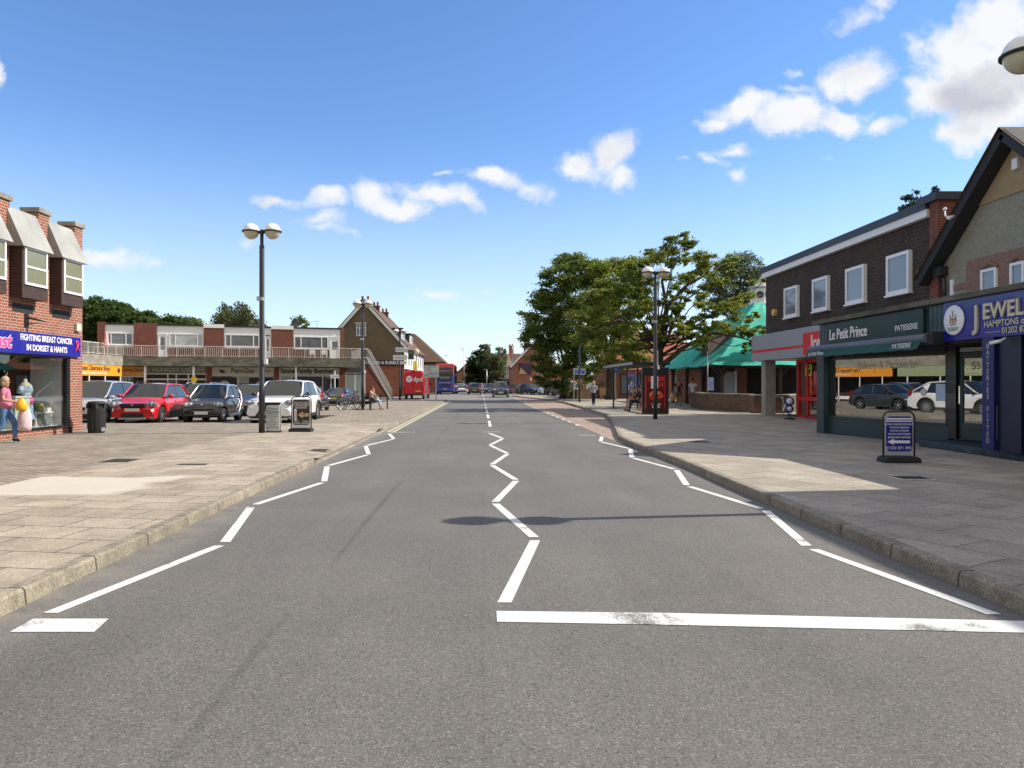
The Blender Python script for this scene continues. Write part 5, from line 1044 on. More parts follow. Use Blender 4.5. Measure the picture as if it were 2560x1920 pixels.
# parking sign boards on the parade posts
o = thing('parking_notice', 'white parking notice on a post in front of the butcher', 'sign', (px(837,64.5),64.5,-.3)); parts(o, 'post', WHITE, ((-.05,-.05,0),(.05,.05,3.0))); p = parts(o, 'board', UPVC, ((-.4,-.08,2.3),(.4,-.05,2.62))); T('PAY HERE', .14, (.03,-.085,2.46), '-Y', BLUEP, p, .001)
o = thing('yellow_notice', 'small yellow notice on a post in front of the cafe', 'sign', (px(485,56),56,-.25)); parts(o, 'post', STEEL, ((-.03,-.03,0),(.03,.03,2.2))); parts(o, 'board', mat('yellow_sign', (.7,.5,.02), .5), ((-.22,-.05,1.9),(.22,-.03,2.25)), ((-.1,-.05,1.75),(.1,-.03,1.9)), ((-.1,-.05,2.25),(.1,-.03,2.4)))
# balcony things
LOCAL[0] = True
def pchair(s, lab):
    p = PL+UA*s-NA*.6; o = thing('plastic_chair', lab, 'chair', (p.x,p.y,3.9), RA, 'white plastic chairs on the balcony')
    b = MB(); b.box((-.22,-.22,.38),(.22,.22,.42), WHITE); b.obj('seat', o); b = MB(); b.tube([(-.25,-.2,.62),(-.25,.15,.64),(-.2,.25,.75),(0,.27,.82),(.2,.25,.75),(.25,.15,.64),(.25,-.2,.62)], .025, 6, WHITE)
    for x in (-.15,-.05,.05,.15): b.box((x-.03,.2,.42),(x+.03,.24,.78), WHITE)
    b.obj('backrest', o)
    for x in (-.21,.21):
        for y in (-.2,.2): b = MB(); b.beam((x,y,0),(x*1.1,y*1.1,.62), .04, .04, WHITE); b.obj('leg', o)
pchair(sx(781,.6), 'white plastic armchair on the balcony, the one nearer the middle of the flats'); pchair(sx(811,.6), 'white plastic armchair on the balcony nearest the white door')
o = thing('closed_parasol', 'closed red and white parasol on the terrace above the orange shop sign', 'parasol', (px(265.5,58.5),58.5,3.9)); b = MB(); b.tube([(0,0,0),(0,0,1.9)], .025, 6, STEEL); b.obj('pole', o); b = MB(); b.lathe([(.02,1.95),(.1,1.6),(.2,1.0),(.26,.75),(.1,.8)], n=9, m=mat('red_white_cloth', (.7,.65,.63), .8, scale=3.5, col2=(.6,.03,.04), obj=True), smooth=False); b.obj('canopy', o)
o = thing('garden_table', 'pale patio table with clutter on the terrace behind the white railing', 'table', (-32.6,59.6,3.9)); parts(o, 'tabletop', CREAM, ((-.5,-.4,.68),(.5,.4,.72))); 
for x in (-.45,.45):
    for y in (-.35,.35): parts(o, 'leg', CREAM, ((x-.03,y-.03,0),(x+.03,y+.03,.68)))
o = thing('satellite_dish', 'grey satellite dish on the white capping of the flats', 'satellite dish', (px(739,70.5),70.5,6.9)); b = MB(); b.tube([(0,0,0),(0,0,.5)], .03, 6, STEEL); b.obj('mast', o); b = MB(); b.lathe([(.0,.1),(.25,.05),(.42,-.03)], (0,-.1,.6), 20, mat('dish_grey', (.12,.12,.12), .6), axis='y'); b.obj('dish', o)
o = thing('tv_aerial', 'thin television aerial on the flat roof left of the gable', 'aerial', (px(793,69),69,6.9)); b = MB(); b.tube([(0,0,0),(0,0,.75)], .02, 6, STEEL); b.tube([(-.7,0,.55),(.35,0,.75)], .015, 5, STEEL)
for k in range(6): b.tube([(-.6+k*.17,-.15,.57+k*.033),(-.6+k*.17,.15,.57+k*.033)], .01, 4, STEEL)
b.obj('aerial', o)
LOCAL[0] = False

# ============================================================ planter walls, pavilion with netted roof and clock
wl = thing('planter_wall', 'long low brown brick retaining wall with pale coping, in front of the green roof', 'wall', (13,38,0))
def wall(par, pts, z1, t=.3, m=BRICKB, cop=True, z0=.05):
    for (p, q) in zip(pts, pts[1:]):
        b = MB(); p_, q_ = Vector((*p, 0)), Vector((*q, 0)); b.beam(p_+Vector((0,0,(z0+z1)/2)), q_+Vector((0,0,(z0+z1)/2)), t, z1-z0, m); b.obj('brick_face', par)
        if cop: b = MB(); b.beam(p_+Vector((0,0,z1+.03)), q_+Vector((0,0,z1+.03)), t+.06, .06, CONC); b.obj('coping', par)
wall(wl, [(px(1733,43),43),(px(1760,38.5),38.5),(px(1880,34.9),34.9)], .98)
wall(wl, [(px(1733,43),43),(px(1760,45),45)], .98)
b = MB(); b.add([(12.7,43,.9),(13.2,38.6,.9),(13.4,35.1,.9),(19,36,.9),(19,46,.9),(13.2,46,.9)], [(0,1,2,3,4,5)], mat('planter_soil', (.06,.045,.03), .95)); b.obj('soil', wl)
w2 = thing('brick_planter_box', 'square brown brick pier at the right end of the planter wall, by the column', 'wall', (14,34,0)); wall(w2, [(px(1880,34.0),34.0),(px(1960,34.2),34.2),(px(2010,38),38)], .95, .45)
pv = thing('pavilion', 'timber pavilion with green netted roof and white clock turret', 'pavilion', (19.2,49.5,0))
NETG = mat('green_debris_net', (.025,.37,.285), .75, var=.22, scale=2.2, bump=.8, bscale=9, detail=8)
b = MB(); x0, x1, y0, y1 = 13.2, 25.2, 41.4, 57.5; cx_, cy_ = 19.2, 49.5
rings_ = [(1.0,2.65),(.8,3.35),(.55,4.55),(.33,6.0),(.17,6.75),(.12,7.05)]; vs = []; n = 0; K = 9
for (f, z) in rings_:
    ring = []
    cs_ = [(x0,y0),(x1,y0),(x1,y1),(x0,y1)]
    for i in range(4):
        (ax, ay), (bx, by) = cs_[i], cs_[(i+1)%4]
        for k in range(K):
            t = k/K; X, Y_ = ax+(bx-ax)*t, ay+(by-ay)*t; j = (1 if f < .99 else .3)*random.uniform(-.06,.06)
            ring.append((cx_+(X-cx_)*f+j, cy_+(Y_-cy_)*f+j, z+(random.uniform(-.07,.07) if f < .9 else -.08*math.sin(t*PI*3)**2)))
    vs += ring
n = 4*K; b.add(vs, [(i*n+k, i*n+(k+1)%n, (i+1)*n+(k+1)%n, (i+1)*n+k) for i in range(len(rings_)-1) for k in range(n)], NETG); rf = b.obj('netted_roof', pv)
b = MB(); b.add([(13.4,49.5,2.7),(13.4,46.5,2.7),(15.8,48,5.3),(18,48,5.4)], [(0,1,2),(1,3,2),(0,2,3)], NETG); b.obj('netted_dormer', pv)
b = MB(); xg = px(1726,44); b.prism([(45.2,3.3),(47.2,3.3),(46.2,4.9)], 'x', 14.3, 16.5, DARKB); b.obj('dormer_gable', pv)
b = MB()
for k in range(5): y = 42+k*3.6; b.box((13.9,y-.1,.1),(14.1,y+.1,2.6), DARKB); b.beam((14,y,1.9),(14,y+.6,2.6), .09, .09, DARKB); b.beam((14,y,1.9),(14,y-.6,2.6), .09, .09, DARKB)
for k in range(4): x = 14.0+k*3.5; b.box((x-.1,42,.1),(x+.1,42.2,2.6), DARKB); b.beam((x,42.1,1.9),(x+.6,42.1,2.6), .09, .09, DARKB); b.beam((x,42.1,1.9),(x-.6,42.1,2.6), .09, .09, DARKB)
b.box((13.8,41.9,2.45),(25,42.1,2.65), DARKB); b.obj('timber_frame', pv)
parts(pv, 'dark_wall', mat('pavilion_black', (.02,.018,.016), .8), ((15.8,44,.1),(24,57,2.7))); parts(pv, 'brick_wall', BRICKP, ((15.4,50,.1),(15.79,57,2.6))); parts(pv, 'brick_pier', BRICKP, ((15.6,43.9,.1),(16.2,44.3,2.6)))
parts(pv, 'white_cabinet', mat('grey_white_board', (.4,.44,.46), .5), ((px(1799,43.5),43.3,.75),(px(1836,43.5),43.5,2.25))); b = MB()
for x in (px(1799,43.5),px(1836,43.5)): b.box((x-.05,43.22,.6),(x+.05,43.4,2.3), UPVC)
b.obj('cabinet_posts', pv)
tw = MB(); r8 = [(.82,7.0),(.82,7.1),(.72,7.13),(.72,8.15)]
tw.lathe(r8, (cx_,cy_,0), 8, WHITE, smooth=False); tw.lathe([(.72,8.15),(.9,8.16),(.88,8.22),(.42,8.5),(.15,8.75),(.02,8.95)], (cx_,cy_,0), 8, LEAD, smooth=False); T_ = tw.obj('clock_turret', pv)
for a in (R(-90-22.5-22.5), R(-90), R(-90-45)):
    pass
b = MB()
for a in (R(-112.5), R(-67.5), R(-157.5)):
    n_ = Vector((math.cos(a), math.sin(a), 0)); c = Vector((cx_,cy_,7.66))+n_*.67; tt = Vector((-n_.y, n_.x, 0)); k = 22
    for (r0, r1, m_, off) in ((0,.26,BLACK,.012),(.26,.29,WHITE,.03)):
        vs = [c+n_*off+(tt*math.cos(2*PI*i/k)+Vector((0,0,1))*math.sin(2*PI*i/k))*r for r in (max(r0,.001), r1) for i in range(k)]
        b.add(vs, [(i, (i+1)%k, k+(i+1)%k, k+i) for i in range(k)], m_)
    for i in range(12): e = (tt*math.cos(PI*i/6)+Vector((0,0,1))*math.sin(PI*i/6)); b.beam(c+n_*.02+e*.19, c+n_*.02+e*.24, .02, .012, WHITE)
    b.beam(c+n_*.03, c+n_*.03+tt*.13-Vector((0,0,.07)), .035, .012, WHITE); b.beam(c+n_*.03, c+n_*.03-tt*.14-Vector((0,0,.12)), .03, .012, WHITE)
b.obj('clock_face', T_)
# low brick planter with bushes and seat, further up the right pavement
w3 = thing('round_brick_planter', 'low brown brick planter full of bushes near the far right lamp', 'planter', (9,66,0))
pts = [(px(1413,72),72),(px(1413,66),66),(px(1440,64),64),(px(1478,64.5),64.5),(px(1500,68),68)]; wall(w3, pts, 1.0, .3, BRICKB, False)
b = MB(); b.add([(p[0], p[1], .95) for p in pts]+[(12.5,72,.95)], [tuple(range(len(pts)+1))], bpy.data.materials['planter_soil']); b.obj('soil', w3)
o = tag(parts(None, 'curved_seat', mat('tan_board', (.42,.28,.16), .7), ((10.3,63.6,.5),(11.3,64.1,.58)), ((10.35,64.05,.58),(11.3,64.12,1.15)), ((10.4,63.7,.1),(10.5,64,.5)), ((11.1,63.7,.1),(11.2,64,.5))), 'tan backed seat against the planter behind the walking woman', 'bench')
b = MB(); GR = mat('dark_green_rail', (.02,.06,.04), .5)
for i in range(4): x = px(1300,88)+i*.5; b.box((x-.03,87.97,0),(x+.03,88.03,.85), GR)
b.box((px(1300,88),87.98,.8),(px(1332,88),88.02,.86), GR); b.box((px(1300,88),87.98,.45),(px(1332,88),88.02,.5), GR); tag(b.obj('guard_rail'), 'dark green guard rail at the corner before the pub car park', 'railing')
# ============================================================ far end: pub, tudor house, others
pb = thing('brick_pub', 'red brick pub gable with colourful banner, partly hidden by the trees', 'building', (5,112,0))
b = MB(); gx0, gx1 = px(1282,110), px(1392,110); gm = (gx0+gx1)/2
b.prism([(gx0,-.2),(gx1,-.2),(gx1,4.4),(gm,7.9),(gx0,4.4)], 'y', 110, 128, BRICKP); b.obj('brick_wall', pb)
b = MB(); b.add([(gx0-.35,109.7,4.05),(gm,109.7,8.05),(gm,128.3,8.05),(gx0-.35,128.3,4.05),(gx1+.35,109.7,4.05),(gx1+.35,128.3,4.05)], [(0,1,2,3),(1,4,5,2)], mat('slate', (.07,.075,.085), .7)); b.obj('roof', pb)
b = MB()
for s, e in ((gx0-.4,1),(gx1+.4,-1)): b.beam((s,109.66,4.0),(gm,109.66,8.0), .1, .25, WHITE)
b.obj('bargeboard', pb); chimney(pb, px(1318,111), 112, 5.5, 8.2, .9)
bn = parts(pb, 'banner', mat('purple_banner', (.1,.02,.12), .5, scale=.8, col2=(.02,.02,.03)), ((px(1296,110),109.9,2.9),(px(1328,110),109.97,4.65)))
b = MB(); b.prism([(px(1296,110),2.95),(px(1318,110),2.95),(px(1302,110),3.95)], 'y', 109.86, 109.89, mat('gold_banner', (.5,.35,.12), .5)); b.obj('banner_shape', bn)
MP = FM((gx0,110), (1,0))
for (a, c, z0, z1) in ((1343,1354,2.7,3.9),(1362,1372,2.7,3.9),(1348,1361,.5,1.9),(1370,1380,.6,1.6)): window(pb, MP, px(a,110)-gx0, px(c,110)-gx0, z0, z1, h=(.5,), fw=.08, gm=GLASSD)
parts(pb, 'notice', UPVC, ((px(1290,110),109.93,1.0),(px(1295,110),109.98,1.5)), ((px(1325,110),109.93,1.9),(px(1329,110),109.98,2.4)))
parts(pb, 'rear_wing', BRICKP, ((gx0+1,128,-.2),(gx0+14,150,4.4)))
th = thing('half_timbered_house', 'pale half timbered house with gabled roof beside the far tree', 'building', (px(1265,165),165,0))
hx0, hx1 = px(1246,165), px(1284,165); b = MB(); b.box((hx0,165,-.2),(hx1,175,5.4), CREAM); b.obj('wall', th)
b = MB(); b.add([(hx0-.3,164.7,5.3),(hx1+3,164.7,5.3),(hx1+3,170,8.6),(hx0-.3,170,8.6),(hx0-.3,175,5.3),(hx1+3,175,5.3)], [(0,1,2,3),(3,2,5,4)], ROOFT); b.prism([(px(1257,165),5.3),(px(1283,165),5.3),(px(1270,165),8.4)], 'y', 164.4, 169, CREAM); b.obj('roof', th)
b = MB()
for i in range(9): x = hx0+i*(hx1-hx0)/8; b.box((x-.06,164.93,2.5),(x+.06,164.98,5.3), BLACKM)
b.box((hx0,164.9,2.4),(hx1,164.96,2.55), BLACKM); b.obj('timbering', th)
for a in (1249,1258,1271): window(th, FM((hx0,165), (1,0)), px(a,165)-hx0, px(a+7,165)-hx0, 3.3, 4.8, v=(.5,), fw=.07, y=.02)
parts(th, 'dark_ground_floor', DIM, ((hx0-3,164.8,-.2),(hx1,164.99,2.3))); chimney(th, px(1278,168), 168, 7, 10.2, 1.1)
lh = thing('far_gabled_cottage', 'small brick cottage gable peeping out left of the far dark tree', 'building', (px(1150,175),175,0))
a, c = px(1136,175), px(1215,175); b = MB(); b.prism([(a,-.2),(c,-.2),(c,3.6),((a+c)/2,7.0),(a,3.6)], 'y', 175, 186, BRICKP); b.obj('wall', lh); b = MB(); b.add([(a-.4,174.6,3.3),((a+c)/2,174.6,7.3),((a+c)/2,186,7.3),(a-.4,186,3.3),(c+.4,174.6,3.3),(c+.4,186,3.3)], [(0,1,2,3),(1,4,5,2)], ROOFT); b.obj('roof', lh)
parts(lh, 'bargeboard', WHITE, ((a,174.5,3.2),(a+.01,174.6,3.21)))
fw_ = tag(parts(None, 'dark_hedge_wall', mat('dark_hedge', (.02,.03,.015), .95, var=.4, scale=1.5), ((px(1165,185),185,-.3),(px(1300,185),187,2.6))), 'dark hedge line closing the view beyond the far cars', 'hedge')
o = thing('traffic_light', 'black traffic light head beside the far cars, left of the dark tree', 'traffic light', (px(1158,128),128,0)); parts(o, 'post', STEEL, ((-.06,-.06,0),(.06,.06,2.1))); h_ = parts(o, 'head', BLACK, ((px(1158,128)-.18,127.8,2.0),(px(1158,128)+.18,128.05,3.1)))
for c in o.children:
    if c.name.startswith('post'): c.matrix_parent_inverse = Matrix.Identity(4)
b = MB()
for i, c_ in enumerate(((.6,.02,.01),(.25,.12,.01),(.01,.15,.03))): b.lathe([(.001,-.02),(.11,-.02),(.11,0)], (px(1158,128),127.78,2.9-i*.33), 12, mat('signal_%s' % ('red','amber','green')[i], c_, .3), axis='y')
b.obj('lens', h_)
# red brick wall with roof beyond the trees on the right
rb_ = thing('red_roofed_hall', 'low hall with red tiled roof behind the big tree', 'building', (15,62,0)); parts(rb_, 'wall', BRICKP, ((12.2,66,-.1),(20,80,3.0)))
b = MB(); b.add([(11.7,65.4,2.8),(20.5,65.4,2.8),(19,70,6.4),(13.6,70,6.4),(11.7,80,2.8),(20.5,80,2.8),(19,76,6.4),(13.6,76,6.4)], [(0,1,2,3),(0,3,7,4),(1,5,6,2),(3,2,6,7),(4,7,6,5)], mat('orange_tiles', (.33,.1,.055), .85, var=.2, scale=5)); b.obj('roof', rb_)
for i in range(3): window(rb_, FM((12.2,66), (1,0)), .4+i*2.4, 2.3+i*2.4, .5, 2.4, v=(.5,), fw=.08, fm=BLACK, gm=bpy.data.materials['sky_reflecting_glass'])
# ============================================================ vehicles (own frame: +x forward)
LOCAL[0] = True
CG_ = mat('car_glass', (.012,.016,.02), .03, spec=.9); TRIM = mat('black_plastic_trim', (.02,.02,.021), .6); HL = mat('headlamp', (.55,.57,.6), .08, .3, coat=1)
HLD = mat('headlamp_glass', (.2,.21,.22), .06, .3, coat=1); TL = mat('tail_lamp', (.35,.012,.015), .15, coat=.8); PLW = mat('white_plate', (.7,.7,.68), .5); PLY = mat('yellow_plate', (.65,.48,.03), .5); ALLOY = mat('alloy', (.55,.56,.57), .3, .85); SEATM = TRIM
def paint(name, c, metal=.0, rough=.28): return mat(name, c, rough, metal, coat=1)
def lerp(P, x):
    if x <= P[0][0]: return P[0][1]
    for (x0, y0), (x1, y1) in zip(P, P[1:]):
        if x <= x1: t = (x-x0)/(x1-x0); t = t*t*(3-2*t)*.55+t*.45; return y0+(y1-y0)*t
    return P[-1][1]
def wheel(par, x, y, r, side, spokes=5, w=.2):
    b = MB(); s = side; b.lathe([(r*.62,-w/2),(r*.93,-w/2),(r,-w/2+.03),(r,w/2-.03),(r*.93,w/2),(r*.64,w/2)], (x,y,r), 22, RUBBER, axis='y'); t = b.obj('wheel', par)
    b = MB(); e = w/2-.012; b.lathe([(.001,s*.03),(r*.66,s*.03)], (x,y,r), 22, BLACKM, axis='y'); b.lathe([(r*.6,s*e),(r*.67,s*(e+.006)),(r*.67,s*.02)], (x,y,r), 22, ALLOY, axis='y'); b.lathe([(.001,s*(e-.01)),(r*.16,s*(e-.012)),(r*.16,s*.02)], (x,y,r), 12, ALLOY, axis='y')
    for k in range(spokes):
        a = 2*PI*k/spokes+.3; d = Vector((math.cos(a), 0, math.sin(a))); q = Vector((-d.z, 0, d.x)); c = Vector((x, y, r)); yy = Vector((0, s*(e-.01), 0)); y0 = Vector((0, s*.03, 0))
        p = [c+d*r*.12+q*r*.07, c+d*r*.12-q*r*.07, c+d*r*.63-q*r*.1, c+d*r*.63+q*r*.1]
        vs = [v+yy for v in p]+[v+y0 for v in p]; b.add(vs, [(0,1,2,3),(4,5,6,7),(0,1,5,4),(1,2,6,5),(2,3,7,6),(3,0,4,7)], ALLOY)
    b.obj('rim', t); return t
def car(name, label, loc, rz, body, L_=4.2, W=1.78, H=1.5, WB=2.55, r=.32, top=None, belt=.95, cab=(.95,.15,-1.35,-1.9), roofm=None, hood=None, cat='car', group='parked and passing cars', mirr=None, arch=None, sill=.2, plate_f=PLW, rails=None, side_clad=None, step=.07, cpil=True, yb_=None, nose_in=.14, spokes=5):
    o = thing(name, label, cat, loc, rz, group); hl = L_/2; hw = W/2
    xf_, xr_ = WB/2+(L_-WB)*.02, -WB/2+(L_-WB)*.02
    xc, xrf, xrr, xb = cab
    P = top or [(-hl,belt-.18),(-hl+.12,belt-.03),(xb,belt+.02),(xc,belt),(hl-.7,belt-.12),(hl-.18,belt-.24),(hl,belt-.42)]
    ra = r+.065
    n = int(L_/step); X = sorted(set([-hl+L_*i/n for i in range(n+1)]+[c+s*ra*.999 for c in (xf_, xr_) for s in (-1,1)]))
    vs = []; m = 10
    for x in X:
        t = abs(x/hl); w = hw*(1-nose_in*t**5-.02*t*t); zt = lerp(P, x); zb = sill+.1*max(0, (t-.82)/.18)
        ar_ = 0
        for c in (xf_, xr_):
            if abs(x-c) < ra: zb = max(zb, min(zt-.12, r+math.sqrt(ra*ra-(x-c)**2))); ar_ = 1
        h = zt-zb; cr = .03*(1-.3*t)
        sec = [(0,zb),(w*.9,zb),(w*.985,zb+.04*min(1,h/.3)),(w*.998,zb+.35*h),(w,zb+.6*h),(w*.975,zt-.13*min(1,h/.4)),(w*.935,zt-.045*min(1,h/.3)),(w*.86,zt),(w*.45,zt+cr),(0,zt+cr*1.2)]
        vs += [(x, y, z) for (y, z) in sec]+[(x, -y, z) for (y, z) in sec[-2:0:-1]]
    k = 18; b = MB()
    b.add(vs, [(i*k+j, i*k+(j+1)%k, (i+1)*k+(j+1)%k, (i+1)*k+j) for i in range(len(X)-1) for j in range(k)], body, True)
    b.f.append(list(range(k))); b.m.append(0); b.sm.append(False); b.f.append([(len(X)-1)*k+j for j in range(k)]); b.m.append(0); b.sm.append(False)
    bd = b.obj('body', o)
    me = bd.data
    if hasattr(me, 'set_sharp_from_angle'): me.set_sharp_from_angle(angle=R(38))
    # cabin
    yb = yb_ or hw*.93; yr = hw*.72
    def zb2(x): return lerp(P, x)-.015
    def cab_top(x): return lerp([(xb,zb2(xb)+.02),(xrr,H-.045),((xrr+xrf)/2,H),(xrf,H-.03),(xc,zb2(xc)+.01)], x)
    def lin(x):
        Q = [(xb,zb2(xb)+.02),(xrr,H-.05),(xrr*.6+xrf*.4,H-.008),(xrr*.3+xrf*.7,H),(xrf,H-.035),(xc,zb2(xc)+.01)]
        for (a0, c0), (a1, c1) in zip(Q, Q[1:]):
            if x <= a1: return c0+(c1-c0)*(x-a0)/(a1-a0)
        return Q[-1][1]
    def sect(x, off=0):
        zt = lin(x); z0 = zb2(x); f = max(0, (zt-z0)/(H-z0+.001)); ys = yb+(yr-yb)*f+off; endt = .94 if x in (xb, xc) else 1
        return [(x, yb*endt+off, z0), (x, (yb+(yr-yb)*f*.93)*endt+off, z0+(zt-z0)*.9), (x, ys*.93*endt, zt-.012*f+off), (x, ys*.5, zt+.012+off), (x, 0, zt+.018+off)]
    def strip(xa, xz, ia, iz, m_, name, off=0, both=True, par=o):
        nn = max(2, int(abs(xz-xa)/.1)); b = MB()
        for s in ((1, -1) if both else (1,)):
            S = [[(p[0], p[1]*s, p[2]) for p in sect(xa+(xz-xa)*i/nn, off)][ia:iz+1] for i in range(nn+1)]; q = iz-ia+1
            b.add([p for row in S for p in row], [(i*q+j, i*q+j+1, (i+1)*q+j+1, (i+1)*q+j) for i in range(nn) for j in range(q-1)], m_, True)
        return b.obj(name, par)
    strip(xrf, xc, 1, 4, CG_, 'windscreen'); strip(xrr, xrf, 1, 4, roofm or body, 'roof'); strip(xb, xrr, 1, 4, CG_ if xb > -hl-.5 else body, 'rear_window')
    for s in (1, -1):
        nn = 30; S = [[(p[0], p[1]*s, p[2]) for p in sect(xb+(xc-xb)*i/nn)][0:2] for i in range(nn+1)]; b = MB(); b.add([p for row in S for p in row], [(i*2, i*2+1, i*2+3, i*2+2) for i in range(nn)], CG_, True); b.obj('side_window', o)
    b = MB(); pm = body
    for s in (1, -1):
        def pt(x, f): z0 = zb2(x); zt = lin(x); z = z0+(zt-z0)*f; ff = (z-z0)/(H-z0+.001); return (x, s*(yb+(yr-yb)*ff*1.0+.006), z)
        def ps(x): q = sect(x); return (x, s*(q[1][1]+.004), q[1][2]+.012)
        b.tube([ps(xc+(xrf-xc)*t/5+.0) for t in range(6)]+[ps(xrf+(xrr-xrf)*t/8) for t in range(1, 9)]+[ps(xrr+(xb-xrr)*t/5) for t in range(1, 6)], .035, 6, roofm or pm)
        xm = (xrf+xrr)/2+.12; q0, q1 = sect(xm)[0], sect(xm)[1]; b.beam((xm,s*(q0[1]-.004),q0[2]),(xm-.04,s*(q1[1]-.004),q1[2]), .07, .02, TRIM)
        b.beam((xc-.02,s*yb*.96,zb2(xc)+.01),(xb+.05,s*yb*.97,zb2(xb)+.02), .03, .03, TRIM)
        if cpil: q0, q1 = sect(xrr+.02)[0], sect(xrr+.1)[1]; x0_ = (xb+xrr)/2; b.add([(xb+.02,s*(yb+.002),zb2(xb)),(xrr-.0,s*(yb+.002),zb2(xrr)),(xrr+.12,s*(sect(xrr+.12)[1][1]+.006),sect(xrr+.12)[1][2]),(xrr,s*(sect(xrr)[1][1]+.006),sect(xrr)[1][2])], [(0,1,2,3)], pm)
    b.obj('pillar', o)
    for s in (1, -1):
        for x in (xf_, xr_): wheel(o, x, s*(hw-.12), r, s, spokes)
        b = MB(); b.ball((xc-.22,s*(hw+.1),belt+.07), (.07,.1,.075), mirr or body, 10, 8); b.beam((xc-.2,s*(hw-.06),belt+.03),(xc-.2,s*(hw+.08),belt+.04), .05, .03, TRIM); b.obj('wing_mirror', o)
        if arch:
            for x in (xf_, xr_): b = MB(); b.tube([(x+(ra+.012)*math.cos(a), s*(hw*.995-(.05 if abs(x+(ra)*math.cos(a)) > hl*.8 else 0)), r+(ra+.012)*math.sin(a)) for a in [PI*t/14 for t in range(15)]], .035, 6, arch); b.obj('wheel_arch', o)
        if side_clad: b = MB(); b.box((xr_+ra+.03,s*(hw-.02),sill-.01),(xf_-ra-.03,s*(hw+.012),side_clad), TRIM); bevel(b.obj('side_cladding', o), .01)
        if rails: b = MB(); b.tube([(xrr+.1,s*yr*.95,H-.01),(xrr+.3,s*yr*.95,H+.05),(xrf-.3,s*yr*.95,H+.05),(xrf-.1,s*yr*.95,H-.01)], .018, 6, rails); b.obj('roof_rail', o)
        b = MB(); b.box((-.15,s*(hw*.99),belt-.16),(.0,s*(hw*1.0+.015),belt-.13), body); b.obj('door_handle', o)
    b = MB(); b.box((xr_-.1,-hw+.26,.25),(xf_+.1,hw-.26,.6), BLACKM); b.obj('underbody', o)
    o['_hl'] = hl
    return o
def put(o, name, fn, **k):
    b = MB(); fn(b); x = b.obj(name, o)
    if k.get('bev'): bevel(x, k['bev'])
    return x
def lights(o, hl, hw, zf, zr, wf=.34, hf=.16, wr=.22, hr=.3, rake=.3, grille=None, gz=(.52,.66), gw=.42, low=(.24,.42), lw=.6, fog=True):
    for s in (1, -1):
        b = MB(); b.M = Matrix.Translation((hl-.2, s*hw*.74, zf)) @ Matrix.Rotation(-s*R(34), 4, 'Z') @ Matrix.Rotation(R(12), 4, 'Y'); b.ball((0,0,0), (.13,.27,hf*.58), HLD, 16, 10); h_ = b.obj('headlight', o)
        b = MB(); b.M = Matrix.Translation((hl-.2, s*hw*.74, zf)) @ Matrix.Rotation(-s*R(34), 4, 'Z'); b.ball((.07,-s*.09,-.0), (.07,.075,hf*.42), HL, 10, 8); b.ball((.07,s*.1,.01), (.062,.07,hf*.4), HL, 10, 8); b.obj('lens', h_)
        put(o, 'tail_light', lambda b: b.add([(-hl-.01,s*(hw*.62),zr-hr/2),(-hl-.01,s*(hw*.62),zr+hr/2),(-hl+.2,s*(hw*.99),zr+hr*.6),(-hl+.12,s*(hw*.985),zr-hr*.4),(-hl+.3,s*hw*.8,zr-hr/2),(-hl+.3,s*hw*.8,zr+hr/2)], [(0,1,2,3),(0,1,5,4),(2,3,4,5)], TL))
        if fog: put(o, 'fog_light', lambda b: b.ball((hl-.06,s*hw*.66,low[0]+.07), (.05,.06,.05), HL, 10, 6))
    put(o, 'grille', lambda b: b.box((hl-.2,-gw,gz[0]),(hl+.012,gw,gz[1]), BLACKM), bev=.02)
    put(o, 'lower_grille', lambda b: b.box((hl-.2,-lw,low[0]),(hl+.01,lw,low[1]), BLACKM), bev=.03)
    put(o, 'number_plate', lambda b: b.box((hl+.012,-.26,.5*(low[1]+gz[0])-.055),(hl+.028,.26,.5*(low[1]+gz[0])+.055), PLW))
    put(o, 'rear_number_plate', lambda b: b.box((-hl-.025,-.26,.55),(-hl-.0,.26,.66), PLY))
    put(o, 'rear_bumper', lambda b: b.box((-hl-.02,-hw*.78,.28),(-hl+.2,hw*.78,.42), TRIM), bev=.03)

RED = paint('car_red', (.55,.008,.012)); o = car('small_suv', 'bright red small suv parked nose out, between the silver and black cars', (-13.35,28.55,zlot(28.5)), R(-85), RED, 4.1,1.74,1.56,2.5,.33, belt=1.0, cab=(1.02,.32,-1.5,-1.95), rails=TRIM, arch=None, side_clad=.48)
lights(o, 2.05, .87, .76, .95, hf=.22, gz=(.68,.8), gw=.46, low=(.27,.45), lw=.42)
put(o, 'skid_plate', lambda b: b.box((1.95,-.5,.2),(2.07,.5,.28), STEEL), bev=.02); put(o, 'badge', lambda b: b.tube([(2.075,.05,.77),(2.075,-.03,.755),(2.075,.04,.735),(2.075,-.05,.715)], .011, 6, CHROME))
put(o, 'fog_surround', lambda b: (b.box((1.9,.5,.3),(2.03,.76,.42), TRIM), b.box((1.9,-.76,.3),(2.03,-.5,.42), TRIM)), bev=.02)
BLK = paint('car_black', (.008,.008,.01)); SIL = paint('car_silver', (.5,.51,.52), .6, .3)
o = car('tiny_city_car', 'tiny black two seater with silver safety shell parked beside the red car', (-10.95,28.7,zlot(28.7)), R(-89), BLK, 2.7,1.56,1.53,1.87,.29, top=[(-1.35,.8),(-1.2,.98),(-.9,1.0),(.55,.98),(.95,.86),(1.22,.72),(1.35,.5)], cab=(.72,.1,-.95,-1.28), roofm=SIL, mirr=SIL, nose_in=.1)
lights(o, 1.35, .78, .72, .85, wf=.2, hf=.2, gz=(.5,.58), gw=.42, low=(.22,.33), lw=.3, fog=False)
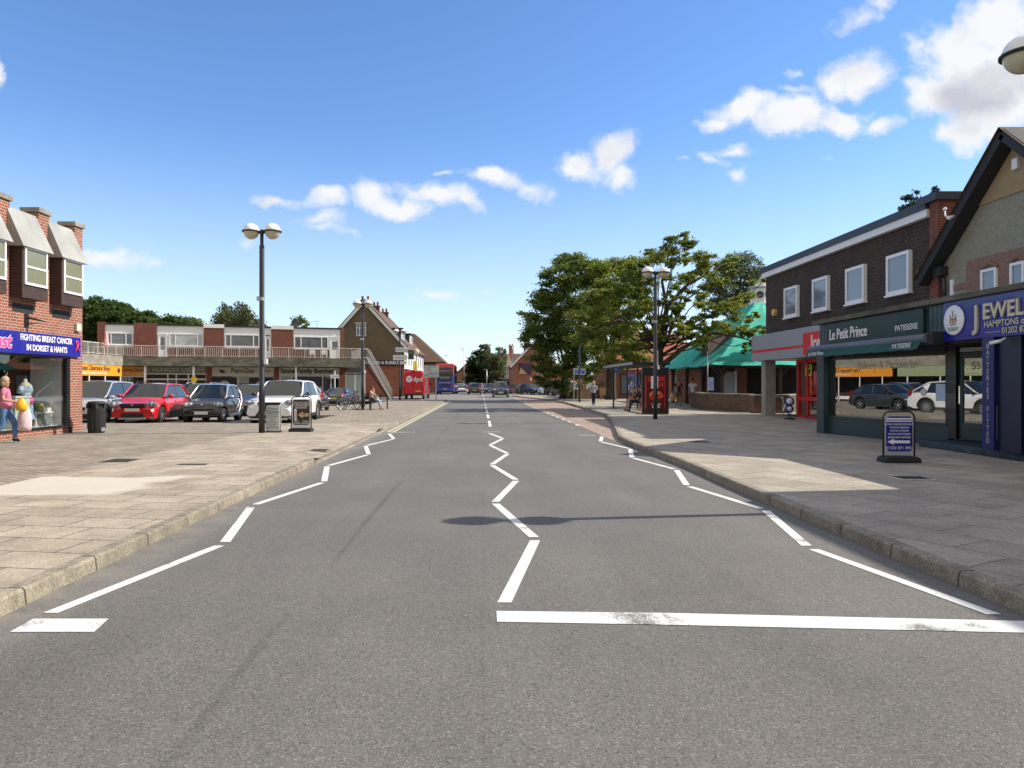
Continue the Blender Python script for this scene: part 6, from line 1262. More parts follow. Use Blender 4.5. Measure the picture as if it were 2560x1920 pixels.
for s in (1,-1): put(o, 'safety_shell', lambda b: b.tube([(-1.0,s*.57,1.42),(-1.1,s*.72,1.1),(-.98,s*.78,.8),(-.72,s*.785,.45),(-.5,s*.79,.3),(.45,s*.79,.26)], .045, 8, SIL))
put(o, 'grille_trim', lambda b: (b.box((1.3,-.44,.585),(1.37,.44,.605), CHROME), b.box((1.3,-.38,.475),(1.37,.38,.495), CHROME))); put(o, 'badge', lambda b: b.ball((1.3,0,.735), (.03,.035,.03), CHROME))
WHT = paint('car_white', (.8,.8,.8)); o = car('white_suv', 'large white coupe suv with black spindle grille parked behind the pavement boards', (-7.92,28.45,zlot(28.4)), R(-90), WHT, 4.89,1.9,1.68,2.79,.38,
    top=[(-2.445,.9),(-2.3,1.08),(-1.9,1.13),(1.0,1.06),(1.75,1.0),(2.2,.88),(2.445,.62)], belt=1.08, cab=(1.12,.3,-1.35,-2.15), roofm=None, arch=TRIM, sill=.26, mirr=BLK, cpil=True, side_clad=.38, spokes=10)
lights(o, 2.445, .95, .86, 1.05, hf=.14, gz=(.5,.6), gw=.3, low=(.26,.4), lw=.5, fog=False)
put(o, 'spindle_grille', lambda b: b.prism([(-.44,.86),(.44,.86),(.3,.66),(.52,.3),(-.52,.3),(-.3,.66)], 'x', 2.3, 2.462, BLACKM), bev=.015)
put(o, 'front_spoiler', lambda b: (b.box((2.2,-.7,.22),(2.48,.7,.27), CHROME), b.add([(2.42,.6,.32),(2.36,.82,.62),(2.28,.88,.6),(2.34,.8,.32)], [(0,1,2,3)], TRIM), b.add([(2.42,-.6,.32),(2.36,-.82,.62),(2.28,-.88,.6),(2.34,-.8,.32)], [(0,1,2,3)], TRIM))); put(o, 'front_plate', lambda b: b.box((2.465,-.26,.42),(2.48,.26,.53), PLW))
o = car('silver_mpv', 'silver people carrier half hidden by the charity shop corner', (-15.7,28.9,zlot(28.9)), R(-84), paint('car_silver_light', (.55,.56,.57), .4), 4.45,1.83,1.66,2.73,.33, top=[(-2.22,.9),(-2.1,1.05),(1.2,1.02),(1.75,.92),(2.1,.78),(2.22,.55)], cab=(1.5,.45,-1.6,-2.1)); lights(o, 2.22, .915, .76, 1.0, hf=.24)
BLU = paint('car_blue', (.02,.13,.2), .3); o = car('blue_hatchback', 'blue hatchback in the second row, showing between the red and black cars', (-14.6,36.2,zlot(36.2)), R(-90), BLU, 4.1,1.76,1.6,2.5,.32, rails=STEEL); lights(o, 2.05, .88, .78, .95)
o = car('grey_crossover', 'dark grey crossover with silver nose in the second row behind the white suv', (-11.7,35.6,zlot(35.6)), R(-88), paint('car_dark_grey', (.05,.055,.06), .4), 4.36,1.8,1.56,2.64,.34, belt=1.0, cab=(1.05,.2,-1.25,-1.95)); lights(o, 2.18, .9, .8, 1.0, grille=1)
put(o, 'silver_nose_trim', lambda b: b.prism([(-.85,.62),(-.6,.7),(.6,.7),(.85,.62),(.8,.35),(.6,.3),(.62,.56),(-.62,.56),(-.6,.3),(-.8,.35)], 'x', 2.0, 2.2, SIL), bev=.02)
o = car('black_saloon', 'black car glimpsed behind the rear wheel of the white suv', (-10.5,42.5,zlot(42.5)), R(92), BLK, 4.5,1.8,1.45,2.7,.32); lights(o, 2.25, .9, .7, .9)
MER = paint('car_gunmetal', (.12,.13,.145), .6); o = car('grey_saloon', 'gunmetal grey saloon seen from behind, parked beyond the white suv', (-11.75,58.5,zlot(58)), R(84), MER, 4.69,1.81,1.44,2.84,.33, top=[(-2.345,.82),(-2.2,.98),(-1.6,1.02),(1.0,.95),(1.8,.84),(2.2,.7),(2.345,.5)], cab=(.95,.2,-1.0,-1.75)); lights(o, 2.345, .905, .7, .86, hr=.17, wr=.4)
put(o, 'boot_trim', lambda b: b.box((-2.36,-.25,.84),(-2.34,.25,.87), CHROME))
o = car('dark_hatchback', 'dark car roof just visible between the crossover and the tall lamp post', (-13.3,43.5,zlot(43)), R(-90), paint('car_midnight', (.015,.018,.03)), 4.2,1.78,1.5); lights(o, 2.1, .89, .75, .95)
# moving and waiting cars up the road
NVY = paint('car_navy_black', (.01,.013,.022)); o = car('black_suv', 'black suv driving towards the viewer on the right of the centre dashes', (px(1250,79)+.05,79,0), R(-90), NVY, 4.64,1.82,1.71,2.7,.36, belt=1.08, top=[(-2.32,.95),(-2.2,1.1),(1.1,1.06),(1.8,.98),(2.2,.84),(2.32,.55)], cab=(1.2,.35,-1.6,-2.15), rails=STEEL, arch=TRIM); lights(o, 2.32, .91, .84, 1.0, hf=.2, gz=(.6,.84), gw=.36, low=(.28,.45))
put(o, 'chrome_grille_bar', lambda b: (b.beam((2.34,-.3,.84),(2.34,-.1,.62), .03, .05, CHROME), b.beam((2.34,.3,.84),(2.34,.1,.62), .03, .05, CHROME), b.beam((2.34,-.1,.62),(2.34,.1,.62), .03, .05, CHROME))); put(o, 'skid_trim', lambda b: b.box((2.2,-.75,.24),(2.34,.75,.28), CHROME))
far = [('white_sports_car','low white car driving away just right of the double deck bus',1155.5,106,90,paint('car_white_b',(.7,.7,.7)),4.3,1.82,1.28),
 ('dark_suv','dark grey suv driving away left of the centre line',1187,99,90,paint('car_graphite',(.045,.047,.05),.4),4.5,1.85,1.6),
 ('blue_hatch','dark blue hatchback coming towards the viewer behind the white parked car',1224,103,-90,paint('car_dark_blue',(.02,.035,.07),.3),4.0,1.75,1.5),
 ('white_estate','white car crossing the road end, half hidden by the dark blue hatchback',1211,134,-60,paint('car_white_c',(.68,.68,.68)),4.5,1.8,1.5),
 ('silver_far_car','silver car queuing beyond the low white sports car',1152,128,90,SIL,4.3,1.8,1.5),
 ('grey_far_car','grey car queuing beyond the dark suv, left lane',1170,142,90,paint('car_grey_b',(.25,.26,.27),.4),4.3,1.8,1.5),
 ('small_blue_car','small dark car waiting at the far junction between the queue and the white car',1195,140,90,paint('car_slate',(.04,.05,.08),.3),4.1,1.75,1.45),
 ('dark_green_car','dark green car parked at the left end of the pub car park',1297,104,-70,paint('car_green',(.03,.05,.035),.3),4.3,1.78,1.5),
 ('black_parked_car','black car parked behind the dark green guard rail',1328,98,-65,BLK,4.4,1.8,1.5),
 ('maroon_parked_car','dark maroon car parked behind the pole in the pub car park',1354,100,-80,paint('car_maroon',(.05,.008,.012)),4.2,1.78,1.52),
 ('steel_blue_car','steel blue hatchback parked left of the white suv at the pub',1372,94,-85,paint('car_steel_blue',(.12,.17,.22),.4),4.1,1.76,1.5),
 ('black_small_car','black car at the edge of the brick planter, right of the white pub suv',1406,80,-20,paint('car_black_b',(.01,.01,.012)),4.0,1.75,1.5)]
for nm, lab, x, Y, rz, m_, L1, W1, H1 in far:
    o = car(nm, lab, (px(x,Y),Y,0), R(rz), m_, L1, W1, H1, L1*.61, .32, belt=H1*.62, step=.15, cab=(L1*.22,L1*.05,-L1*.3,-L1*.44)); lights(o, L1/2, W1/2, H1*.48, H1*.6)
o = car('white_luxury_suv', 'tall white suv with dark side windows parked at the pub beside the planter', (px(1398,88),89,0), R(195), paint('car_white_d', (.7,.7,.7)), 4.9,1.98,1.82,2.9,.38, belt=1.15, top=[(-2.45,1.0),(-2.3,1.15),(1.3,1.12),(2.2,1.0),(2.45,.6)], cab=(1.35,.75,-1.9,-2.3), step=.12); lights(o, 2.45, .99, .9, 1.1)
o = car('orange_van', 'orange van parked by the pub corner, right of the black suv', (px(1271,128),128,0), R(-90), paint('van_orange', (.62,.12,.01)), 4.9,1.95,1.95,3.0,.33, belt=1.2, top=[(-2.45,1.15),(-2.3,1.2),(1.6,1.18),(2.2,1.0),(2.45,.6)], cab=(1.8,1.1,-2.2,-2.4), cat='van', step=.15); lights(o, 2.45, .97, .8, 1.0)
# red parcel van
o = thing('parcel_van', 'tall red parcel van with white cube logo seen from behind', 'van', (-6.75,71.2,0), R(88))
b = MB(); sec = [(-1.0,.45),(-.99,1.4),(-.96,2.1),(-.86,2.65),(-.7,2.78),(.7,2.78),(.86,2.65),(.96,2.1),(.99,1.4),(1.0,.45)]
Xs = [(-2.9,.95),(-2.84,1),(1.3,1),(1.55,.97)]; vs = []
for x, s in Xs: vs += [(x, y*s, z*(1 if z < 1 else s)) for (y, z) in sec]
b.add(vs, [(i*10+j, i*10+(j+1)%10, (i+1)*10+(j+1)%10, (i+1)*10+j) for i in range(3) for j in range(10)]+[tuple(range(10)), tuple(range(30,40))], paint('van_red', (.6,.008,.02)), False)
b.add([(1.5,-.97,.45),(2.95,-.9,.45),(3.0,-.88,1.0),(2.3,-.92,1.3),(1.5,-.9,2.6),(1.5,.97,.45),(2.95,.9,.45),(3.0,.88,1.0),(2.3,.92,1.3),(1.5,.9,2.6)], [(0,1,2,3,4),(5,6,7,8,9),(0,1,6,5),(1,2,7,6),(2,3,8,7),(3,4,9,8)], bpy.data.materials['van_red']); bd = b.obj('body', o)
put(o, 'bumper', lambda b: b.box((-3.02,-.96,.38),(-2.8,.96,.56), TRIM), bev=.03); put(o, 'number_plate', lambda b: b.box((-3.03,-.72,.72),(-2.9,-.2,.84), PLY)); put(o, 'brake_light', lambda b: b.box((-2.95,-.2,2.68),(-2.85,.2,2.72), TL)); put(o, 'door_seam', lambda b: (b.box((-2.915,-.008,.6),(-2.9,.008,2.6), BLACKM), b.box((-2.93,.0,1.25),(-2.9,.22,1.31), BLACKM)))
put(o, 'windscreen', lambda b: b.add([(2.32,-.84,1.34),(1.53,-.82,2.55),(1.53,.82,2.55),(2.32,.84,1.34)], [(0,1,2,3)], CG_))
for s in (1,-1):
    wheel(o, -1.9, s*.85, .35, s); wheel(o, 2.0, s*.85, .35, s); put(o, 'tail_light', lambda b: b.box((-2.96,s*.86,.8),(-2.86,s*.985,1.3), TL)); put(o, 'wing_mirror', lambda b: b.box((1.9,s*1.0,1.3),(2.0,s*1.2,1.65), TRIM), bev=.02)
def vface(p): return p
LG = 'dpd'; t = T(LG, .62, (0,0,0), '-Y', UPVC, None, .004, bold=.02, xs=1.0); t.data.transform(Matrix.Translation((-2.925,-.42,1.92)) @ Matrix.Rotation(R(-90), 4, 'Z')); t.parent = bd
b = MB(); b.M = Matrix.Translation((-2.92,.42,1.95)) @ Matrix.Rotation(R(-90), 4, 'Z'); h_ = .34; c30 = h_*math.cos(R(30))
for pts in ([(0,h_*.98),(c30*.95,h_*.52),(0,h_*.06),(-c30*.95,h_*.52)], [(-c30,h_*.42),(-.02,-.04),(-.02,-h_),(-c30,-h_*.48)], [(c30,h_*.42),(.02,-.04),(.02,-h_),(c30,-h_*.48)]): b.prism(pts, 'y', -.012, -.004, UPVC)
b.obj('cube_logo', bd)
# double deck bus
o = thing('double_deck_bus', 'blue and red double deck bus seen from the rear', 'bus', (px(1117,103),103.2,-.05), R(90))
BB = paint('bus_blue', (.02,.08,.48)); BRD = paint('bus_red', (.5,.012,.02)); DG = mat('bus_glass', (.02,.022,.026), .08, spec=.8)
b = MB(); b.box((-5.2,-1.26,.3),(5.2,1.26,2.75), BB); bd = b.obj('lower_body', o); bevel(bd, .09, 3)
b = MB(); b.box((-5.18,-1.25,2.75),(5.18,1.25,4.3), BRD); ub = b.obj('upper_body', o); bevel(ub, .2, 4)
put(o, 'rear_upper_window', lambda b: b.box((-5.215,-1.08,2.9),(-5.17,1.08,3.75), DG), bev=.04); put(o, 'rear_dark_band', lambda b: b.box((-5.225,-1.05,1.85),(-5.19,1.05,2.85), mat('bus_band', (.03,.032,.04), .3)), bev=.03)
put(o, 'destination_panel', lambda b: b.box((-5.235,-.75,3.15),(-5.215,.75,3.4), mat('grey_panel_b', (.15,.16,.17), .4))); put(o, 'advert_panel', lambda b: b.box((-5.24,-.7,2.2),(-5.224,.7,2.55), bpy.data.materials['grey_panel_b']))
put(o, 'number_plate', lambda b: b.box((-5.23,-.28,.75),(-5.2,.28,.87), PLY)); put(o, 'bumper', lambda b: b.box((-5.28,-1.2,.28),(-5.1,1.2,.55), BLACKM), bev=.05); put(o, 'engine_grille', lambda b: [b.box((-5.23,-.8,1.0+i*.07),(-5.2,.8,1.03+i*.07), BLACKM) for i in range(8)])
T('WORLD CLASS JOURNEYS', .14, (0,0,0), '-Y', UPVC, None, .002).data.transform(Matrix.Translation((-5.23,0,1.65)) @ Matrix.Rotation(R(-90), 4, 'Z')); lt = [x for x in C.objects if x.name.startswith('lettering')][-1]
lt.parent = bd
for s in (1,-1):
    put(o, 'tail_light', lambda b: b.box((-5.235,s*1.0,.9),(-5.18,s*1.22,1.5), TL), bev=.02)
    for k in range(6): put(o, 'side_window', lambda b: (b.box((-4.6+k*1.6,s*1.262,1.6),(-3.1+k*1.6,s*1.268,2.5), DG), b.box((-4.8+k*1.65,s*1.252,3.0),(-3.25+k*1.65,s*1.262,3.8), DG)))
    wheel(o, -3.3, s*1.1, .48, s, w=.28); wheel(o, 3.0, s*1.1, .48, s, w=.28)
LOCAL[0] = False
# ============================================================ people
LOCAL[0] = True
SKIN = mat('skin', (.52,.27,.18), .55, var=.06, scale=6); SKIN2 = mat('tanned_skin', (.4,.2,.13), .55)
def skin_mesh(name, J, E, m, parent, sub=2, extra=None):
    names = list(dict.fromkeys([n for e in E for n in e])); bm = bmesh.new(); lay = bm.verts.layers.skin.verify(); V = {}
    for n in names:
        p, r = J[n][:3], J[n][3]; v = bm.verts.new(p); rr = J[n][4] if len(J[n]) > 4 else r; v[lay].radius = (r, rr); V[n] = v
    for a, c in E: bm.edges.new((V[a], V[c]))
    V[names[0]][lay].use_root = True
    me = bpy.data.meshes.new(name); bm.to_mesh(me); bm.free(); o = bpy.data.objects.new(name, me); C.objects.link(o)
    s = o.modifiers.new('skin', 'SKIN'); s.use_smooth_shade = True; s.branch_smoothing = .4
    u = o.modifiers.new('sub', 'SUBSURF'); u.levels = u.render_levels = sub
    dg = bpy.context.evaluated_depsgraph_get(); dg.update(); me2 = bpy.data.meshes.new_from_object(o.evaluated_get(dg)); o.modifiers.clear(); o.data = me2; me2.materials.clear(); me2.materials.append(m)
    for p in me2.polygons: p.use_smooth = True; p.material_index = 0
    if parent: adopt(o, parent)
    return o
def person(label, loc, rz, h, pose={}, skin=SKIN, top=None, legs=None, hair=None, shoes=None, sleeve='short', leglen='long', fem=False, long_hair=False, fingers=False, hairfn=None):
    """pose gives joints for a 1.75 m figure; +x is forward, +y is left"""
    J = dict(pel=(0,0,.94,.135), sp=(0,0,1.12,.12 if fem else .13), ch=(.0,0,1.32,.145 if fem else .155), nk=(.01,0,1.475,.055), jw=(.035,0,1.565,.066), hd=(.015,0,1.64,.092), tp=(.0,0,1.71,.07), ns=(.105,0,1.615,.013),
             shl=(0,.165,1.41,.062), ell=(-.02,.24,1.13,.043), wrl=(.04,.25,.88,.03), hal=(.055,.245,.8,.035), shr=(0,-.165,1.41,.062), elr=(-.02,-.24,1.13,.043), wrr=(.04,-.25,.88,.03), har=(.055,-.245,.8,.035),
             hil=(0,.09,.88,.1), knl=(.02,.1,.5,.062), anl=(-.02,.1,.09,.042), tol=(.13,.11,.035,.038), hir=(0,-.09,.88,.1), knr=(.02,-.1,.5,.062), anr=(-.02,-.1,.09,.042), tor=(.13,-.11,.035,.038))
    for k, v in pose.items(): J[k] = tuple(v[:3])+(v[3] if len(v) > 3 else J[k][3],)
    s = h/1.75; J = {k: tuple(c*s for c in v) for k, v in J.items()}
    o = thing('person', label, 'person', loc, rz)
    E = [('pel','sp'),('sp','ch'),('ch','nk'),('nk','jw'),('jw','hd'),('hd','tp'),('jw','ns')]
    for q in 'lr':
        E += [('ch','sh'+q),('sh'+q,'el'+q),('el'+q,'wr'+q),('wr'+q,'ha'+q),('pel','hi'+q),('hi'+q,'kn'+q),('kn'+q,'an'+q),('an'+q,'to'+q)]
        w, hnd = Vector(J['wr'+q][:3]), Vector(J['ha'+q][:3]); d = (hnd-w).normalized(); sd = d.cross(Vector((0,1,.2))).normalized(); 
        for k in range(4):
            f = sd*(k-1.5)*.02*s; ln = (.07,.08,.075,.058)[k]*s; J['f%d%s' % (k,q)] = tuple(hnd+f*.7+d*.02*s)+(.010*s,); J['g%d%s' % (k,q)] = tuple(hnd+f+d*ln+Vector((.01,0,-.005))*s)+(.008*s,)
            E += [('ha'+q,'f%d%s' % (k,q)),('f%d%s' % (k,q),'g%d%s' % (k,q))]
        J['t1'+q] = tuple(w+(hnd-w)*.6-sd*.035*s)+(.011*s,); J['t2'+q] = tuple(w+(hnd-w)*1.1-sd*.055*s)+(.009*s,); E += [('ha'+q,'t1'+q),('t1'+q,'t2'+q)]
    skin_mesh('body', J, E, skin, o, 2)
    def grow(ks, g): return {k: J[k][:3]+(J[k][3]+g*s,) for k in ks}
    def mid(a, c, t, g=0): A, B_ = J[a], J[c]; return tuple(A[i]+(B_[i]-A[i])*t for i in range(3))+(A[3]+(B_[3]-A[3])*t+g*s,)
    if top:
        K = grow(['pel','sp','ch','shl','shr','ell','elr'], .018); K['nk'] = mid('ch','nk',.75,-.02); K['pel'] = J['pel'][:3]+(J['pel'][3]+.03*s,); K['hem'] = (J['pel'][0],J['pel'][1],J['pel'][2]-.05*s,J['pel'][3]+.03*s)
        E2 = [('hem','pel'),('pel','sp'),('sp','ch'),('ch','nk')]
        for q in 'lr':
            if sleeve == 'short': K['se'+q] = mid('sh'+q,'el'+q,.62,.018); E2 += [('ch','sh'+q),('sh'+q,'se'+q)]
            else: K['wr'+q] = J['wr'+q][:3]+(J['wr'+q][3]+.012*s,); E2 += [('ch','sh'+q),('sh'+q,'el'+q),('el'+q,'wr'+q)]
        skin_mesh('shirt', K, E2, top, o)
    if legs:
        K = grow(['pel','hil','hir','knl','knr','anl','anr'], .014); K['w'] = (J['pel'][0],J['pel'][1],J['pel'][2]+.1*s,J['pel'][3]*1.04); K['pel'] = J['pel'][:3]+(J['pel'][3]*1.06,); E2 = [('w','pel'),('pel','hil'),('pel','hir')]
        for q in 'lr':
            if leglen == 'long': E2 += [('hi'+q,'kn'+q),('kn'+q,'an'+q)]
            else: K['le'+q] = mid('hi'+q,'kn'+q,.9,.035); E2 += [('hi'+q,'le'+q)]
        skin_mesh('trousers' if leglen == 'long' else 'shorts', K, E2, legs, o)
    if shoes:
        for q in 'lr':
            K = {'h': (J['an'+q][0]-.03*s,J['an'+q][1],J['an'+q][2]-.045*s,.042*s), 'a': (J['an'+q][0],J['an'+q][1],J['an'+q][2]-.035*s,.046*s), 't': J['to'+q][:3]+(.045*s,)}; skin_mesh('shoe', K, [('a','h'),('a','t')], shoes, o)
    if hair:
        x, y, z, r = J['hd']; b = MB(); f = 1.13; b.ball((x-.018*s,y,z+.025*s), (r*f,r*f*.93,r*f*1.05), hair, 14, 10, z0=-.35 if not long_hair else -.95)
        if long_hair: b.ball((x-.05*s,y,z-.05*s), (r*.8,r*1.08,r*1.15), hair, 12, 8)
        b.obj('hair', o)
    for q in (1,-1):
        x, y, z, r = J['hd']; b = MB(); b.ball((x+r*.9,q*.032*s+y,z-.0), .011*s, BLACKM, 6, 4); b.obj('eye', o)
        b = MB(); b.ball((x,y+q*r*.97,z-.01*s), (.012*s,.008*s,.028*s), skin, 6, 5); b.obj('ear', o)
    return o, J, s
PINKT = mat('pink_striped_top', (.6,.2,.3), .85, scale=22, col2=(.45,.13,.22), detail=1, stretch=(.2,.2,3)); DENIM = mat('blue_denim', (.1,.2,.4), .85, var=.3, scale=9); BLOND = mat('ash_blonde_hair', (.4,.3,.19), .6, var=.3, scale=20); NAVYC = mat('dark_navy_cloth', (.012,.016,.035), .8); BROWNH = mat('dark_hair', (.03,.018,.012), .6)
walkp = dict(hil=(0,.085,.88), knl=(.2,.09,.53), anl=(.2,.1,.12), tol=(.33,.11,.045), hir=(0,-.085,.88), knr=(-.02,-.09,.48), anr=(-.3,-.1,.2), tor=(-.22,-.1,.08))
p, J, s = person('blonde woman in pink top and jeans walking past the charity shop carrying bags', (-11.62,17.2,.12), R(22), 1.6, dict(walkp, elr=(.0,-.24,1.15), wrr=(.22,-.2,1.1), har=(.3,-.17,1.1), ell=(.0,.24,1.15), wrl=(.24,.14,1.05), hal=(.31,.1,1.05), pel=(0,0,.94,.165), sp=(0,0,1.12,.155), ch=(0,0,1.32,.165)), top=PINKT, legs=DENIM, hair=BLOND, long_hair=True, shoes=BLACKM, fem=True)
b = MB(); b.tube([(.1,-.09,1.475),(.13,-.05,1.478),(.13,.05,1.478),(.1,.09,1.475)], .006, 5, BLACK); b.obj('glasses', p)
def bag(label, loc, rz, m, w=.3, d=.16, h=.36, handles=True, seed=1):
    random.seed(seed); o = thing('carrier_bag', label, 'bag', loc, rz); b = MB(); n = 14; vs = []
    for i in range(7):
        t = i/6; f = .75+.3*math.sin(PI*min(1, t*1.05+.12)); z = -h+h*t
        for k in range(n): a = 2*PI*k/n; rr = f*(1+random.uniform(-.07,.07)); vs.append((w/2*math.cos(a)*rr*(1-.55*t**6), d/2*math.sin(a)*rr*(1-.5*t**4), z))
    b.add(vs, [(i*n+k, i*n+(k+1)%n, (i+1)*n+(k+1)%n, (i+1)*n+k) for i in range(6) for k in range(n)]+[tuple(range(n))], m, True); b.obj('bag_body', o)
    if handles: b = MB(); b.tube([(-w*.22,0,-.03),(-w*.1,0,.08),(w*.1,0,.08),(w*.22,0,-.03)], .012, 5, m); b.obj('handle', o)
    return o
cw, sw_ = math.cos(R(22)), math.sin(R(22))
def wl_(x, y): return (-11.62+x*cw-y*sw_, 17.2+x*sw_+y*cw)
bag('bright yellow carrier bag held in the arms of the woman in pink', (*wl_(.36,-.12), 1.2), R(22), mat('yellow_plastic', (.8,.42,.01), .4), .24, .2, .3, False, 2)
bag('large white and pink plastic bag hanging in front of the woman in pink', (*wl_(.42,-.06), 1.06), R(22), mat('white_pink_plastic', (.75,.68,.66), .35, scale=7, col2=(.7,.35,.4), obj=True), .3, .24, .66, False, 5)
# seated woman on the bench, facing the road
sit = dict(pel=(0,0,.53), sp=(-.02,0,.72), ch=(.02,0,.93), nk=(.06,0,1.07), jw=(.1,0,1.15), hd=(.08,0,1.22), tp=(.06,0,1.29), ns=(.17,0,1.19), shl=(.02,.16,1.01), shr=(.02,-.16,1.01), ell=(.18,.2,.8), wrl=(.4,.12,.66), hal=(.47,.1,.63), elr=(.16,-.2,.84), wrr=(.2,-.1,1.04), har=(.19,-.07,1.11),
           hil=(.06,.09,.5), knl=(.48,.1,.52), anl=(.6,.12,.1), tol=(.74,.14,.04), hir=(.06,-.09,.5), knr=(.48,-.1,.53), anr=(.56,-.1,.1), tor=(.7,-.11,.04))
person('woman in pale pink top and light jeans sitting on the bench, hand to her face', (-6.2,38.75,.12), R(-8), 1.68, sit, top=mat('pale_pink_top', (.5,.28,.24), .8), legs=mat('light_denim', (.3,.37,.45), .85), hair=mat('auburn_hair', (.08,.025,.015), .6), shoes=SKIN, fem=True)
bag('dark handbag on the bench beside the seated woman', (-6.05,38.45,.78), 0, BLACKM, .3, .18, .22)
bag('pale bag resting on the lap of the woman on the bench', (-5.85,38.65,.78), 0, mat('pale_cloth', (.5,.48,.5), .7), .2, .14, .2)
# walkers on the shop side
walk2 = dict(knl=(.12,.1,.5), anl=(.1,.1,.1), tol=(.24,.11,.04), knr=(.0,-.1,.5), anr=(-.2,-.1,.16), tor=(-.12,-.1,.05))
p, J, s = person('woman in white and blue patterned top and navy trousers walking away', (px(1484,46),46,.12), R(95), 1.56, dict(knr=(.02,-.06,.5), anr=(-.03,-.05,.1), tor=(.08,-.05,.04), knl=(.06,.06,.5), anl=(.03,.05,.1), tol=(.14,.05,.04), wrl=(.16,.18,1.05), hal=(.2,.12,1.08), wrr=(.16,-.18,1.05), har=(.2,-.12,1.08)), top=mat('blue_white_print', (.6,.62,.66), .8, scale=18, col2=(.06,.1,.25), detail=2, obj=True), legs=NAVYC, hair=mat('pale_blonde', (.55,.42,.22), .6), long_hair=True, shoes=CREAM, fem=True, sleeve='long')
p, J, s = person('man in maroon polo shirt and khaki shorts carrying an orange bag towards the viewer', (px(1697,45.5),45.5,.12), R(-95), 1.74, dict(walk2, elr=(-.04,-.27,1.14), wrr=(.0,-.33,.92), har=(.02,-.34,.86), ell=(-.04,.25,1.14)), skin=SKIN2, top=mat('maroon_cloth', (.07,.008,.018), .85), legs=mat('khaki_cloth', (.13,.11,.06), .85), hair=mat('grey_brown_hair', (.12,.09,.07), .6), shoes=BLACKM, leglen='short')
bag('orange and white carrier bag in the hand of the man in maroon', (px(1697,45.5)-.42,45.45,.92), 0, mat('orange_white_plastic', (.75,.25,.03), .4, scale=4, col2=(.7,.6,.52), obj=True), .42, .22, .5)
person('man in white t-shirt and grey shorts walking away beside the planter wall', (px(1732,44.5)-.1,44.2,.12), R(80), 1.72, dict(walk2, wrr=(.12,-.3,1.0), har=(.17,-.28,.98), elr=(-.04,-.3,1.15)), skin=SKIN2, top=mat('white_cloth', (.68,.68,.7), .8), legs=mat('grey_cloth', (.12,.125,.11), .85), hair=BROWNH, shoes=mat('white_trainers', (.6,.6,.6), .6), leglen='short')
# two waiting in the shelter
sx_ = dict(sit); sx_.update(dict(elr=(.16,-.22,.82), wrr=(.38,-.14,.68), har=(.45,-.1,.66)))
person('person in black with a dark cap sitting in the bus shelter nearest the advert panel', (7.97,36.3,.12), R(178), 1.75, sx_, skin=SKIN2, top=BLACKM, legs=NAVYC, hair=BLACKM, shoes=BLACKM, sleeve='long')
person('bare armed person in shorts sitting further along the bus shelter seat', (7.95,37.2,.12), R(178), 1.68, sit, top=mat('olive_top', (.1,.09,.06), .8), legs=mat('dark_shorts', (.04,.04,.045), .8), hair=BROWNH, shoes=BLACKM, leglen='short')
LOCAL[0] = False
# ============================================================ trees
def leafmat(name, c, c2, sc_=.6, tr=.55):
    m = bpy.data.materials.new(name); m.use_nodes = True; nt = m.node_tree; N = nt.nodes; L = nt.links; N.clear()
    out = N.new('ShaderNodeOutputMaterial'); g = N.new('ShaderNodeNewGeometry'); n = N.new('ShaderNodeTexNoise'); n.inputs['Scale'].default_value = sc_; n.inputs['Detail'].default_value = 3; L.new(g.outputs['Position'], n.inputs['Vector'])
    n2 = N.new('ShaderNodeTexWhiteNoise'); n2.noise_dimensions = '1D'; L.new(g.outputs['Random Per Island'], n2.inputs['W'])
    a = N.new('ShaderNodeMath'); a.operation = 'MULTIPLY_ADD'; a.inputs[1].default_value = .45; L.new(n2.outputs['Value'], a.inputs[0]); L.new(n.outputs['Fac'], a.inputs[2])
    mr = N.new('ShaderNodeMapRange'); mr.inputs['From Min'].default_value = .45; mr.inputs['From Max'].default_value = 1.0; L.new(a.outputs[0], mr.inputs['Value'])
    mx = N.new('ShaderNodeMix'); mx.data_type = 'RGBA'; mx.inputs['A'].default_value = (*c, 1); mx.inputs['B'].default_value = (*c2, 1); L.new(mr.outputs[0], mx.inputs['Factor'])
    d = N.new('ShaderNodeBsdfPrincipled'); d.inputs['Roughness'].default_value = .55; d.inputs['Specular IOR Level'].default_value = .35; t = N.new('ShaderNodeBsdfTranslucent'); L.new(mx.outputs['Result'], d.inputs['Base Color']); L.new(mx.outputs['Result'], t.inputs['Color'])
    s = N.new('ShaderNodeMixShader'); s.inputs[0].default_value = tr; L.new(d.outputs[0], s.inputs[1]); L.new(t.outputs[0], s.inputs[2]); L.new(s.outputs[0], out.inputs[0]); return m
BARK = mat('grey_brown_bark', (.06,.047,.035), .95, var=.4, scale=5, bump=1, bscale=14, stretch=(1,1,.3)); BARKD = mat('dark_bark', (.035,.028,.02), .95, var=.3, scale=4, bump=.8)
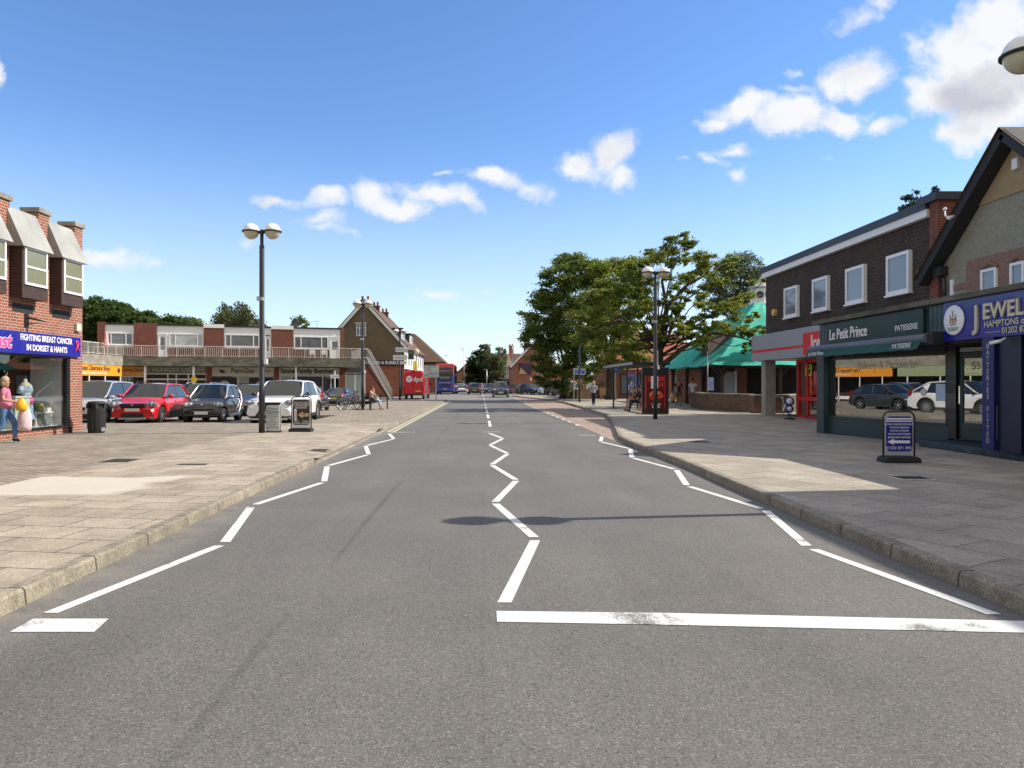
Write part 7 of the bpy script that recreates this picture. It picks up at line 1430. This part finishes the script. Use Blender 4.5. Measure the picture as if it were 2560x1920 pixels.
def leaves(clumps, n_per, size, m, name='crown', parent=None, flat=.8, seed=1, droop=0, shell=.55, sub=7, aspect=1.7):
    """leaf-sized faces in sprays: each clump (x, y, z, rx, ry, rz) holds sub-sprays, each spray a cluster of leaves"""
    rng = np.random.default_rng(seed); P = []
    for (x, y, z, rx, ry, rz) in clumps:
        vol = (rx*ry*rz)**(1/3); ns = max(3, int(sub*(vol/.8)**1.6)); k = max(4, int(n_per*(vol/.8)**2/ns*1.0))
        d = rng.normal(size=(ns, 3)); d /= np.linalg.norm(d, axis=1)[:, None]; rr = (shell+(1-shell)*rng.random(ns))[:, None]; c = d*rr*np.array([rx, ry, rz])
        for q in c:
            sr = vol*.33*rng.uniform(.7, 1.3); off = rng.normal(size=(k, 3))*sr*np.array([1, 1, flat*.55]); 
            if droop: off[:, 2] -= np.abs(rng.normal(size=k))*droop
            P.append(q+off+np.array([x, y, z]))
    P = np.concatenate(P); n = len(P)
    nrm = rng.normal(size=(n, 3)); nrm[:, 2] = np.abs(nrm[:, 2])+.6; nrm /= np.linalg.norm(nrm, axis=1)[:, None]
    a = np.cross(nrm, rng.normal(size=(n, 3))); a /= np.linalg.norm(a, axis=1)[:, None]; 
    if droop: a[:, 2] -= 1.5; a /= np.linalg.norm(a, axis=1)[:, None]; nrm = np.cross(a, rng.normal(size=(n, 3))); nrm /= np.linalg.norm(nrm, axis=1)[:, None]
    c = np.cross(nrm, a); s = size*rng.uniform(.6, 1.3, n)[:, None]
    V = np.stack([P-a*s*aspect/2, P+c*s/2, P+a*s*aspect/2, P-c*s/2], 1).reshape(-1, 3)
    me = bpy.data.meshes.new(name); me.vertices.add(4*n); me.vertices.foreach_set('co', V.astype(np.float32).ravel()); me.loops.add(4*n); me.loops.foreach_set('vertex_index', np.arange(4*n, dtype=np.int32)); me.polygons.add(n); me.polygons.foreach_set('loop_start', np.arange(0, 4*n, 4, dtype=np.int32)); me.polygons.foreach_set('loop_total', np.full(n, 4, dtype=np.int32)); me.update(calc_edges=True); me.materials.append(m)
    o = bpy.data.objects.new(name, me); C.objects.link(o)
    if parent: adopt(o, parent)
    return o
def limbs(parent, base, fork, clumps, r0, m=BARK, seed=1, twigs=3, name='trunk'):
    random.seed(seed); b = MB(); base, fork = Vector(base), Vector(fork)
    pts = [base+(fork-base)*t+Vector((math.sin(t*5+seed)*r0*.35, math.cos(t*4)*r0*.3, 0))*(1-t)*t*2 for t in [i/5 for i in range(6)]]
    b.tube(pts, [r0*1.35, r0*1.08, r0, r0*.96, r0*.95, r0*.95], 12, m); tr = b.obj(name, parent); b = MB()
    for c in clumps:
        q = Vector(c[:3]); L_ = (q-fork).length; st = fork+(base-fork)*random.uniform(0, .25); r = r0*min(.6, .2+.09*c[3])*random.uniform(.8, 1.1); md = st+(q-st)*.5+Vector((random.uniform(-.1,.1), random.uniform(-.1,.1), random.uniform(-.02,.12)))*L_; n = 7; pp = []
        for i in range(n+1): t = i/n; pp.append(st*(1-t)**2+md*2*t*(1-t)+q*t*t+Vector((random.uniform(-1,1), random.uniform(-1,1), random.uniform(-1,1)))*.035*L_*(0 < t < 1))
        b.tube(pp, [max(.02, r*(1-.8*i/n)) for i in range(n+1)], 7, m, cap=False)
        for k in range(twigs):
            i = random.randint(3, n); e = q+Vector((random.gauss(0,.55)*c[3], random.gauss(0,.55)*c[4], random.gauss(0,.5)*c[5])); b.tube([pp[i], (pp[i]+e)/2+Vector((0,0,.12)), e], [.035*r0/.4, .022*r0/.4, .01], 5, m, cap=False)
    b.obj('branch', parent); return tr
def cl(Y, L_, jit=1.5, seed=1, k=1.0, dz=.6):
    """survey (x, y, radius in pixels) -> clumps at distance about Y, spread in depth"""
    rng = random.Random(seed); out = []
    for (x, y, r, *rest) in L_:
        d = Y+(rest[0] if rest else rng.uniform(-jit, jit)); R_ = r*Y/FPX*k; out.append((px(x, d), d, pz(y, d), R_, R_*rng.uniform(.8, 1.1), R_*dz))
    return out
LOC1 = leafmat('locust_leaf', (.08,.13,.022), (.33,.36,.065)); LOC2 = leafmat('dark_green_leaf', (.07,.125,.028), (.23,.28,.06)); LOC3 = leafmat('grey_green_leaf', (.065,.1,.05), (.18,.21,.11))
tA = thing('spreading_tree', 'broad tree with open layered crown and leaning grey trunk behind the bus shelter', 'tree', (px(1651,42),42,.1))
A = [(1690,600,22),(1665,628,26),(1712,612,20),(1740,640,26),(1640,642,24),(1612,650,22),(1700,655,26),(1770,652,22),(1800,660,20),(1825,648,18),(1760,680,24),(1580,660,24),(1560,690,28),(1600,700,26),(1640,690,22),(1545,730,28),(1590,745,26),
     (1690,720,20),(1720,700,22),(1740,740,22),(1790,700,22),(1780,780,26),(1820,770,26),(1850,790,24),(1835,820,24),(1870,830,20),(1800,820,26),(1760,830,26),(1885,850,16),(1905,820,12),(1895,872,18),(1720,800,24),(1700,840,26),(1745,860,20),
     (1560,790,28),(1510,780,28),(1470,790,28),(1440,800,26),(1480,830,26),(1530,830,26),(1580,820,24),(1450,850,24),(1500,870,24),(1550,870,22),(1590,870,22),(1610,800,22),(1650,800,20),(1640,840,20),(1570,905,20),(1530,900,22),(1910,700,10),(1865,745,20),(1480,740,26),(1520,740,24),(1690,770,18),(1620,770,18)]
random.seed(77); A += [(x+random.uniform(-34,34), y+random.uniform(-16,16), random.uniform(9,15)) for (x, y, r) in A for k in range(2)]
A += [(random.uniform(1590,1760), random.uniform(680,830), random.uniform(12,20)) for k in range(22)]
cA = cl(42, A, 2.4, 4, 1.08, .62); leaves(cA, 1350, .105, LOC1, parent=tA, seed=2, flat=.85, sub=14)
big = [c for i, c in enumerate(cA) if i % 5 == 0]
limbs(tA, (px(1651,42),42,0), (px(1648,42),42.2,4.1), big, .26, BARKD, 3, 2)
b = MB(); b.tube([(px(1655,42),42,2.6),(px(1700,42),41.5,3.6),(px(1770,42),41,4.5),(px(1830,42),40.8,4.2),(px(1885,42),40.6,3.8)], [.17,.13,.09,.05,.02], 8, BARK); b.tube([(px(1648,42),42,3.9),(px(1600,42),41.6,4.9),(px(1540,42),41.2,5.2),(px(1470,42),40.6,4.6)], [.18,.13,.09,.03], 8, BARK); b.tube([(px(1650,42),42,4.0),(px(1668,42),42,6.1),(px(1720,42),42.2,7.4),(px(1785,42),42.5,8.2),(px(1815,42),42.5,8.7)], [.2,.14,.09,.05,.02], 8, BARK); b.tube([(px(1668,42),42,5.8),(px(1655,42),42,7.6),(px(1672,42),42,9.2),(px(1690,42),42,10.2)], [.12,.08,.05,.02], 8, BARK); b.obj('main_limb', tA)
tB = thing('large_tree', 'large dark green tree at the left of the group, crown hanging over the lay-by', 'tree', (px(1405,66),66,0))
Bc = [(1420,650,30),(1450,665,32),(1400,690,34),(1440,710,36),(1480,690,30),(1380,730,34),(1500,730,34),(1360,770,34),(1410,770,40),(1460,770,38),(1340,810,30),(1390,825,38),(1440,830,38),(1330,850,26),(1370,870,34),(1420,880,34),(1460,880,34),(1350,905,28),(1390,925,28),(1430,930,28),(1325,825,20),(1320,790,18),(1500,800,32),(1490,860,30),(1365,700,20),(1355,940,20),(1470,930,26),(1405,965,22),(1375,960,18)]
cB = cl(64, Bc, 3, 9, 1.05, .75); leaves(cB, 1300, .15, LOC2, parent=tB, seed=5, sub=9)
limbs(tB, (px(1410,66),66,0), (px(1415,66),66,3.0), cB[::3], .4, BARKD, 6, 2)
tC = thing('middle_tree', 'tree with thick furrowed trunk standing between the planter and the shelter', 'tree', (px(1527,62),62,0))
Cc = [(1500,680,30),(1540,665,30),(1570,690,28),(1520,720,32),(1580,730,30),(1500,760,30),(1550,770,34),(1600,770,28),(1520,815,30),(1570,825,30),(1490,850,28),(1540,870,28),(1590,870,26),(1620,840,24),(1505,905,24),(1560,905,24),(1600,905,20),(1480,800,26),(1610,720,26)]
cC = cl(60, Cc, 2.5, 12, 1.05, .7); leaves(cC, 1500, .14, LOC1, parent=tC, seed=8, sub=9)
limbs(tC, (px(1527,62),62,0), (px(1530,62),62,3.4), cC[::2], .42, BARK, 8, 2)
tD = thing('grey_green_tree', 'pale grey green tree rising behind the pavilion roof', 'tree', (px(1850,80),80,0))
Dc = [(1830,660,26),(1860,650,22),(1885,670,22),(1905,690,18),(1810,700,30),(1850,700,30),(1890,720,26),(1830,745,30),(1870,750,28),(1800,760,26),(1850,790,30),(1895,770,22),(1780,720,20),(1815,670,16)]
cD = cl(78, Dc, 2.5, 3, 1.05, .9); leaves(cD, 1000, .15, LOC3, parent=tD, seed=11, sub=10, flat=1.1); limbs(tD, (px(1850,80),80,0), (px(1850,80),80,5), cD[::2], .35, BARKD, 4, 2)
# shrubs in the far planter and on the pavilion planter
def shrub(nm, lab, Y, L_, m, size, seed, n=420, group=None):
    o = thing(nm, lab, 'shrub', (px(L_[0][0],Y),Y,.9), group=group); c = cl(Y, L_, .8, seed, 1, .85); leaves(c, n, size, m, parent=o, seed=seed, sub=12, name='foliage'); b = MB()
    for q in c: b.tube([(q[0],q[1],.85),(q[0],q[1],q[2])], [.04,.015], 5, BARKD)
    b.obj('stem', o); return o
shrub('round_bush','rounded grey green bush at the left end of the far brick planter',66,[(1425,965,14),(1440,968,12),(1418,975,9)],LOC3,.09,21)
shrub('dark_bush','dark spreading bush filling the far brick planter behind the blue sign',66,[(1455,955,16),(1470,965,14),(1490,960,14),(1480,945,12)],LOC2,.1,22)
shrub('yellow_bush','small yellow green bush beside the tan seat',67,[(1500,958,10),(1510,965,9)],leafmat('yellow_green_leaf',(.1,.12,.02),(.3,.3,.05)),.08,23)
shrub('planter_grass','yellowing plants at the foot of the banner pole in the planter',38.5,[(1765,984,6),(1780,985,5),(1757,986,4)],bpy.data.materials['yellow_green_leaf'],.05,24)
# far trees
tE = thing('dark_conifer_tree', 'dense dark green tree closing the road end', 'tree', (px(1205,150),150,0))
Ec = [(1203,868,8),(1198,885,12),(1212,885,12),(1185,905,14),(1203,905,16),(1222,900,13),(1178,925,14),(1198,925,17),(1218,925,15),(1175,945,13),(1195,945,16),(1215,945,15),(1235,940,12)]
cE = cl(150, Ec, 2, 5, 1.1, .9); leaves(cE, 300, .3, leafmat('deep_green_leaf', (.012,.035,.012), (.05,.085,.025), .3), parent=tE, seed=13, sub=10); limbs(tE, (px(1205,150),150,-.2), (px(1205,150),150,3), cE[::3], .35, BARKD, 4, 1)
tF = thing('weeping_birch', 'lighter drooping birch standing right of the dark far tree', 'tree', (px(1240,146),146,0))
Fc = [(1220,866,8),(1222,885,12),(1240,890,13),(1232,905,14),(1250,905,12),(1240,925,15),(1252,925,11),(1235,940,13),(1256,875,7),(1262,890,7),(1248,868,6)]
cF = cl(146, Fc, 2, 6, 1.05, .9); leaves(cF, 260, .26, leafmat('birch_leaf', (.06,.075,.03), (.17,.18,.08), .5), parent=tF, seed=14, sub=10, droop=.6); limbs(tF, (px(1240,146),146,-.2), (px(1240,146),146,3), cF[::2], .25, BARK, 4, 1)
o = tF
shrub('roadside_bush','low green bush beside the far traffic light',140,[(1150,958,8),(1142,962,7),(1158,962,7)],LOC2,.25,31)
# wood behind the parade, and two trees over its roof
rng = random.Random(5); W1 = []
for i in range(130):
    x = 180+rng.random()*330; top_ = 742+ (max(0, x-235)/270)**.9*72; y = top_+8+rng.random()**1.5*70; W1.append((x, y+4, rng.uniform(13, 22)))
W1 += [(195+rng.random()*75, 840+rng.random()*60, rng.uniform(13, 20)) for i in range(22)]
cW = cl(105, W1, 7, 15, 1.1, .9); wood = leaves(cW, 420, .3, leafmat('woodland_leaf', (.035,.075,.02), (.12,.175,.04), .22), name='woodland', seed=17, sub=8); tag(wood, 'wooded slope rising behind the left end of the shop parade', 'woodland', kind='stuff')
tG = thing('willow_tree', 'grey green weeping willow rising over the flat roofed flats', 'tree', (px(590,100),100,-.3))
Gc = [(560,770,14),(580,775,16),(605,765,15),(620,780,14),(552,790,16),(575,795,20),(600,795,20),(625,798,16),(550,812,16),(580,815,20),(612,815,18),(640,805,12),(655,812,12),(665,815,8)]
cG = cl(100, Gc, 3, 7, 1.05, .9); leaves(cG, 420, .2, leafmat('willow_leaf', (.06,.08,.03), (.19,.19,.08), .4), parent=tG, seed=19, sub=11, droop=.7); limbs(tG, (px(590,100),100,-.4), (px(590,100),100,5), cG[::2], .35, BARKD, 4, 1)
tH = thing('small_round_tree', 'small rounded tree top between the wood and the willow', 'tree', (px(480,110),110,-.3)); cH = cl(110, [(478,800,10),(490,805,12),(470,810,10),(505,812,8),(515,815,8)], 1, 8, 1.1, .9); leaves(cH, 300, .22, LOC2, parent=tH, seed=20, sub=9); limbs(tH, (px(480,110),110,-.4), (px(480,110),110,6), cH[:3], .25, BARKD, 4, 1)
tI = thing('bushy_treetop', 'dark tree top beside the satellite dish behind the flats', 'tree', (px(747,95),95,-.3)); cI = cl(95, [(746,800,10),(755,810,11),(740,815,10),(768,817,8)], 1, 8, 1.1, .9); leaves(cI, 300, .22, LOC2, parent=tI, seed=25, sub=9); limbs(tI, (px(747,95),95,-.4), (px(747,95),95,6), cI[:3], .25, BARKD, 4, 1)
CON = leafmat('conifer_leaf', (.012,.03,.018), (.045,.075,.035), .8)
for (x, L_, lab, sd) in ((2285, [(2283,488,10),(2275,505,14),(2292,510,13),(2268,525,14),(2285,530,16),(2302,520,10),(2262,545,12),(2285,550,18)], 'dark conifer top over the roof edge of the tiled block', 41), (2330, [(2331,475,9),(2327,492,12),(2338,498,10),(2325,512,12),(2340,515,10)], 'smaller conifer top just left of the gable above the brick pier', 42)):
    o = thing('conifer', lab, 'tree', (px(x,44),44,0), group=None); c = cl(44, L_, .5, sd, 1.35, .9); leaves(c, 900, .12, CON, parent=o, seed=sd, sub=9, droop=.08); limbs(o, (px(x,44),44,0), (px(x,44),44,9), c[::2], .22, BARKD, 4, 2)
# treeline at the horizon, beyond the last houses
W2 = [(1090+i*9+random.uniform(-4,4), 948+random.uniform(-6,6), random.uniform(7,12)) for i in range(10)]+[(1240+i*14, 950+random.uniform(-8,4), random.uniform(8,13)) for i in range(60)]+[(-400+i*22, 945+random.uniform(-10,4), random.uniform(12,22)) for i in range(70)]
cW2 = cl(230, W2, 12, 16, 1.1, .9); w2_ = leaves(cW2, 60, .75, bpy.data.materials['woodland_leaf'], name='distant_treeline', seed=27, sub=4); tag(w2_, 'far line of green trees on the horizon', 'treeline', kind='stuff')
